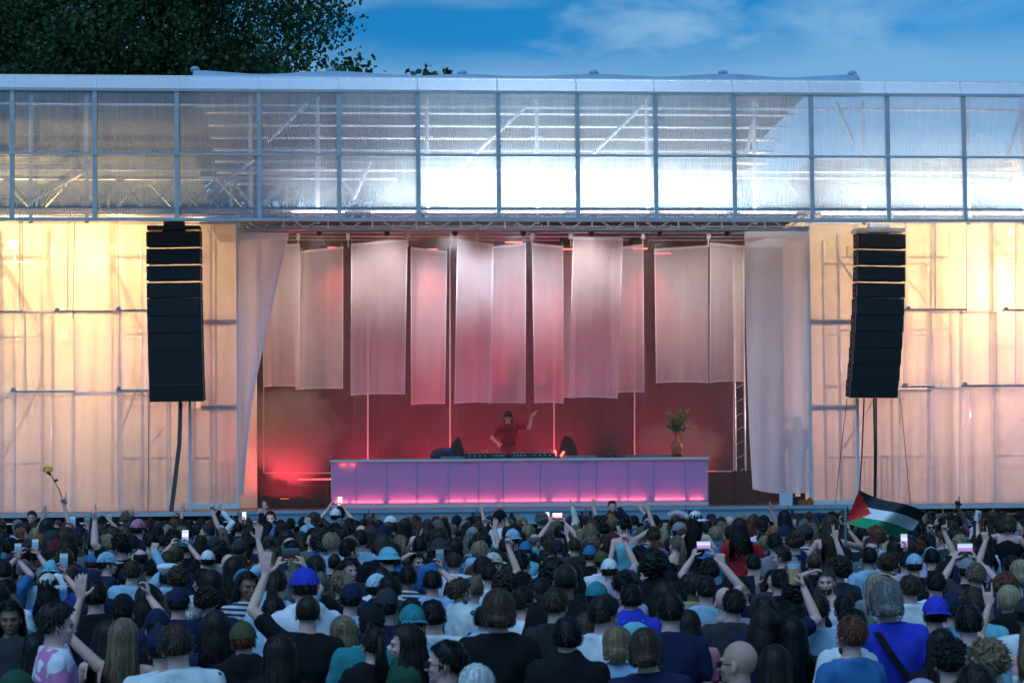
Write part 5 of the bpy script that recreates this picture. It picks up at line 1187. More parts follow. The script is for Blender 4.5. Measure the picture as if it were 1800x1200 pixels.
def person(pos, rz, height, label, hairk='short', hairc='dark', top='tee', topc='black', pose='down', fem=False, hatk=None, hatc=None, skin='light', extra=(), group='people in the crowd', legs=True, stuff=False, tilt=0):
    me = body(pose, fem); o = bpy.data.objects.new('person', me); COL.objects.link(o); o.location = pos; s = height/1.75
    o.rotation_euler = (0, 0, rz); o.scale = (s, s, s)
    for i, m in enumerate((SK[skin], EYE, LIP, BROW)): o.material_slots[i].link = 'OBJECT'; o.material_slots[i].material = m
    tag(o, label, 'person', group)
    if hairk != 'bald':
        hch = child(o, 'hair', hair('short' if hatk and hairk in ('quiff', 'curly', 'afro', 'bun', 'topbun', 'tousled') else hairk), HC[hairc])
        if not hatk: s3 = V3((rnd.choice((-1, 1))*rnd.uniform(.99, 1.08), rnd.uniform(.99, 1.07), rnd.uniform(.97, 1.06))); hch.scale = s3; hch.location = (0, HEADC.y*(1-s3.y), 1.66*(1-s3.z)-.002)
    if tilt: o.rotation_euler = (rnd.gauss(0, .035), rnd.gauss(0, .045), rz)
    sh = child(o, 'shirt', shirt(pose, fem, top), CM[topc])
    if legs: child(o, 'trousers', TR[1 if pose.startswith('sit') else 0], CM['white' if topc == 'red' and pose.startswith('sit') else rnd.choice(('black', 'denim', 'charcoal', 'navy'))])
    if hatk: child(o, 'cap', hat(hatk), CM[hatc])
    for e in extra:
        if e == 'glasses': child(o, 'sunglasses', GL)
        if e == 'topglasses': child(o, 'sunglasses', GT)
        if e == 'beard': child(o, 'beard', BEARD, HC[hairc])
        if e == 'strap': child(o, 'bag_strap', STRAP)
        if e.startswith('pack'): child(o, 'backpack', PACK, CM[e[5:] or 'black'])
    PEOPLE.append(o); return o
def anchor(o, pose, fem, which=0):
    sh, el, wr, d, n, k = ANCH[(pose, fem)][which]; M = Matrix.Translation(o.location) @ Matrix.Rotation(o.rotation_euler.z, 4, 'Z') @ Matrix.Scale(o.scale.x, 4)
    return M @ wr, (M.to_3x3() @ d).normalized(), (M.to_3x3() @ n).normalized(), M
# ================================================================== THE CROWD, one line per person seen in the photograph
# x y w | hair colour | top colour | facing pose sex | hat/colour | skin | extras | label
ROWS = """
22 1015 43|short black|tee white|25 down m|-|light|-|dark-haired man in white collared shirt at the left edge of the picture
85 1006 42|long black|tee blue floral|0 phone f|capside/cream|light|-|long-haired woman with a cream peaked cap above the left phone users
118 993 36|crew brown|tee blue|30 down m|-|light|-|man with grey-brown crew cut beside the cream peaked cap
158 999 38|short dark|tee navy|0 down m|bucket/navy|light|-|person in a navy bucket hat left of the raised pale blue sleeve
138 1014 34|bob black|tee blue floral|-10 down f|-|light|-|black-haired woman in blue floral shirt near the left edge
180 1018 49|short black|tee black|-8 down m|-|light|-|man with thick black hair and bare neck in black T-shirt on the left
217 1043 46|short black|tee navy|10 phone m|beanie/black|light|-|person in a black beanie behind the long blonde-streaked hair
267 1031 42|long auburn|tee black|5 down f|-|light|-|woman with long dark auburn hair in black, right of the black beanie
84 1058 62|quiff dark|tee white and pink|75 down m|-|light|-|smiling man in profile facing right at the lower left
50 1112 58|vlong black|tee black|0 down f|-|light|topglasses|woman with very long black hair and blue sunglasses on her head, lower left corner
210 1086 60|vlong fair|tank black|0 lopen f|-|light|-|woman with long light brown streaked hair, black tank top and open raised hand
24 1176 78|short dark|tee navy|0 down m|beanie/green|light|-|dark green beanie cut off by the bottom left corner
342 998 41|short black|tee black|-35 down m|-|light|glasses|black-haired man with glasses in black T-shirt looking left
332 1046 46|bob bleached|tee navy|10 down f|-|light|-|woman with bleached pale teal bob on the left
309 1031 32|short dark|tee navy|0 down m|cap/navy|light|-|navy cap immediately behind the bleached bob
360 1092 66|short brown|tee green and white|0 down m|-|light|-|big short-haired man in pale patterned shirt at the bottom left
394 1072 56|long dark|tee navy|0 down f|-|light|-|woman with long dark hair behind the short-haired man in the pale patterned shirt
306 1101 46|short dark|tee green and white|-5 down m|cap/navy|light|-|man in a navy cap and green and white shirt, lower left
400 1028 40|curly dark|tee navy|0 down m|-|light|topglasses|dark curly head with blue sunglasses pushed up, left of the open hand
527 1044 54|buzz dark|tee black|0 lopen m|-|light|-|man with buzz cut in black T-shirt raising one open hand
543 1001 54|short dark|hood white|-20 down m|cap/royal blue|light|-|person in a bright royal blue cap and white hoodie
482 998 47|pony dark|tee pale stripe|5 down f|-|light|-|woman with a dark ponytail and pale striped top left of the royal blue cap
494 1047 38|short black|tee light blue|0 down m|-|light|-|black-haired head between the striped top and the buzz cut
567 1056 38|short dark|tee light blue|0 down f|scarf/blue floral|light|-|person with blue floral headscarf behind the buzz cut man
596 1028 46|short black|tee light blue|0 down m|cap/navy|light|-|man in navy cap and light blue shirt, centre left
592 1081 34|long fair|tee navy|0 down f|-|light|-|light brown long hair peeking right of the white hoodie
617 1003 38|curly fair|tee charcoal|0 down m|-|light|-|man with curly fair hair left of the striped cap
670 1007 42|short dark|jacket navy|55 down m|cap/pale stripe|light|-|person in a pale striped cap turned to the right
667 1039 45|short black|tee navy|0 down m|beanie/charcoal|light|-|charcoal beanie below the pale striped cap
723 1006 46|short black|hood green|0 down m|-|light|-|black-haired man in dark green hooded jacket, centre left
672 1056 50|long blonde|tee pale stripe|0 down f|-|light|-|woman with long straight blonde hair, centre left
622 1069 40|short dark|tee teal|0 down m|beanie/black|light|-|flat black beanie left of the long blonde hair
628 1101 56|pony dark|tee black|-20 down f|-|light|-|woman with dark tied-back hair in black top at the bottom
702 1090 60|long dark|jacket green|-85 down f|-|light|-|smiling woman in profile facing left with long dark hair and green jacket
783 1052 50|short black|tee white|0 down m|-|light|-|black-haired man in white T-shirt with letters across the back
765 1122 72|short black|tee charcoal|-75 down m|-|light|glasses|man in glasses looking up to the left at the bottom
812 1167 70|bob bleached|tee navy|0 down f|-|light|-|bleached teal-tinted head cut off by the bottom edge
873 1034 60|mid brown|tee black|0 down m|-|light|-|person with wavy shoulder-length brown hair and black T-shirt, centre
832 1015 45|quiff brown|jacket green and white|60 down m|-|light|-|man with brown quiff and undercut looking right
796 1009 32|short fair|tee pale stripe|20 down m|-|light|-|light brown head left of the brown quiff
760 1001 33|short black|tee light blue|0 phone m|-|light|-|black-haired head holding a phone in the centre left
920 1031 42|short dark|tee white|70 bentup m|-|light|-|dark-haired bearded man in white T-shirt looking right, centre
987 1032 54|short brown|tee black and mustard|25 down m|-|light|-|brown-haired man in mustard and black shirt, centre
988 1083 58|short black|jacket black|0 down m|-|light|-|black-haired man in black jacket at the bottom centre
1047 1046 55|quiff dark|tee white|55 down m|-|light|-|dark-haired man in white T-shirt looking down to the right, centre
1090 1100 50|bob fair|tee light blue|10 down f|-|light|-|light brown bob above a light blue shirt at the bottom centre
1112 1026 44|short black|jacket royal blue|0 down m|-|light|pack turquoise|person in royal blue jacket with turquoise backpack
1172 1042 58|short black|tee navy|0 down m|-|light|-|broad man with black hair in navy T-shirt, right of centre
1170 1098 60|mid brown|tee navy|15 down m|-|light|-|brown-haired man in navy T-shirt at the bottom, right of centre
1050 1021 42|short dark|tee teal|0 down m|cap/teal|light|-|dark teal cap in the centre of the crowd
1128 1003 38|short dark|tee black|10 down m|cap/charcoal|light|-|charcoal cap left of the big curly black hair
1073 1004 38|curly black|tee lilac|0 down m|-|light|-|curly black head beside the arm with the lilac striped sleeve
1030 1076 40|long brown|tee black and mustard|20 down f|-|light|-|long brown hair right of the mustard and black shirt
1225 1072 45|long dark|tee pink|0 down f|-|light|-|dark long-haired woman with pink collar, right of centre
1262 1034 44|short dark|tee charcoal|0 down m|-|light|-|round dark head behind the long brown-haired woman
1277 1063 56|long dark|tee navy|0 down f|-|light|-|woman with full dark brown hair above the bald man
1283 1122 62|bald black|tee light blue|-60 down m|-|mid|glasses|bald man in light blue shirt turned to the left at the bottom
1372 1136 56|vlong dark|tee tie-dye|10 down f|-|light|topglasses|woman with long dark hair and a shiny clip at the bottom right
1343 1046 46|short dark|tee navy|0 hold m|-|light|-|short-haired man in navy T-shirt lifting a cup of beer
1290 1025 30|bald grey|tee grey|0 down m|-|light|-|pale bald head behind the round dark head
1304 1011 36|short black|tee navy|-150 down m|-|light|-|dark-haired young man turning back towards the camera
1335 999 26|long dark|tee charcoal|175 down f|-|light|-|smiling woman with dark hair facing the camera
1361 998 34|short black|tee black|0 down m|-|light|-|black-haired man with pale collar right of the smiling woman
1430 1014 35|afro black|tee black|0 down m|-|dark|-|black afro right of the beer cup
1425 1041 44|short dark|tee light blue|0 down m|-|light|-|short dark hair and light blue top below the beer cup
1408 1082 38|vlong black|tee black|0 down f|-|light|-|long black hair left of the white T-shirt at lower right
1463 1068 46|short black|tee white|-30 down m|-|light|-|black-haired man in white T-shirt lower right, beard side
1464 997 38|short brown|tank white|-160 headhand m|-|light|beard|man in white tank top holding his head and facing the camera
1489 1082 62|short auburn|tee blue|-25 down m|-|light|beard|bearded auburn-haired man in blue shirt, lower right
1537 1051 42|curly bleached|tee olive|0 down m|-|light|-|curly bleached white-blond head, right
1592 1020 58|mid grey|tee royal blue|5 down m|-|light|strap|grey-haired man in royal blue T-shirt with black shoulder strap
1538 1006 38|long blonde|tee grey|0 headhand f|-|light|-|blonde person with a hand on top of the head, right
1637 1105 54|vlong dark|tee black|0 down f|-|light|-|long dark hair right of the royal blue T-shirt
1672 1036 42|short black|tee light blue|0 down m|cap/navy|light|-|navy cap and light blue shirt on the right
1716 1030 54|short brown|tee turquoise|0 down m|-|light|-|big flat brown hair and turquoise shirt on the right
1707 1062 52|short black|tee light blue|0 down m|-|light|pack teal|black-haired man with teal backpack on the right
1680 1121 58|tousled black|tee charcoal|0 down m|-|light|-|tousled black head at the lower right
1772 1121 56|curly fair|tee charcoal|20 down m|-|light|-|light brown curly head at the right edge, bottom
1722 1166 80|short dark|tee charcoal|0 down m|-|light|-|dark blurred head cut off by the bottom right edge
1745 1011 36|afro auburn|tee navy|0 down f|-|light|-|round auburn hair on the right
1597 1007 34|short brown|tee white|0 down m|-|light|-|brown head immediately behind the grey-haired man
1636 1002 33|short black|tee white|5 down m|-|light|-|black-haired head right of the grey-haired man
1793 1088 40|long fair|tank white|5 both f|-|light|-|person at the right edge with both arms raised
1626 1046 27|short dark|tee olive|0 down m|capback/royal blue|light|-|small royal blue cap worn backwards on the right
1622 1188 60|short grey|tee grey|0 down m|beanie/lilac|light|-|lilac beanie just showing at the bottom right
52 897 17|short black|tee charcoal|180 down m|-|light|-|dark-haired steward facing the camera at the left of the stage front
15 915 22|curly black|tee white|170 down f|-|light|-|curly-haired person in white facing the camera at the far left
40 926 22|short ginger|tee charcoal|70 down m|-|light|-|ginger-haired man in profile at the left
82 912 26|long dark|tee charcoal|0 point f|-|light|-|dark-haired woman raising a yellow flower
158 912 21|quiff black|tee black|70 down m|-|light|glasses|man in sunglasses looking right, left of the magenta cap
137 908 20|curly black|tee blue|10 down f|-|light|-|curly black hair behind the man in sunglasses on the left
182 906 17|short black|tee navy|180 down m|cap/black|mid|-|person in a black cap facing the camera near the left stage edge
218 898 24|tousled fair|tee turquoise|30 down m|-|light|-|person with tousled fair hair and turquoise shirt on the left
238 914 25|short dark|tee navy|25 down m|cap/pink|light|-|pink cap on the left
249 935 28|short black|tee khaki|0 down m|-|light|-|black-haired man in khaki shirt on the left
274 938 25|short black|tee light blue|0 down m|-|light|-|black-haired man in light blue T-shirt right of the khaki shirt
207 984 37|short brown|long light blue|10 fist m|-|light|-|man with raised pale blue sleeve on the left
190 969 34|short dark|tee navy|70 down m|cap/light blue|light|-|light blue cap facing right, left of the raised sleeve
154 971 27|short brown|tee white|0 down m|cap/blue|light|-|blue cap left of the light blue cap
88 983 34|short dark|tee pale stripe|0 down m|capback/turquoise|light|-|turquoise cap worn backwards at the left
12 944 30|short black|tee black|60 down m|-|brown|glasses|man in dark sunglasses facing right at the far left
42 981 31|buzz grey|tee charcoal|0 phones m|-|light|-|grey buzz-cut head holding up a phone at the left
8 985 30|short dark|tee blue|0 phone m|-|light|-|dark-haired person filming with a phone at the left edge
262 982 35|tousled black|tee teal|-40 down m|-|light|glasses|man with tousled black hair and glasses left of the white captain cap
291 992 34|short black|hood light blue|5 down m|captain/white|light|-|person in a white captain cap
358 966 27|short dark|tee navy|0 down m|cap/white|light|-|white cap with raised arm beside it, left
312 962 26|short brown|tee black|0 phones m|-|light|-|brown-haired person filming on a bright phone, left
365 919 24|pony brown|tee charcoal|-80 down f|-|light|-|woman with brown ponytail in profile facing left
346 919 24|short black|tee blue|0 point m|-|light|-|black-haired person pointing up at the left of the opening
402 926 23|long fair|tee green|0 down f|-|light|-|long fair hair below the small white phone
395 905 22|pony black|tee black|20 down f|-|light|-|black-haired woman in front of the left stage corner
419 917 20|short dark|tee navy|0 phone m|-|light|-|dark head under the bright phone at the left stage corner
475 898 18|long dark|jacket blue|180 phone f|-|light|-|person facing the camera with face lit by a phone light
478 919 26|curly dark|tee blue|0 down m|-|light|-|curly brown head in front of the phone-lit face
495 914 18|short dark|tee navy|0 down m|cap/black|light|-|leftmost of three black hats before the stage edge
512 912 18|short dark|tee charcoal|0 down m|beanie/black|light|-|middle one of three black hats before the stage edge
527 907 19|short dark|tee black|0 down m|bucket/black|light|-|rightmost of three black hats before the stage edge
547 900 27|wavy brown|tee black|5 down f|-|light|-|woman with wide wavy brown hair left of the desk corner
590 895 18|short black|tee black|0 phones m|cap/white|light|-|white cap filming with a bright phone below the desk corner
604 890 18|short black|jacket black|0 down m|beanie/black|light|-|tall person in black beanie at the desk corner
428 948 28|short dark|tee mustard|15 down m|cap/charcoal|light|-|man in charcoal cap and mustard shirt, left
411 946 26|curly grey|tee charcoal|0 point m|-|light|-|grey curly head raising an arm, left of the mustard shirt
468 965 32|long fair|tee light blue|0 down f|-|light|-|long fair hair right of the mustard shirt
505 943 32|thin dark|tee charcoal|-50 down m|-|light|glasses|balding man in black sunglasses looking left
566 940 31|curly brown|tee turquoise|0 down m|-|light|strap|curly brown-haired man in turquoise shirt with black strap
581 971 26|buzz dark|tee black|0 down m|-|light|-|buzz-cut head in black T-shirt beside the turquoise shirt
466 992 25|short auburn|tee grey|0 down m|beanie/coral|light|-|coral beanie above the dark ponytail
703 911 23|vlong dark|tee charcoal|0 down f|-|light|-|tall straight dark hair before the subwoofer
716 919 20|balding dark|tee red|-70 down m|-|light|glasses|balding man in pink-tinted sunglasses looking left
797 921 20|short grey|tee black|-70 down m|-|light|glasses|grey-haired man in sunglasses looking left
881 897 22|short black|tee white|60 down m|capback/black|light|-|person in a black cap looking right, centre
868 918 22|short black|tee black|0 point m|-|light|-|person pointing one finger up before the desk
727 940 19|bald grey|tee charcoal|0 down m|-|light|-|small pale bald head left of centre
651 954 28|quiff black|tee white|180 down m|-|light|-|man with dark quiff facing the camera and looking down
685 960 34|short black|tee black|-40 down m|bucket/turquoise|light|-|person in a turquoise bucket hat
742 968 25|short dark|tee black|150 headhand m|-|light|topglasses|man facing the camera with hand at his forehead
628 981 30|quiff black|tee charcoal|150 down m|-|light|-|dark-haired man facing the camera left of the turquoise bucket hat
802 970 33|short brown|tee white|0 down m|-|light|pack black|brown-haired man with black backpack straps and white shirt
833 978 29|quiff dark|tee white|65 down m|-|light|topglasses|bearded man with sunglasses on his head looking right
868 970 33|short brown|tee white|65 down m|cap/cream|light|-|cream cap facing right beside a raised arm
850 990 30|short black|tee white|0 point m|-|light|-|person with index finger raised left of the cream cap
828 946 25|short black|tee green|10 open m|-|light|-|dark-haired person with raised arm and cyan watch
940 900 21|curly grey|tee black|0 down m|-|light|-|grey curly head in black T-shirt before the desk
958 916 19|short black|tee charcoal|0 phone m|-|light|-|dark head filming before the middle of the desk
1015 904 20|short black|tee brown|0 open m|beanie/black|light|-|black beanie with open hand raised in front of it
1085 878 18|crew dark|jacket black|180 down m|-|light|-|security guard in black jacket standing above the crowd facing the camera
1065 918 22|curly black|tee lilac|-10 bentup m|-|light|-|curly dark head left of the guard
1117 905 19|short black|tee charcoal|0 fist m|-|light|-|dark head with a raised fist right of the guard
1136 902 21|quiff dark|jacket blue|180 down m|-|light|glasses|man in dark sunglasses and blue jacket facing the camera
1171 912 19|short dark|tee olive|-160 bentup m|-|light|-|person waving a pink and white hand fan
940 937 25|thin grey|tee teal|60 down m|-|light|-|older balding grey man in profile, centre
915 951 26|short brown|tee turquoise|0 down m|beanie/blue|light|-|blue beanie left of the older balding man
984 923 25|short black|tee black|0 phones m|-|light|-|dark-haired man filming with a phone held sideways
1012 944 28|short brown|tee charcoal|0 down m|-|light|-|short brown-haired head, centre back
1028 952 25|short brown|tee black|0 down m|-|light|-|neat brown head right of the short brown-haired one
1048 957 20|short brown|tee black|0 down m|cap/blue|light|-|small blue cap behind the woman on shoulders
925 971 36|short black|tee white|35 down m|-|light|topglasses|black-haired man with shining sunglasses on his head, centre
985 959 26|bob black|tee black|0 open f|-|light|-|black bob with open hand raised, centre
1083 980 33|short dark|tee lilac stripe|5 point m|cap/white|light|-|white cap pointing up with lilac striped sleeve
1070 966 28|short dark|tee white|0 down m|cap/olive|light|-|olive cap above the white cap, centre
1125 959 26|curly black|tee charcoal|0 down m|-|light|-|curly black head below the seated woman with headpiece
1164 963 20|short dark|tee black|0 down m|beanie/purple|light|-|purple beanie right of centre
1178 970 40|afro black|jacket black|20 down m|-|light|-|big curly black hair and black jacket, right of centre
1145 987 28|tousled dark|tee charcoal|-130 down m|-|light|-|laughing man turned left, right of centre
1236 962 32|short dark|tee light blue|-70 down m|cap/blue|light|-|bright blue cap facing left below the woman in white cap
1247 984 30|curly dark|tee black|0 phones m|-|light|-|curly dark head filming with a purple-lit phone
1234 1012 32|short dark|tee light blue|0 fist m|-|light|-|person raising a fist right of centre
1318 972 31|short dark|tee navy|0 down m|-|light|-|short dark hair below the red top
1333 914 22|curly dark|tee pink floral|-25 peace m|-|mid|-|person in white and pink floral shirt making a V sign
1385 897 25|vlong black|jacket black|0 down f|-|light|-|tall black long-haired figure in black before the right stage edge
1364 907 15|short dark|tee navy|0 down m|cap/white|light|-|tiny white cap beside the tall black long-haired figure
1372 961 32|quiff dark|tee charcoal|-65 down m|-|light|-|dark-haired man in profile facing left, right half
1425 970 24|buzz brown|tee black|0 peace m|-|light|-|brown buzz-cut head with two raised fingers, right half
1457 980 36|afro dark|tee charcoal|0 down m|-|light|-|wide dark curly head left of the flag pole
1476 960 27|short brown|tee white|0 down m|cap/black|light|-|black cap on the pole carrier below the flag
1397 990 26|wavy blonde|tee grey|-140 bentup f|-|light|-|woman with braided blonde hair facing back, right half
1698 911 20|short dark|tee white|0 down m|bucket/blue|light|-|person in a blue bucket hat under the right stage edge
1661 932 27|short auburn|tee charcoal|-70 down m|-|light|-|auburn-haired man in profile facing left, right
1633 914 20|short black|tee black|180 down m|-|light|glasses|man in sunglasses facing the camera right of the flag
1564 968 31|short dark|tee black|0 down m|-|light|-|round short dark hair right of the flag pole
1547 973 25|curly brown|tee grey|0 down m|-|light|-|curly brown head left of the round dark hair
1611 972 32|short black|tee black|0 down m|cap/light blue|light|-|light blue cap beside a blue-lit phone, right
1592 968 22|short dark|tee lilac|0 phone m|-|light|-|head filming on a blue-lit phone, right
1653 959 19|short dark|tee black|0 down m|cap/turquoise|light|-|turquoise cap behind the dark hooded head, right
1684 980 27|short dark|tee black|0 down m|beanie/grey|light|-|grey beanie deep in the right half of the crowd
1651 985 25|short black|tee black|0 down m|beanie/black|light|-|black beanie left of the grey beanie
1684 956 24|short fair|tee navy|0 down m|-|light|-|fair short hair above the grey beanie
1632 962 24|short black|tee black|0 point m|-|light|-|dark head with one finger raised, right
1715 990 32|tousled fair|tee charcoal|0 phones m|-|light|-|tousled fair head filming sideways, right
1770 975 33|short black|tee light blue|0 lpoint m|-|light|-|black-haired person pointing high at the right edge
""".strip().split('\n')
SEATED = """
1100 909 27|bun black|tank turquoise|0 sitwave f|-|light|-|woman with black headpiece and bare back sitting on shoulders, centre
1223 901 28|vlong black|tank black|35 sit f|capside/white|light|-|woman in white cap with very long black hair sitting on shoulders
1300 912 40|longcurly dark|tee red|5 sit f|-|light|-|woman in red top with long curly dark hair sitting on shoulders
1458 907 31|vlong brown|tank brown|0 sitflag f|-|light|-|woman with long brown hair on shoulders holding the flag pole
1772 906 26|bob brown|tank black|25 sitcup f|-|light|-|woman in black tank top on shoulders lifting a white cup
""".strip().split('\n')
def parse(ln):
    f = ln.split('|'); x, y, w = map(float, f[0].split()); hk, hc = f[1].split(); tk, tc_ = f[2].split(' ', 1); fa_, po, sx = f[3].split()
    hk2, hcol = (f[4].split('/') if '/' in f[4] else (None, None)); ex = [f[6]] if f[6] != '-' else []
    if 'bearded man with sunglasses' in f[7] or 'dark-haired bearded man' in f[7]: ex.append('beard')
    return dict(x=x, y=y, w=w, hair=hk, hc=hc, top=tk, tc=tc_, f=float(fa_), pose=po, fem=sx == 'f', hat=hk2, hatc=hcol, skin=f[5], ex=ex, label=f[7])
def hor(x): return 845-(x-900)*math.tan(ROLL)
placed = []      # (X, Y, x, y, D, s)
raster = np.zeros((460, 1900), np.int16)-1; dep = np.full((460, 1900), 1e9); ownr = {}
YO = 780
def stamp(idx, x, y, D, test=False, topc=None):
    """rough silhouette of one head and shoulders in the picture; returns the visible share of the head"""
    s = FPX/D; cx, cy = x+50, y-YO; vis = tot = 0
    def rect(x0, x1, y0, y1): return (max(0, int(x0)), min(1900, int(x1)), max(0, int(y0)), min(460, int(y1)))
    hx = rect(cx-.09*s, cx+.09*s, cy, cy+.24*s); bx = rect(cx-.23*s, cx+.23*s, cy+.30*s, cy+1.2*s)
    d = dep[hx[2]:hx[3], hx[0]:hx[1]]
    v = (d > D).mean() if d.size else 0
    if not test:
        for b in (hx, bx):
            sub = dep[b[2]:b[3], b[0]:b[1]]; m = sub > D; sub[m] = D; raster[b[2]:b[3], b[0]:b[1]][m] = idx
    return v
SPEC = []
for ln in ROWS:
    p = parse(ln); D = FPX*.205/p['w']; hh = 2.4-(p['y']-hor(p['x']))*D/FPX
    cap = .03 if p['hat'] else (.012)
    tgt = min(1.93, max(1.52 if p['fem'] else 1.62, hh))
    if 'security guard in' in p['label']: D, tgt, hh = 40, None, None
    if p['y'] < 925 and 'security guard in' not in p['label']: tgt = min(1.92, max(1.58, hh if hh else 1.7)); 
    if tgt is not None and abs(tgt-hh) > 1e-4: D = (2.4-tgt)*FPX/(p['y']-hor(p['x']))
    if 'steward' in p['label']: D = 39; 
    D = min(D, 39.5 if ('security guard in' in p['label'] or 'steward' in p['label']) else 37.5)
    q = PD(p['x'], p['y'], D); p.update(D=D, X=q.x, Y=q.y, H=q.z-cap); SPEC.append(p)
# keep explicit people from standing inside one another: push the farther one back along its own sight line
for _ in range(12):
    for i, a in enumerate(SPEC):
        for b in SPEC[i+1:]:
            d = math.hypot(a['X']-b['X'], a['Y']-b['Y'])
            if d < .36 and a['D'] < 39:
                f, n = (a, b) if a['D'] > b['D'] else (b, a); m = .12
                for p, sg in ((f, 1), (n, -1)):
                    D = p['D']+sg*m; H = 2.4-(p['y']-hor(p['x']))*D/FPX
                    if 1.48 < H < 2.0 and D < 37.6: q = PD(p['x'], p['y'], D); p.update(D=D, X=q.x, Y=q.y, H=q.z-.012)
for i, p in enumerate(SPEC): stamp(i, p['x'], p['y'], p['D'])
SEAT = []
for ln in SEATED:
    p = parse(ln); D = FPX*.205/p['w']; q = PD(p['x'], p['y'], D)
    # seated: head top is 1.75-.80 = .95 above the shoulders that carry her (about 1.47)
    D = min(max(D, 24), 33); q = PD(p['x'], p['y'], D); p.update(D=D, X=q.x, Y=q.y, H=1.68, Z=q.z-1.68); SEAT.append(p); stamp(900, p['x'], p['y'], D)
    cr = dict(p); hz = p['Z']+.80*.96; cr.update(y=0, pose='fold', fem=False, hair=rnd.choice(('short', 'tousled', 'crew')), hc='dark', top='tee', tc=rnd.choice(('navy', 'charcoal', 'white', 'blue')), hat=None, ex=[], skin='light', f=0, H=min(1.9, max(1.55, hz+.30)), Y=p['Y']+.10, label='man carrying the '+p['label'].split(' sitting')[0].split(' on shoulders')[0]+' on his shoulders', carrier=True)
    SPEC.append(cr); 
    dep[int(p['y']-YO):int(p['y']-YO+80), int(p['x']+50-18):int(p['x']+50+18)] = np.minimum(dep[int(p['y']-YO):int(p['y']-YO+80), int(p['x']+50-18):int(p['x']+50+18)], D)
# ---- everybody else: a packed crowd
r2 = random.Random(77); FILL = []
allp = [(p['X'], p['Y']) for p in SPEC]; grid = {}
for X, Y in allp: grid.setdefault((int(X/.6), int(Y/.6)), []).append((X, Y))
def near(X, Y, d):
    gx, gy = int(X/.6), int(Y/.6)
    return any(math.hypot(X-a, Y-b) < d for i in (-1, 0, 1) for j in (-1, 0, 1) for a, b in grid.get((gx+i, gy+j), ()))
exp_heads = [(p['x'], p['y'], p['D']) for p in SPEC if p['y'] > 0]+[(p['x'], p['y'], p['D']) for p in SEAT]
seat_boxes = [(p['x'], p['y'], p['D']) for p in SEAT]
cand = []
for _ in range(26000):
    D = 10.2+27.3*math.sqrt(r2.random()); px = r2.uniform(-30, 1830); cand.append((D, px))
cand.sort()
for D, px in cand:
    H = min(1.9, max(1.52, r2.gauss(1.68, .10))); H = min(H, 1.9-.14*max(0, min(1, (D-16)/14))); y = hor(px)+(2.4-H)*FPX/D; s = FPX/D
    if y > 1185 and r2.random() < .8: continue
    q = PD(px, y, D)
    if q.y > 37.2 or near(q.x, q.y, .42 if D < 17 else .355): continue
    # must not hide an explicit head behind it, nor be hidden itself
    bad = False
    for ex, ey, eD in exp_heads:
        if eD > D:
            es = FPX/eD
            if abs(px-ex) < .10*s+.085*es and y < ey+.19*es and y+.30*s > ey: bad = True; break
            if abs(px-ex) < .24*s+.05*es and y+.30*s < ey+.14*es: bad = True; break
    for sx, sy, sD in seat_boxes:
        if sD > D and abs(px-sx) < .24*s+.17*FPX/sD and y < sy+.60*FPX/sD: bad = True
    if bad: continue
    if stamp(0, px, y, D, test=True) < (.28 if D > 20 else .26): continue
    if 715 < px < 770 and y < 915 and False: continue
    stamp(1000+len(FILL), px, y, D); grid.setdefault((int(q.x/.6), int(q.y/.6)), []).append((q.x, q.y))
    FILL.append(dict(x=px, y=y, D=D, X=q.x, Y=q.y, H=H))
# ---- give the rest of the crowd looks, labels and bodies
tops = ['plaid']*3+['striped']*3+['patterned']*3+['black']*34+['navy']*9+['charcoal']*8+['white']*16+['light blue']*11+['grey']*5+['teal']*4+['denim']*5+['olive']*4+['blue']*4+['green']*4+['cream']*3+['burgundy']*2+['khaki']*2+['lilac']*1+['pale stripe']*2+['turquoise']*2+['brown']*3+['mustard']*1+['blue floral']*1+['red']*1
mh = ['short']*42+['crew']*12+['quiff']*10+['curly']*10+['tousled']*10+['mid']*7+['buzz']*6+['afro']*3+['thin']*1+['bald']*2
fh = ['long']*30+['vlong']*18+['wavy']*16+['pony']*10+['bun']*6+['topbun']*4+['bob']*10+['longcurly']*8
HNM = {'short': 'short', 'crew': 'cropped', 'quiff': 'swept-up', 'curly': 'curly', 'tousled': 'tousled', 'mid': 'chin-length', 'buzz': 'buzz-cut', 'afro': 'bushy', 'thin': 'thinning', 'long': 'long', 'vlong': 'very long', 'wavy': 'wavy', 'pony': 'ponytailed', 'bun': 'bunned', 'topbun': 'top-knotted', 'bob': 'bobbed', 'longcurly': 'long curly'}
FILL.sort(key=lambda p: p['D'])
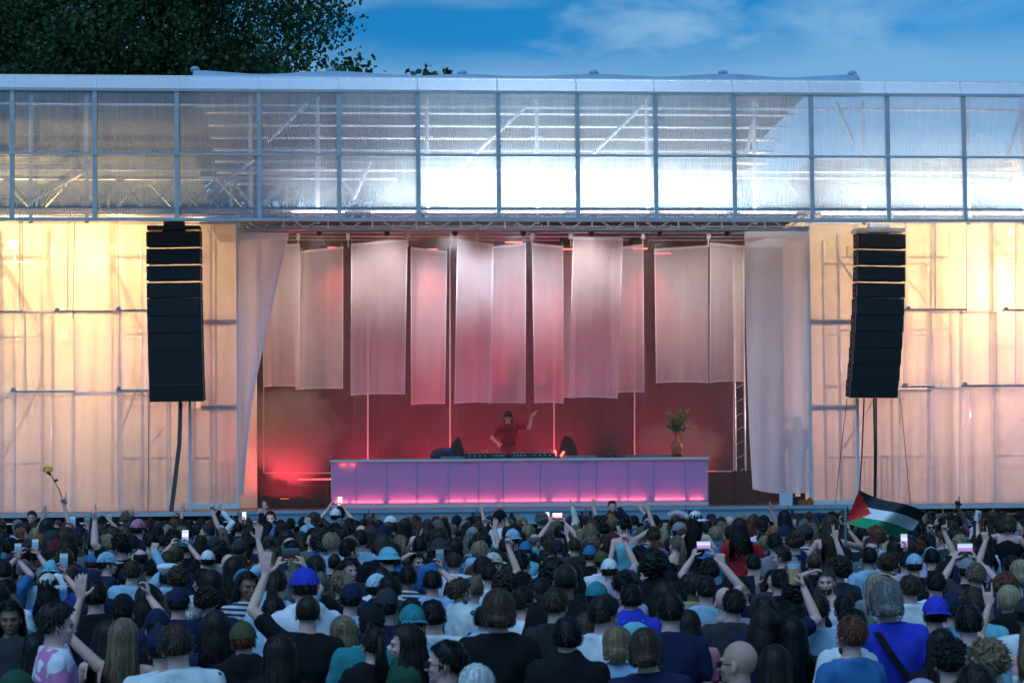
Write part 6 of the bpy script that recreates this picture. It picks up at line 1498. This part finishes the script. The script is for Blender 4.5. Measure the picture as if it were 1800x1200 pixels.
for i, p in enumerate(FILL):
    fem = r2.random() < .40; p['fem'] = fem; p['hair'] = r2.choice(fh if fem else mh)
    p['hc'] = r2.choice(['black']*28+['dark']*34+['brown']*20+['auburn']*5+['fair']*9+['blonde']*5+['grey']*3+['ginger']*2)
    p['tc'] = r2.choice(tops); p['top'] = r2.choice(['tee']*14+['jacket']*3+['hood']*2+['long']*2+(['tank']*6 if fem else []))
    if p['tc'] in ('pale stripe', 'blue floral', 'plaid', 'striped', 'patterned'): p['top'] = 'tee'
    p['hat'] = None; p['hatc'] = None
    if r2.random() < .13 and not fem or r2.random() < .05: p['hat'] = r2.choice(['cap']*5+['capback']*3+['beanie']*2+['bucket']); p['hatc'] = r2.choice(['black']*5+['navy']*4+['charcoal']*2+['white']*2+['light blue', 'olive', 'cream', 'teal', 'burgundy', 'grey'])
    u = r2.random(); p['f'] = r2.gauss(0, 14) if u < .78 else (r2.choice((-1, 1))*r2.uniform(40, 95) if u < .95 else 180+r2.gauss(0, 20))
    p['pose'] = 'fold' if p['D'] < 14 else 'down'
    u = r2.random()
    if p['D'] > 15 and u < .10 and not (1440 < p['x'] < 1650 and p['y'] < 1080) and not (p['y'] < 960 and 700 < p['x'] < 1300 and u > .05): p['pose'] = r2.choice(['point', 'open', 'phone', 'phones', 'fist', 'lopen', 'peace', 'lpoint', 'bentup'])
    p['skin'] = r2.choice(['light']*14+['mid']*4+['brown']*2+['dark']); p['ex'] = ['topglasses'] if r2.random() < .04 else (['glasses'] if r2.random() < .05 else [])
    if not p['hat'] and p['top'] in ('tee', 'long') and r2.random() < .10: p['ex'] = p['ex']+[r2.choice(('strap', 'pack black', 'pack navy'))]
NIND = 316-len(SPEC)-len(SEAT)
IND, FAR = FILL[:NIND], FILL[NIND:]
# labels: look + where, unique
SHORT = [(p['x'], p['y'], p['label']) for p in SPEC if not p.get('carrier')]
def brief(lab):
    """the landmark's name: the words before its own place phrase"""
    import re
    s = re.split(r'( at the | on the (left|right)| near the | in the (centre|middle)|, |, lower| behind the | below the | left of| right of| above | beside | before | between | cut off| immediately)', lab)[0]
    s = s[:1].lower()+s[1:]; w = s.split(); return ' '.join(w[:8])
from collections import Counter
cnt = Counter(brief(l) for _, _, l in SHORT); LM = [(x, y, brief(l)) for x, y, l in SHORT if cnt[brief(l)] == 1 and 3 <= len(brief(l).split()) <= 8]
used = set(p['label'] for p in SPEC)
def region(x): return ('far left', 'left', 'centre left', 'centre', 'centre right', 'right', 'far right')[min(6, max(0, int(x/257.2)))]
for p in IND:
    look = []
    hcn = HN[p['hc']]
    if p['hat']: head = '%s %s' % (p['hatc'], {'cap': 'cap', 'capback': 'backwards cap', 'beanie': 'beanie', 'bucket': 'bucket hat'}[p['hat']])
    elif p['hair'] == 'bald': head = 'bald head'
    else: head = '%s %s hair' % (HNM[p['hair']], hcn)
    topn = {'tee': 'top', 'jacket': 'jacket', 'hood': 'hoodie', 'long': 'top', 'tank': 'tank top'}[p['top']]
    p['look'] = '%s, %s %s' % (head, p['tc'], topn)
    if p['pose'] in ('point', 'open', 'fist', 'lopen', 'peace', 'lpoint', 'bentup'): p['look'] += ', arm raised'
    if p['pose'] in ('phone', 'phones'): p['look'] += ', arm held up'
    opts = sorted(LM, key=lambda q: math.hypot(q[0]-p['x'], (q[1]-p['y'])*1.6))[:6]; done = False
    for ox, oy, nm in opts:
        dx, dy = p['x']-ox, p['y']-oy
        rel = ('right of' if dx > 0 else 'left of') if abs(dx) > abs(dy)*1.2 else ('in front of' if dy > 0 else 'behind')
        lab = '%s, %s the %s' % (p['look'], rel, nm)
        if len(lab.split()) <= 16 and lab not in used: used.add(lab); p['label'] = lab; done = True; break
    if not done:
        lab = '%s, in the %s of the crowd' % (p['look'], region(p['x'])); k = 0
        while lab in used: k += 1; lab = '%s, %s, %s row' % (p['look'], region(p['x']), ('front', 'near', 'middle', 'back', 'rearmost')[k % 5])
        used.add(lab); p['label'] = lab
def face_rz(p): return -R(p['f'])
for p in SPEC+IND:
    ex = p['ex']; z = 0
    if 'security guard in' in p['label'] or 'steward' in p['label']: z = p['H']-1.80; H = 1.80
    else: H = p['H']
    o = person((p['X'], p['Y'], z), face_rz(p), H, p['label'], p['hair'], p['hc'], p['top'], p['tc'], p['pose'], p['fem'], p['hat'], p['hatc'], p['skin'], ex, 'security staff at the stage front' if ('security guard in' in p['label'] or 'steward' in p['label']) else 'people in the crowd', tilt=0 if p['pose'] in ('phone', 'phones', 'hold') or 'flower' in p['label'] else 1)
    if 'security guard in' in p['label']: st_ = MB(); st_.box((0, 0, z/2-.01), (.7, .5, max(.02, z-.03))); tag(st_.build('step_block', DARK, None, loc=(p['X'], p['Y'], 0)), 'dark step block the security guard stands on', 'step')
    p['obj'] = o
for p in SEAT:
    p['obj'] = person((p['X'], p['Y'], p['Z']), face_rz(p), p['H'], p['label'], p['hair'], p['hc'], p['top'], p['tc'], p['pose'], True, p['hat'], p['hatc'], p['skin'], p['ex'], 'women sitting on shoulders')
    p['obj'].parent = None
# ---- far rows that read as one mass
def mesh_np(me):
    me.calc_loop_triangles(); n = len(me.vertices); v = np.empty(n*3); me.vertices.foreach_get('co', v); t = np.empty(len(me.loop_triangles)*3, int); me.loop_triangles.foreach_get('vertices', t); return v.reshape(-1, 3), t.reshape(-1, 3)
LOD = {}
def lod(key, me, tris):
    if key in LOD: return LOD[key]
    c = me.copy(); c = mod_apply(c, [('DECIMATE', dict(ratio=min(1, tris/max(1, len(me.polygons)))))], 'lod'); a = mesh_np(c); bpy.data.meshes.remove(c); LOD[key] = a; return a
VS, TS, MI, off = [], [], [], 0; ml = []; mix = {}
def midx(m):
    if m.name not in mix: mix[m.name] = len(ml); ml.append(m)
    return mix[m.name]
for p in FAR:
    rz, s = face_rz(p), p['H']/1.75; c, n_ = math.cos(rz)*s, math.sin(rz)*s; Rm = np.array([[c, -n_, 0], [n_, c, 0], [0, 0, s]]); tr = np.array([p['X'], p['Y'], 0])
    items = [(('b', p['pose'], p['fem']), body(p['pose'], p['fem']), 2600 if p['pose'] != 'down' else 1200, SK[p['skin']]), (('s', p['pose'], p['fem'], p['top']), shirt(p['pose'], p['fem'], p['top']), 700, CM[p['tc']])]
    if p['hair'] != 'bald': items.append((('h', p['hair']), hair('short' if p['hat'] else p['hair']), 100000, HC[p['hc']]))
    if p['hat']: items.append((('c', p['hat']), hat(p['hat']), 5000, CM[p['hatc']]))
    items.append((('t',), TR[0], 200, CM['charcoal']))
    for key, me, tr_n, m in items:
        if key[0] == 'h': me_tris = len(me.polygons); key = ('h', 'short' if p['hat'] else p['hair']); v, t = lod(key, me, min(me_tris, 900))
        else: v, t = lod(key, me, tr_n)
        VS.append(v @ Rm.T+tr); TS.append(t+off); MI.append(np.full(len(t), midx(m))); off += len(v)
if VS:
    v = np.concatenate(VS); t = np.concatenate(TS); mi = np.concatenate(MI); me = bpy.data.meshes.new('far_crowd'); me.vertices.add(len(v)); me.vertices.foreach_set('co', v.ravel()); me.loops.add(len(t)*3); me.loops.foreach_set('vertex_index', t.ravel())
    me.polygons.add(len(t)); me.polygons.foreach_set('loop_start', np.arange(len(t))*3); me.polygons.foreach_set('loop_total', np.full(len(t), 3)); me.polygons.foreach_set('material_index', mi); me.polygons.foreach_set('use_smooth', np.ones(len(t), bool)); me.update()
    for m in ml: me.materials.append(m)
    o = link('far_crowd', me); tag(o, 'rearmost rows of the crowd packed before the stage', 'crowd', None, 'stuff')
print('PEOPLE individuals', len(SPEC)+len(SEAT)+len(IND), 'explicit', len(SPEC), 'far', len(FAR), 'Dcut', IND[-1]['D'] if IND else 0, 'fartris', off)
# ---- DJ on a riser behind the desk
q = PD(893, 722, 47.55/FW.y*1.0); ZR = ZD+.30
q = P(893, 722, 47.75); Hd = (q.z-.03-ZR)
b = MB(); b.box((q.x, 47.95, ZD+.15), (2.6, 1.2, .30)); o = b.build('dj_riser', DARK, None); tag(o, 'low black riser behind the desk that the DJ stands on', 'riser')
dj = person((q.x, 47.75, ZR), R(180), Hd, 'DJ in black cap and red T-shirt with black print raising one arm', 'long', 'blonde', 'tee', 'red', 'dj', False, 'cap', 'black', 'light', (), 'performers')
b = MB()
def letters(parent, txt, loc, size, m, rot=(R(90), 0, 0), name='lettering', ext=.002):
    cu = bpy.data.curves.new(name, 'FONT'); cu.body = txt; cu.size = size; cu.extrude = ext; cu.align_x = 'CENTER'; cu.resolution_u = 2
    t_ = bpy.data.objects.new('tmp_text', cu); COL.objects.link(t_); dg = bpy.context.evaluated_depsgraph_get(); me = bpy.data.meshes.new_from_object(t_.evaluated_get(dg)); bpy.data.objects.remove(t_); bpy.data.curves.remove(cu); me.name = name
    me.materials.clear(); me.materials.append(m); o_ = bpy.data.objects.new(name, me); COL.objects.link(o_); o_.parent = parent; o_.location = loc; o_.rotation_euler = rot; return o_
FB = mat('print_black', (.02, .012, .012), .8)
letters(dj, 'DANG', (-.01, .146, 1.325), .135, FB, (R(90), 0, R(180)), 'shirt_print'); letters(dj, 'J', (-.10, .144, 1.18), .13, FB, (R(90), 0, R(180)), 'shirt_print'); letters(dj, 'COM', (-.01, .146, 1.03), .13, FB, (R(90), 0, R(180)), 'shirt_print')
letters(dj, '----', (0, .118, 1.705), .035, mat('print_white', (.8, .8, .8), .7), (R(75), 0, R(180)), 'cap_print')
for p in SPEC:
    if 'letters across the back' in p['label']: letters(p['obj'], 'ASY', (.115, -.142, 1.375), .040, mat('print_dark_blue', (.03, .05, .15), .8), (R(90), 0, 0), 'shirt_print')
    if 'security guard in' in p['label']:
        b = MB(); b.box((0, .155, 1.34), (.05, .01, .10)); h_ = b.build('badge', mat('pale_blue_badge', (.3, .55, .7), .5), None); h_.parent = p['obj']; h_.location = (.06, -.01, 0)
        b = MB(); b.tube((-.085, 0, 1.61), (-.06, .05, 1.57), .008, 6); b.ell((-.086, 0, 1.61), (.012, .02, .02)); h_ = b.build('earpiece', BLACK, None); h_.parent = p['obj']
def find(s):
    for p in SPEC+SEAT:
        if s in p['label']: return p
    raise KeyError(s)
# ---- phones
def phone(p, cols, landscape=False, lab='', which=0, lit=1.6, size=1.0):
    o = p['obj']; wr, d, n, M = anchor(o, p['pose'], p['fem'], which); c = wr+d*.13*o.scale.x
    if landscape: w2, _, _, _ = anchor(o, p['pose'], p['fem'], 1); c = (wr+w2)/2+V3((0, 0, .12))
    t = empty('phone', c, lab, 'phone', 'phones held up in the crowd'); t.rotation_euler = (R(-6), 0, rnd.uniform(-.15, .15))
    wd, ht = (.155, .078) if landscape else (.078, .155); wd *= size; ht *= size
    b = MB(); b.box((0, 0, 0), (wd, .009, ht)); me = b.mesh('body'); me.materials.append(BLACK); bm = bmesh.new(); bm.from_mesh(me); bmesh.ops.recalc_face_normals(bm, faces=bm.faces); bmesh.ops.bevel(bm, geom=bm.edges[:], offset=.004, segments=1, affect='EDGES'); bm.to_mesh(me); bm.free(); k = link('body', me); k.parent = t
    b = MB(); nrow = 4
    for j in range(nrow):
        b.cur = j; z0 = -ht*.46+ht*.92*j/nrow; b.add([(-wd*.45, -.0052, z0), (wd*.45, -.0052, z0), (wd*.45, -.0052, z0+ht*.92/nrow), (-wd*.45, -.0052, z0+ht*.92/nrow)], [(0, 1, 2, 3)])
    k = b.build('screen', [emis('screen_%s_%d' % (lab[:6], j), cols[j], lit) for j in range(nrow)], None, fix=False); k.parent = t; return t
SC1 = [(.9, .35, .4), (.75, .55, .6), (1, .9, .8), (.8, .9, 1)]; SC2 = [(.3, .1, .12), (.1, .3, .6), (.12, .4, .8), (.3, .6, .9)]; SC3 = [(.5, .25, .6), (.4, .4, .9), (.9, .8, 1), (.5, .7, 1)]
phone(find('left phone users'), SC2, lab='phone with blue screen held up at the left edge, inner one', lit=.5) 
phone(find('phone at the left edge'), SC2, lab='phone with blue screen at the very left edge', lit=.5)
phone(find('grey buzz-cut head holding'), SC2, lab='dark-framed phone with blue sky on screen, left', lit=.6)
phone(find('bright phone, left'), SC3, lab='bright phone above the white captain cap', lit=1.2, size=1.15)
phone(find('bright phone at the left stage corner'), SC1, lab='small white-lit phone at the left stage corner', lit=1.6)
phone(find('white cap filming'), SC1, lab='tall bright phone below the desk corner', lit=1.9, size=1.2)
phone(find('dark head filming before the middle'), SC1, lab='small bright phone before the middle of the desk', lit=1.3)
phone(find('held sideways'), SC1, True, lab='phone held sideways with white glare, centre', lit=1.5)
phone(find('purple-lit phone'), SC3, True, lab='phone held sideways with purple screen, right of centre', lit=1.0)
phone(find('head filming on a blue-lit phone'), SC3, lab='phone with blue-white dotted screen beside the light blue cap', lit=1.0)
phone(find('fair head filming sideways'), SC3, True, lab='blue and purple lit phone held sideways at the right', lit=.9)
phone(find('phone-lit face'.replace('phone-lit face', 'face lit by a phone')), SC1, lab='phone before the face of the person facing the camera', lit=.2)
phone(find('holding a phone in the centre left'), SC2, lab='dark phone held low in the centre left', lit=.3)
p = find('face lit by a phone'); lamp('phone_light', 'POINT', V3((p['X'], p['Y']-.35, p['H']-.12)), 1.2, (.85, .92, 1), .02)
# phones of filler people
k = 0
for p in IND:
    if p['pose'] in ('phone', 'phones'):
        k += 1; phone(p, rnd.choice((SC1, SC2, SC3)), p['pose'] == 'phones', lab='phone held up by the person with %s, %s' % (p['look'].split(', arm')[0], region(p['x'])), lit=rnd.choice((.1, .25, .6)))
# ---- flower
p = find('raising a yellow flower'); wr, d, n, M = anchor(p['obj'], p['pose'], p['fem']); c = wr+d*.06
t = empty('yellow_flower', c, 'yellow rose on a long stem held high at the left', 'flower')
tip = V3((-.20, 0, .42)); b = MB(); b.path([V3((.02, 0, -.12)), V3((0, 0, 0)), V3((-.07, 0, .18)), V3((-.15, 0, .33)), tip], .008, 5); k_ = b.build('stem', MATS['stem_green']); k_.parent = t
b = MB(); rr = random.Random(3)
for i in range(34):
    a = i*2.4; el = .15+1.25*(i/34); rad = .028+.045*(i/34); dr = V3((math.cos(a)*math.sin(el), math.sin(a)*math.sin(el), math.cos(el))); cc = tip+V3((-.02, 0, .01))+dr*rad*.8; s_ = dr.orthogonal().normalized()*.030; u_ = dr.cross(s_).normalized()*.034
    b.add([cc-s_-u_*.6, cc+s_-u_*.6, cc+s_*.8+u_+dr*.012, cc+dr*.018+u_*1.2, cc-s_*.8+u_+dr*.012], [(0, 1, 2, 3, 4)])
b.ell(tip+V3((-.02, 0, .0)), (.035, .035, .03), 8, 6); k_ = b.build('petals', mat('yellow_petal', (.95, .52, .01), .6, var=.15), None, smooth=True, fix=False); k_.parent = t; k_['kind'] = 'stuff'
b = MB(); b.cap(tip+V3((.01, 0, -.04)), tip+V3((-.01, 0, .0)), .012, .03, 8); b.add([tip+V3((.05, 0, -.12)), tip+V3((.10, .02, -.09)), tip+V3((.13, 0, -.13)), tip+V3((.09, -.02, -.14))], [(0, 1, 2, 3)]); k_ = b.build('sepal', mat('sepal_dark', (.03, .06, .02), .7)); k_.parent = t
# ---- beer cup
p = find('lifting a cup of beer'); wr, d, n, M = anchor(p['obj'], p['pose'], p['fem']); c = wr+d*.10+n*.045
t = empty('beer_cup', c+V3((0, 0, -.07)), 'clear plastic cup of amber beer with white foam held up', 'cup')
CLEAR = bpy.data.materials.new('clear_plastic'); CLEAR.use_nodes = True; bb = CLEAR.node_tree.nodes['Principled BSDF']; bb.inputs['Base Color'].default_value = (.55, .75, .85, 1); bb.inputs['Roughness'].default_value = .2; bb.inputs['Alpha'].default_value = .22
b = MB(); b.loft([(0, 0, 0, .034, .034), (0, 0, .155, .047, .047)], 20, 2); k_ = b.build('cup_wall', CLEAR, None, smooth='auto'); k_.parent = t
b = MB(); b.loft([(0, 0, .004, .032, .032), (0, 0, .105, .0415, .0415)], 20, 2); k_ = b.build('beer', mat('amber_beer', (.85, .36, .01), .15, emit=(.8, .35, .02), es=0), None, smooth='auto'); k_.parent = t
b = MB(); b.loft([(0, 0, .106, .0415, .0415), (0, 0, .135, .044, .044)], 20, 2); k_ = b.build('foam', mat('beer_foam', (.75, .74, .70), .8), None, smooth='auto'); k_.parent = t
# ---- white cup lifted by the seated woman at the right
p = find('lifting a white cup'); wr, d, n, M = anchor(p['obj'], p['pose'], True, 1); c = wr+d*.10
t = empty('paper_cup', c, 'white paper cup with dark print lifted at the right', 'cup'); t.rotation_euler = (0, R(14), 0)
b = MB(); b.loft([(0, 0, -.05, .033, .033), (0, 0, .095, .047, .047)], 18, 2); k_ = b.build('cup_wall', mat('white_paper', (.72, .72, .74), .7), None, smooth='auto'); k_.parent = t
b = MB(); b.box((.0, -.044, .04), (.02, .004, .03)); b.box((.004, -.0445, .0), (.014, .004, .02)); k_ = b.build('print_mark', FB, None); k_.parent = t
# ---- hand fan
p = find('hand fan'); c = PD(1190, 925, p['D']-.3); t = empty('hand_fan', c, 'open pink and white folding hand fan', 'fan'); n = 11
for i in range(n):
    a0, a1 = R(-38+88*i/n), R(-38+88*(i+1)/n); zz = .006*(i % 2)
    b = MB(); 
    for k_, (r0, r1) in enumerate(((.04, .13), (.13, .21), (.21, .27))):
        b.cur = k_; b.add([(r*math.sin(a), -zz if q_ else zz, r*math.cos(a)) for r, a, q_ in ((r0, a0, 0), (r0, a1, 1), (r1, a1, 1), (r1, a0, 0))], [(0, 1, 2, 3)])
    o = b.build('fan_leaf', [mat('fan_white', (.72, .66, .68), .7), mat('fan_pink', (.62, .20, .25), .7), MATS.get('fan_white') or mat('fan_white', (.72, .66, .68), .7)], None, fix=False); o.parent = t; o.scale = (1.15, 1, 1.15)
# ---- flag on a pole
p = find('holding the flag pole'); D = p['D']-.25; c = PD(1487, 985, D); top = PD(1486, 893, D)
t = empty('flag', c, 'black, white and green striped flag with red triangle waving on a pole', 'flag'); Minv = -c
b = MB(); b.tube(c+Minv, top+Minv, .014, 8); k_ = b.build('pole', mat('teal_pole', (.10, .28, .30), .4)); k_.parent = t
# four corners in the picture: hoist top (1512,860), hoist bottom (1488,915), fly bottom (1588,945), fly top (1628,905)
def flagpt(u, v):
    hx, hy = 1510-24*v, 860+54*v                     # hoist edge
    fx, fy = 1628-36*v, 903+41*v
    x = hx+(fx-hx)*u; y = hy+(fy-hy)*(u**.92)+4*math.sin(u*5.5+v*2)-7*math.sin(math.pi*u)*(v-.3)*-1.4; return PD(x, y, D+.16*math.sin(u*7+v*1.5)-.1*u)+Minv
nu, nv = 24, 12; b = MB(); vs = [flagpt(i/nu, j/nv) for j in range(nv+1) for i in range(nu+1)]
FM = [mat('flag_black', (.015, .02, .03), .7), mat('flag_white', (.85, .85, .86), .7), mat('flag_green', (.01, .32, .13), .7), mat('flag_red', (.85, .03, .02), .7)]
for nm, sel in (('black_stripe', 0), ('white_stripe', 1), ('green_stripe', 2), ('red_triangle', 3)):
    fs = []
    for j in range(nv):
        for i in range(nu):
            u, v = (i+.5)/nu, (j+.5)/nv; quad = (j*(nu+1)+i, j*(nu+1)+i+1, (j+1)*(nu+1)+i+1, (j+1)*(nu+1)+i)
            lim = .30*(1-abs(v-.5)*2)
            w = 3 if u < lim-.5/nu-0 else (0 if v < 1/3 else 1 if v < 2/3 else 2)
            # the triangle edge crosses cells: split them
            ua, ub = .30*(1-abs(j/nv-.5)*2), .30*(1-abs((j+1)/nv-.5)*2); u0, u1 = i/nu, (i+1)/nu
            base = 0 if v < 1/3 else 1 if v < 2/3 else 2
            L_ = lambda x_: max(u0, min(u1, x_)); a_, b_ = L_(ua), L_(ub)
            def q4(p0, p1, p2, p3): n0 = len(vs); vs.extend([flagpt(*p0), flagpt(*p1), flagpt(*p2), flagpt(*p3)]); fs.append((n0, n0+1, n0+2, n0+3))
            if sel == 3 and (a_ > u0 or b_ > u0): q4((u0, j/nv), (a_, j/nv), (b_, (j+1)/nv), (u0, (j+1)/nv))
            if sel == base and (a_ < u1 or b_ < u1): q4((a_, j/nv), (u1, j/nv), (u1, (j+1)/nv), (b_, (j+1)/nv))
    m_ = MB(); m_.add(vs, fs); o = m_.build(nm, FM[sel], None, fix=False)
    bm = bmesh.new(); bm.from_mesh(o.data); bmesh.ops.delete(bm, geom=[v for v in bm.verts if not v.link_faces], context='VERTS'); bmesh.ops.remove_doubles(bm, verts=bm.verts, dist=1e-4); bm.to_mesh(o.data); bm.free(); o.data.polygons.foreach_set('use_smooth', [True]*len(o.data.polygons)); o.parent = t
# silhouette of a standing man behind the right curtain
q = P(1400, 732, 46.3); person((q.x, 46.3, ZD), R(20), q.z-ZD, 'dark silhouette of a standing man behind the right curtain', 'short', 'dark', 'jacket', 'black', 'fold', False, None, None, 'light', (), 'stage crew')

def haze_box(name, lo, hi, dens, lab, col=(.9, .92, .95)):
    b = MB(); c = [(a+b_)/2 for a, b_ in zip(lo, hi)]; b.box(c, [b_-a for a, b_ in zip(lo, hi)]); m = bpy.data.materials.new(name+'_air'); m.use_nodes = True; nt = m.node_tree; nt.nodes.clear()
    o_ = nt.nodes.new('ShaderNodeOutputMaterial'); v = nt.nodes.new('ShaderNodeVolumePrincipled'); v.inputs['Density'].default_value = dens; v.inputs['Color'].default_value = (*col, 1); nt.links.new(v.outputs[0], o_.inputs['Volume'])
    o = b.build(name, m); tag(o, lab, None, None, 'stuff'); return o
haze_box('stage_haze', (-3.2, 44.9, 1.83), (10.4, 52.4, 8.3), .024, 'thin smoke haze filling the stage opening')

smoke('smoke_plume', P(515, 765, 48.6), (1.75, .8, 1.75), 1.5, 'billowing red-lit smoke plume at the left of the desk', 3.1)
smoke('smoke_cloud', P(1190, 790, 49.0), (1.7, .6, 1.1), 1.1, 'low red-lit smoke cloud behind the vase', 7.7)
q = P(500, 870, 48.2); q.z = ZD
t = thing('floor_uplight', q, 'red floor uplight inside the smoke plume left of the desk', 'uplight', 'red uplights on the floor behind the desk')
b = MB(); b.box(q+Vector((0, 0, .12)), (.3, .2, .2)); b.build('housing', BLACK, t); b = MB(); b.box(q+Vector((0, .05, .222)), (.2, .06, .006)); b.build('lens', E_RED, t)
lamp('red_uplight', 'AREA', q+Vector((0, .05, .28)), 75, (1, .04, .07), 1.3, t, rot=(.15, .15, 1), size_y=.5)

smoke('glow_veil', P(800, 402, 45.7), (2.8, .7, .75), .9, 'added pale smoke veil carrying lamp glow over the middle banner tops', 12.3)  # smoke added to give the lamp glow spilling over the banners
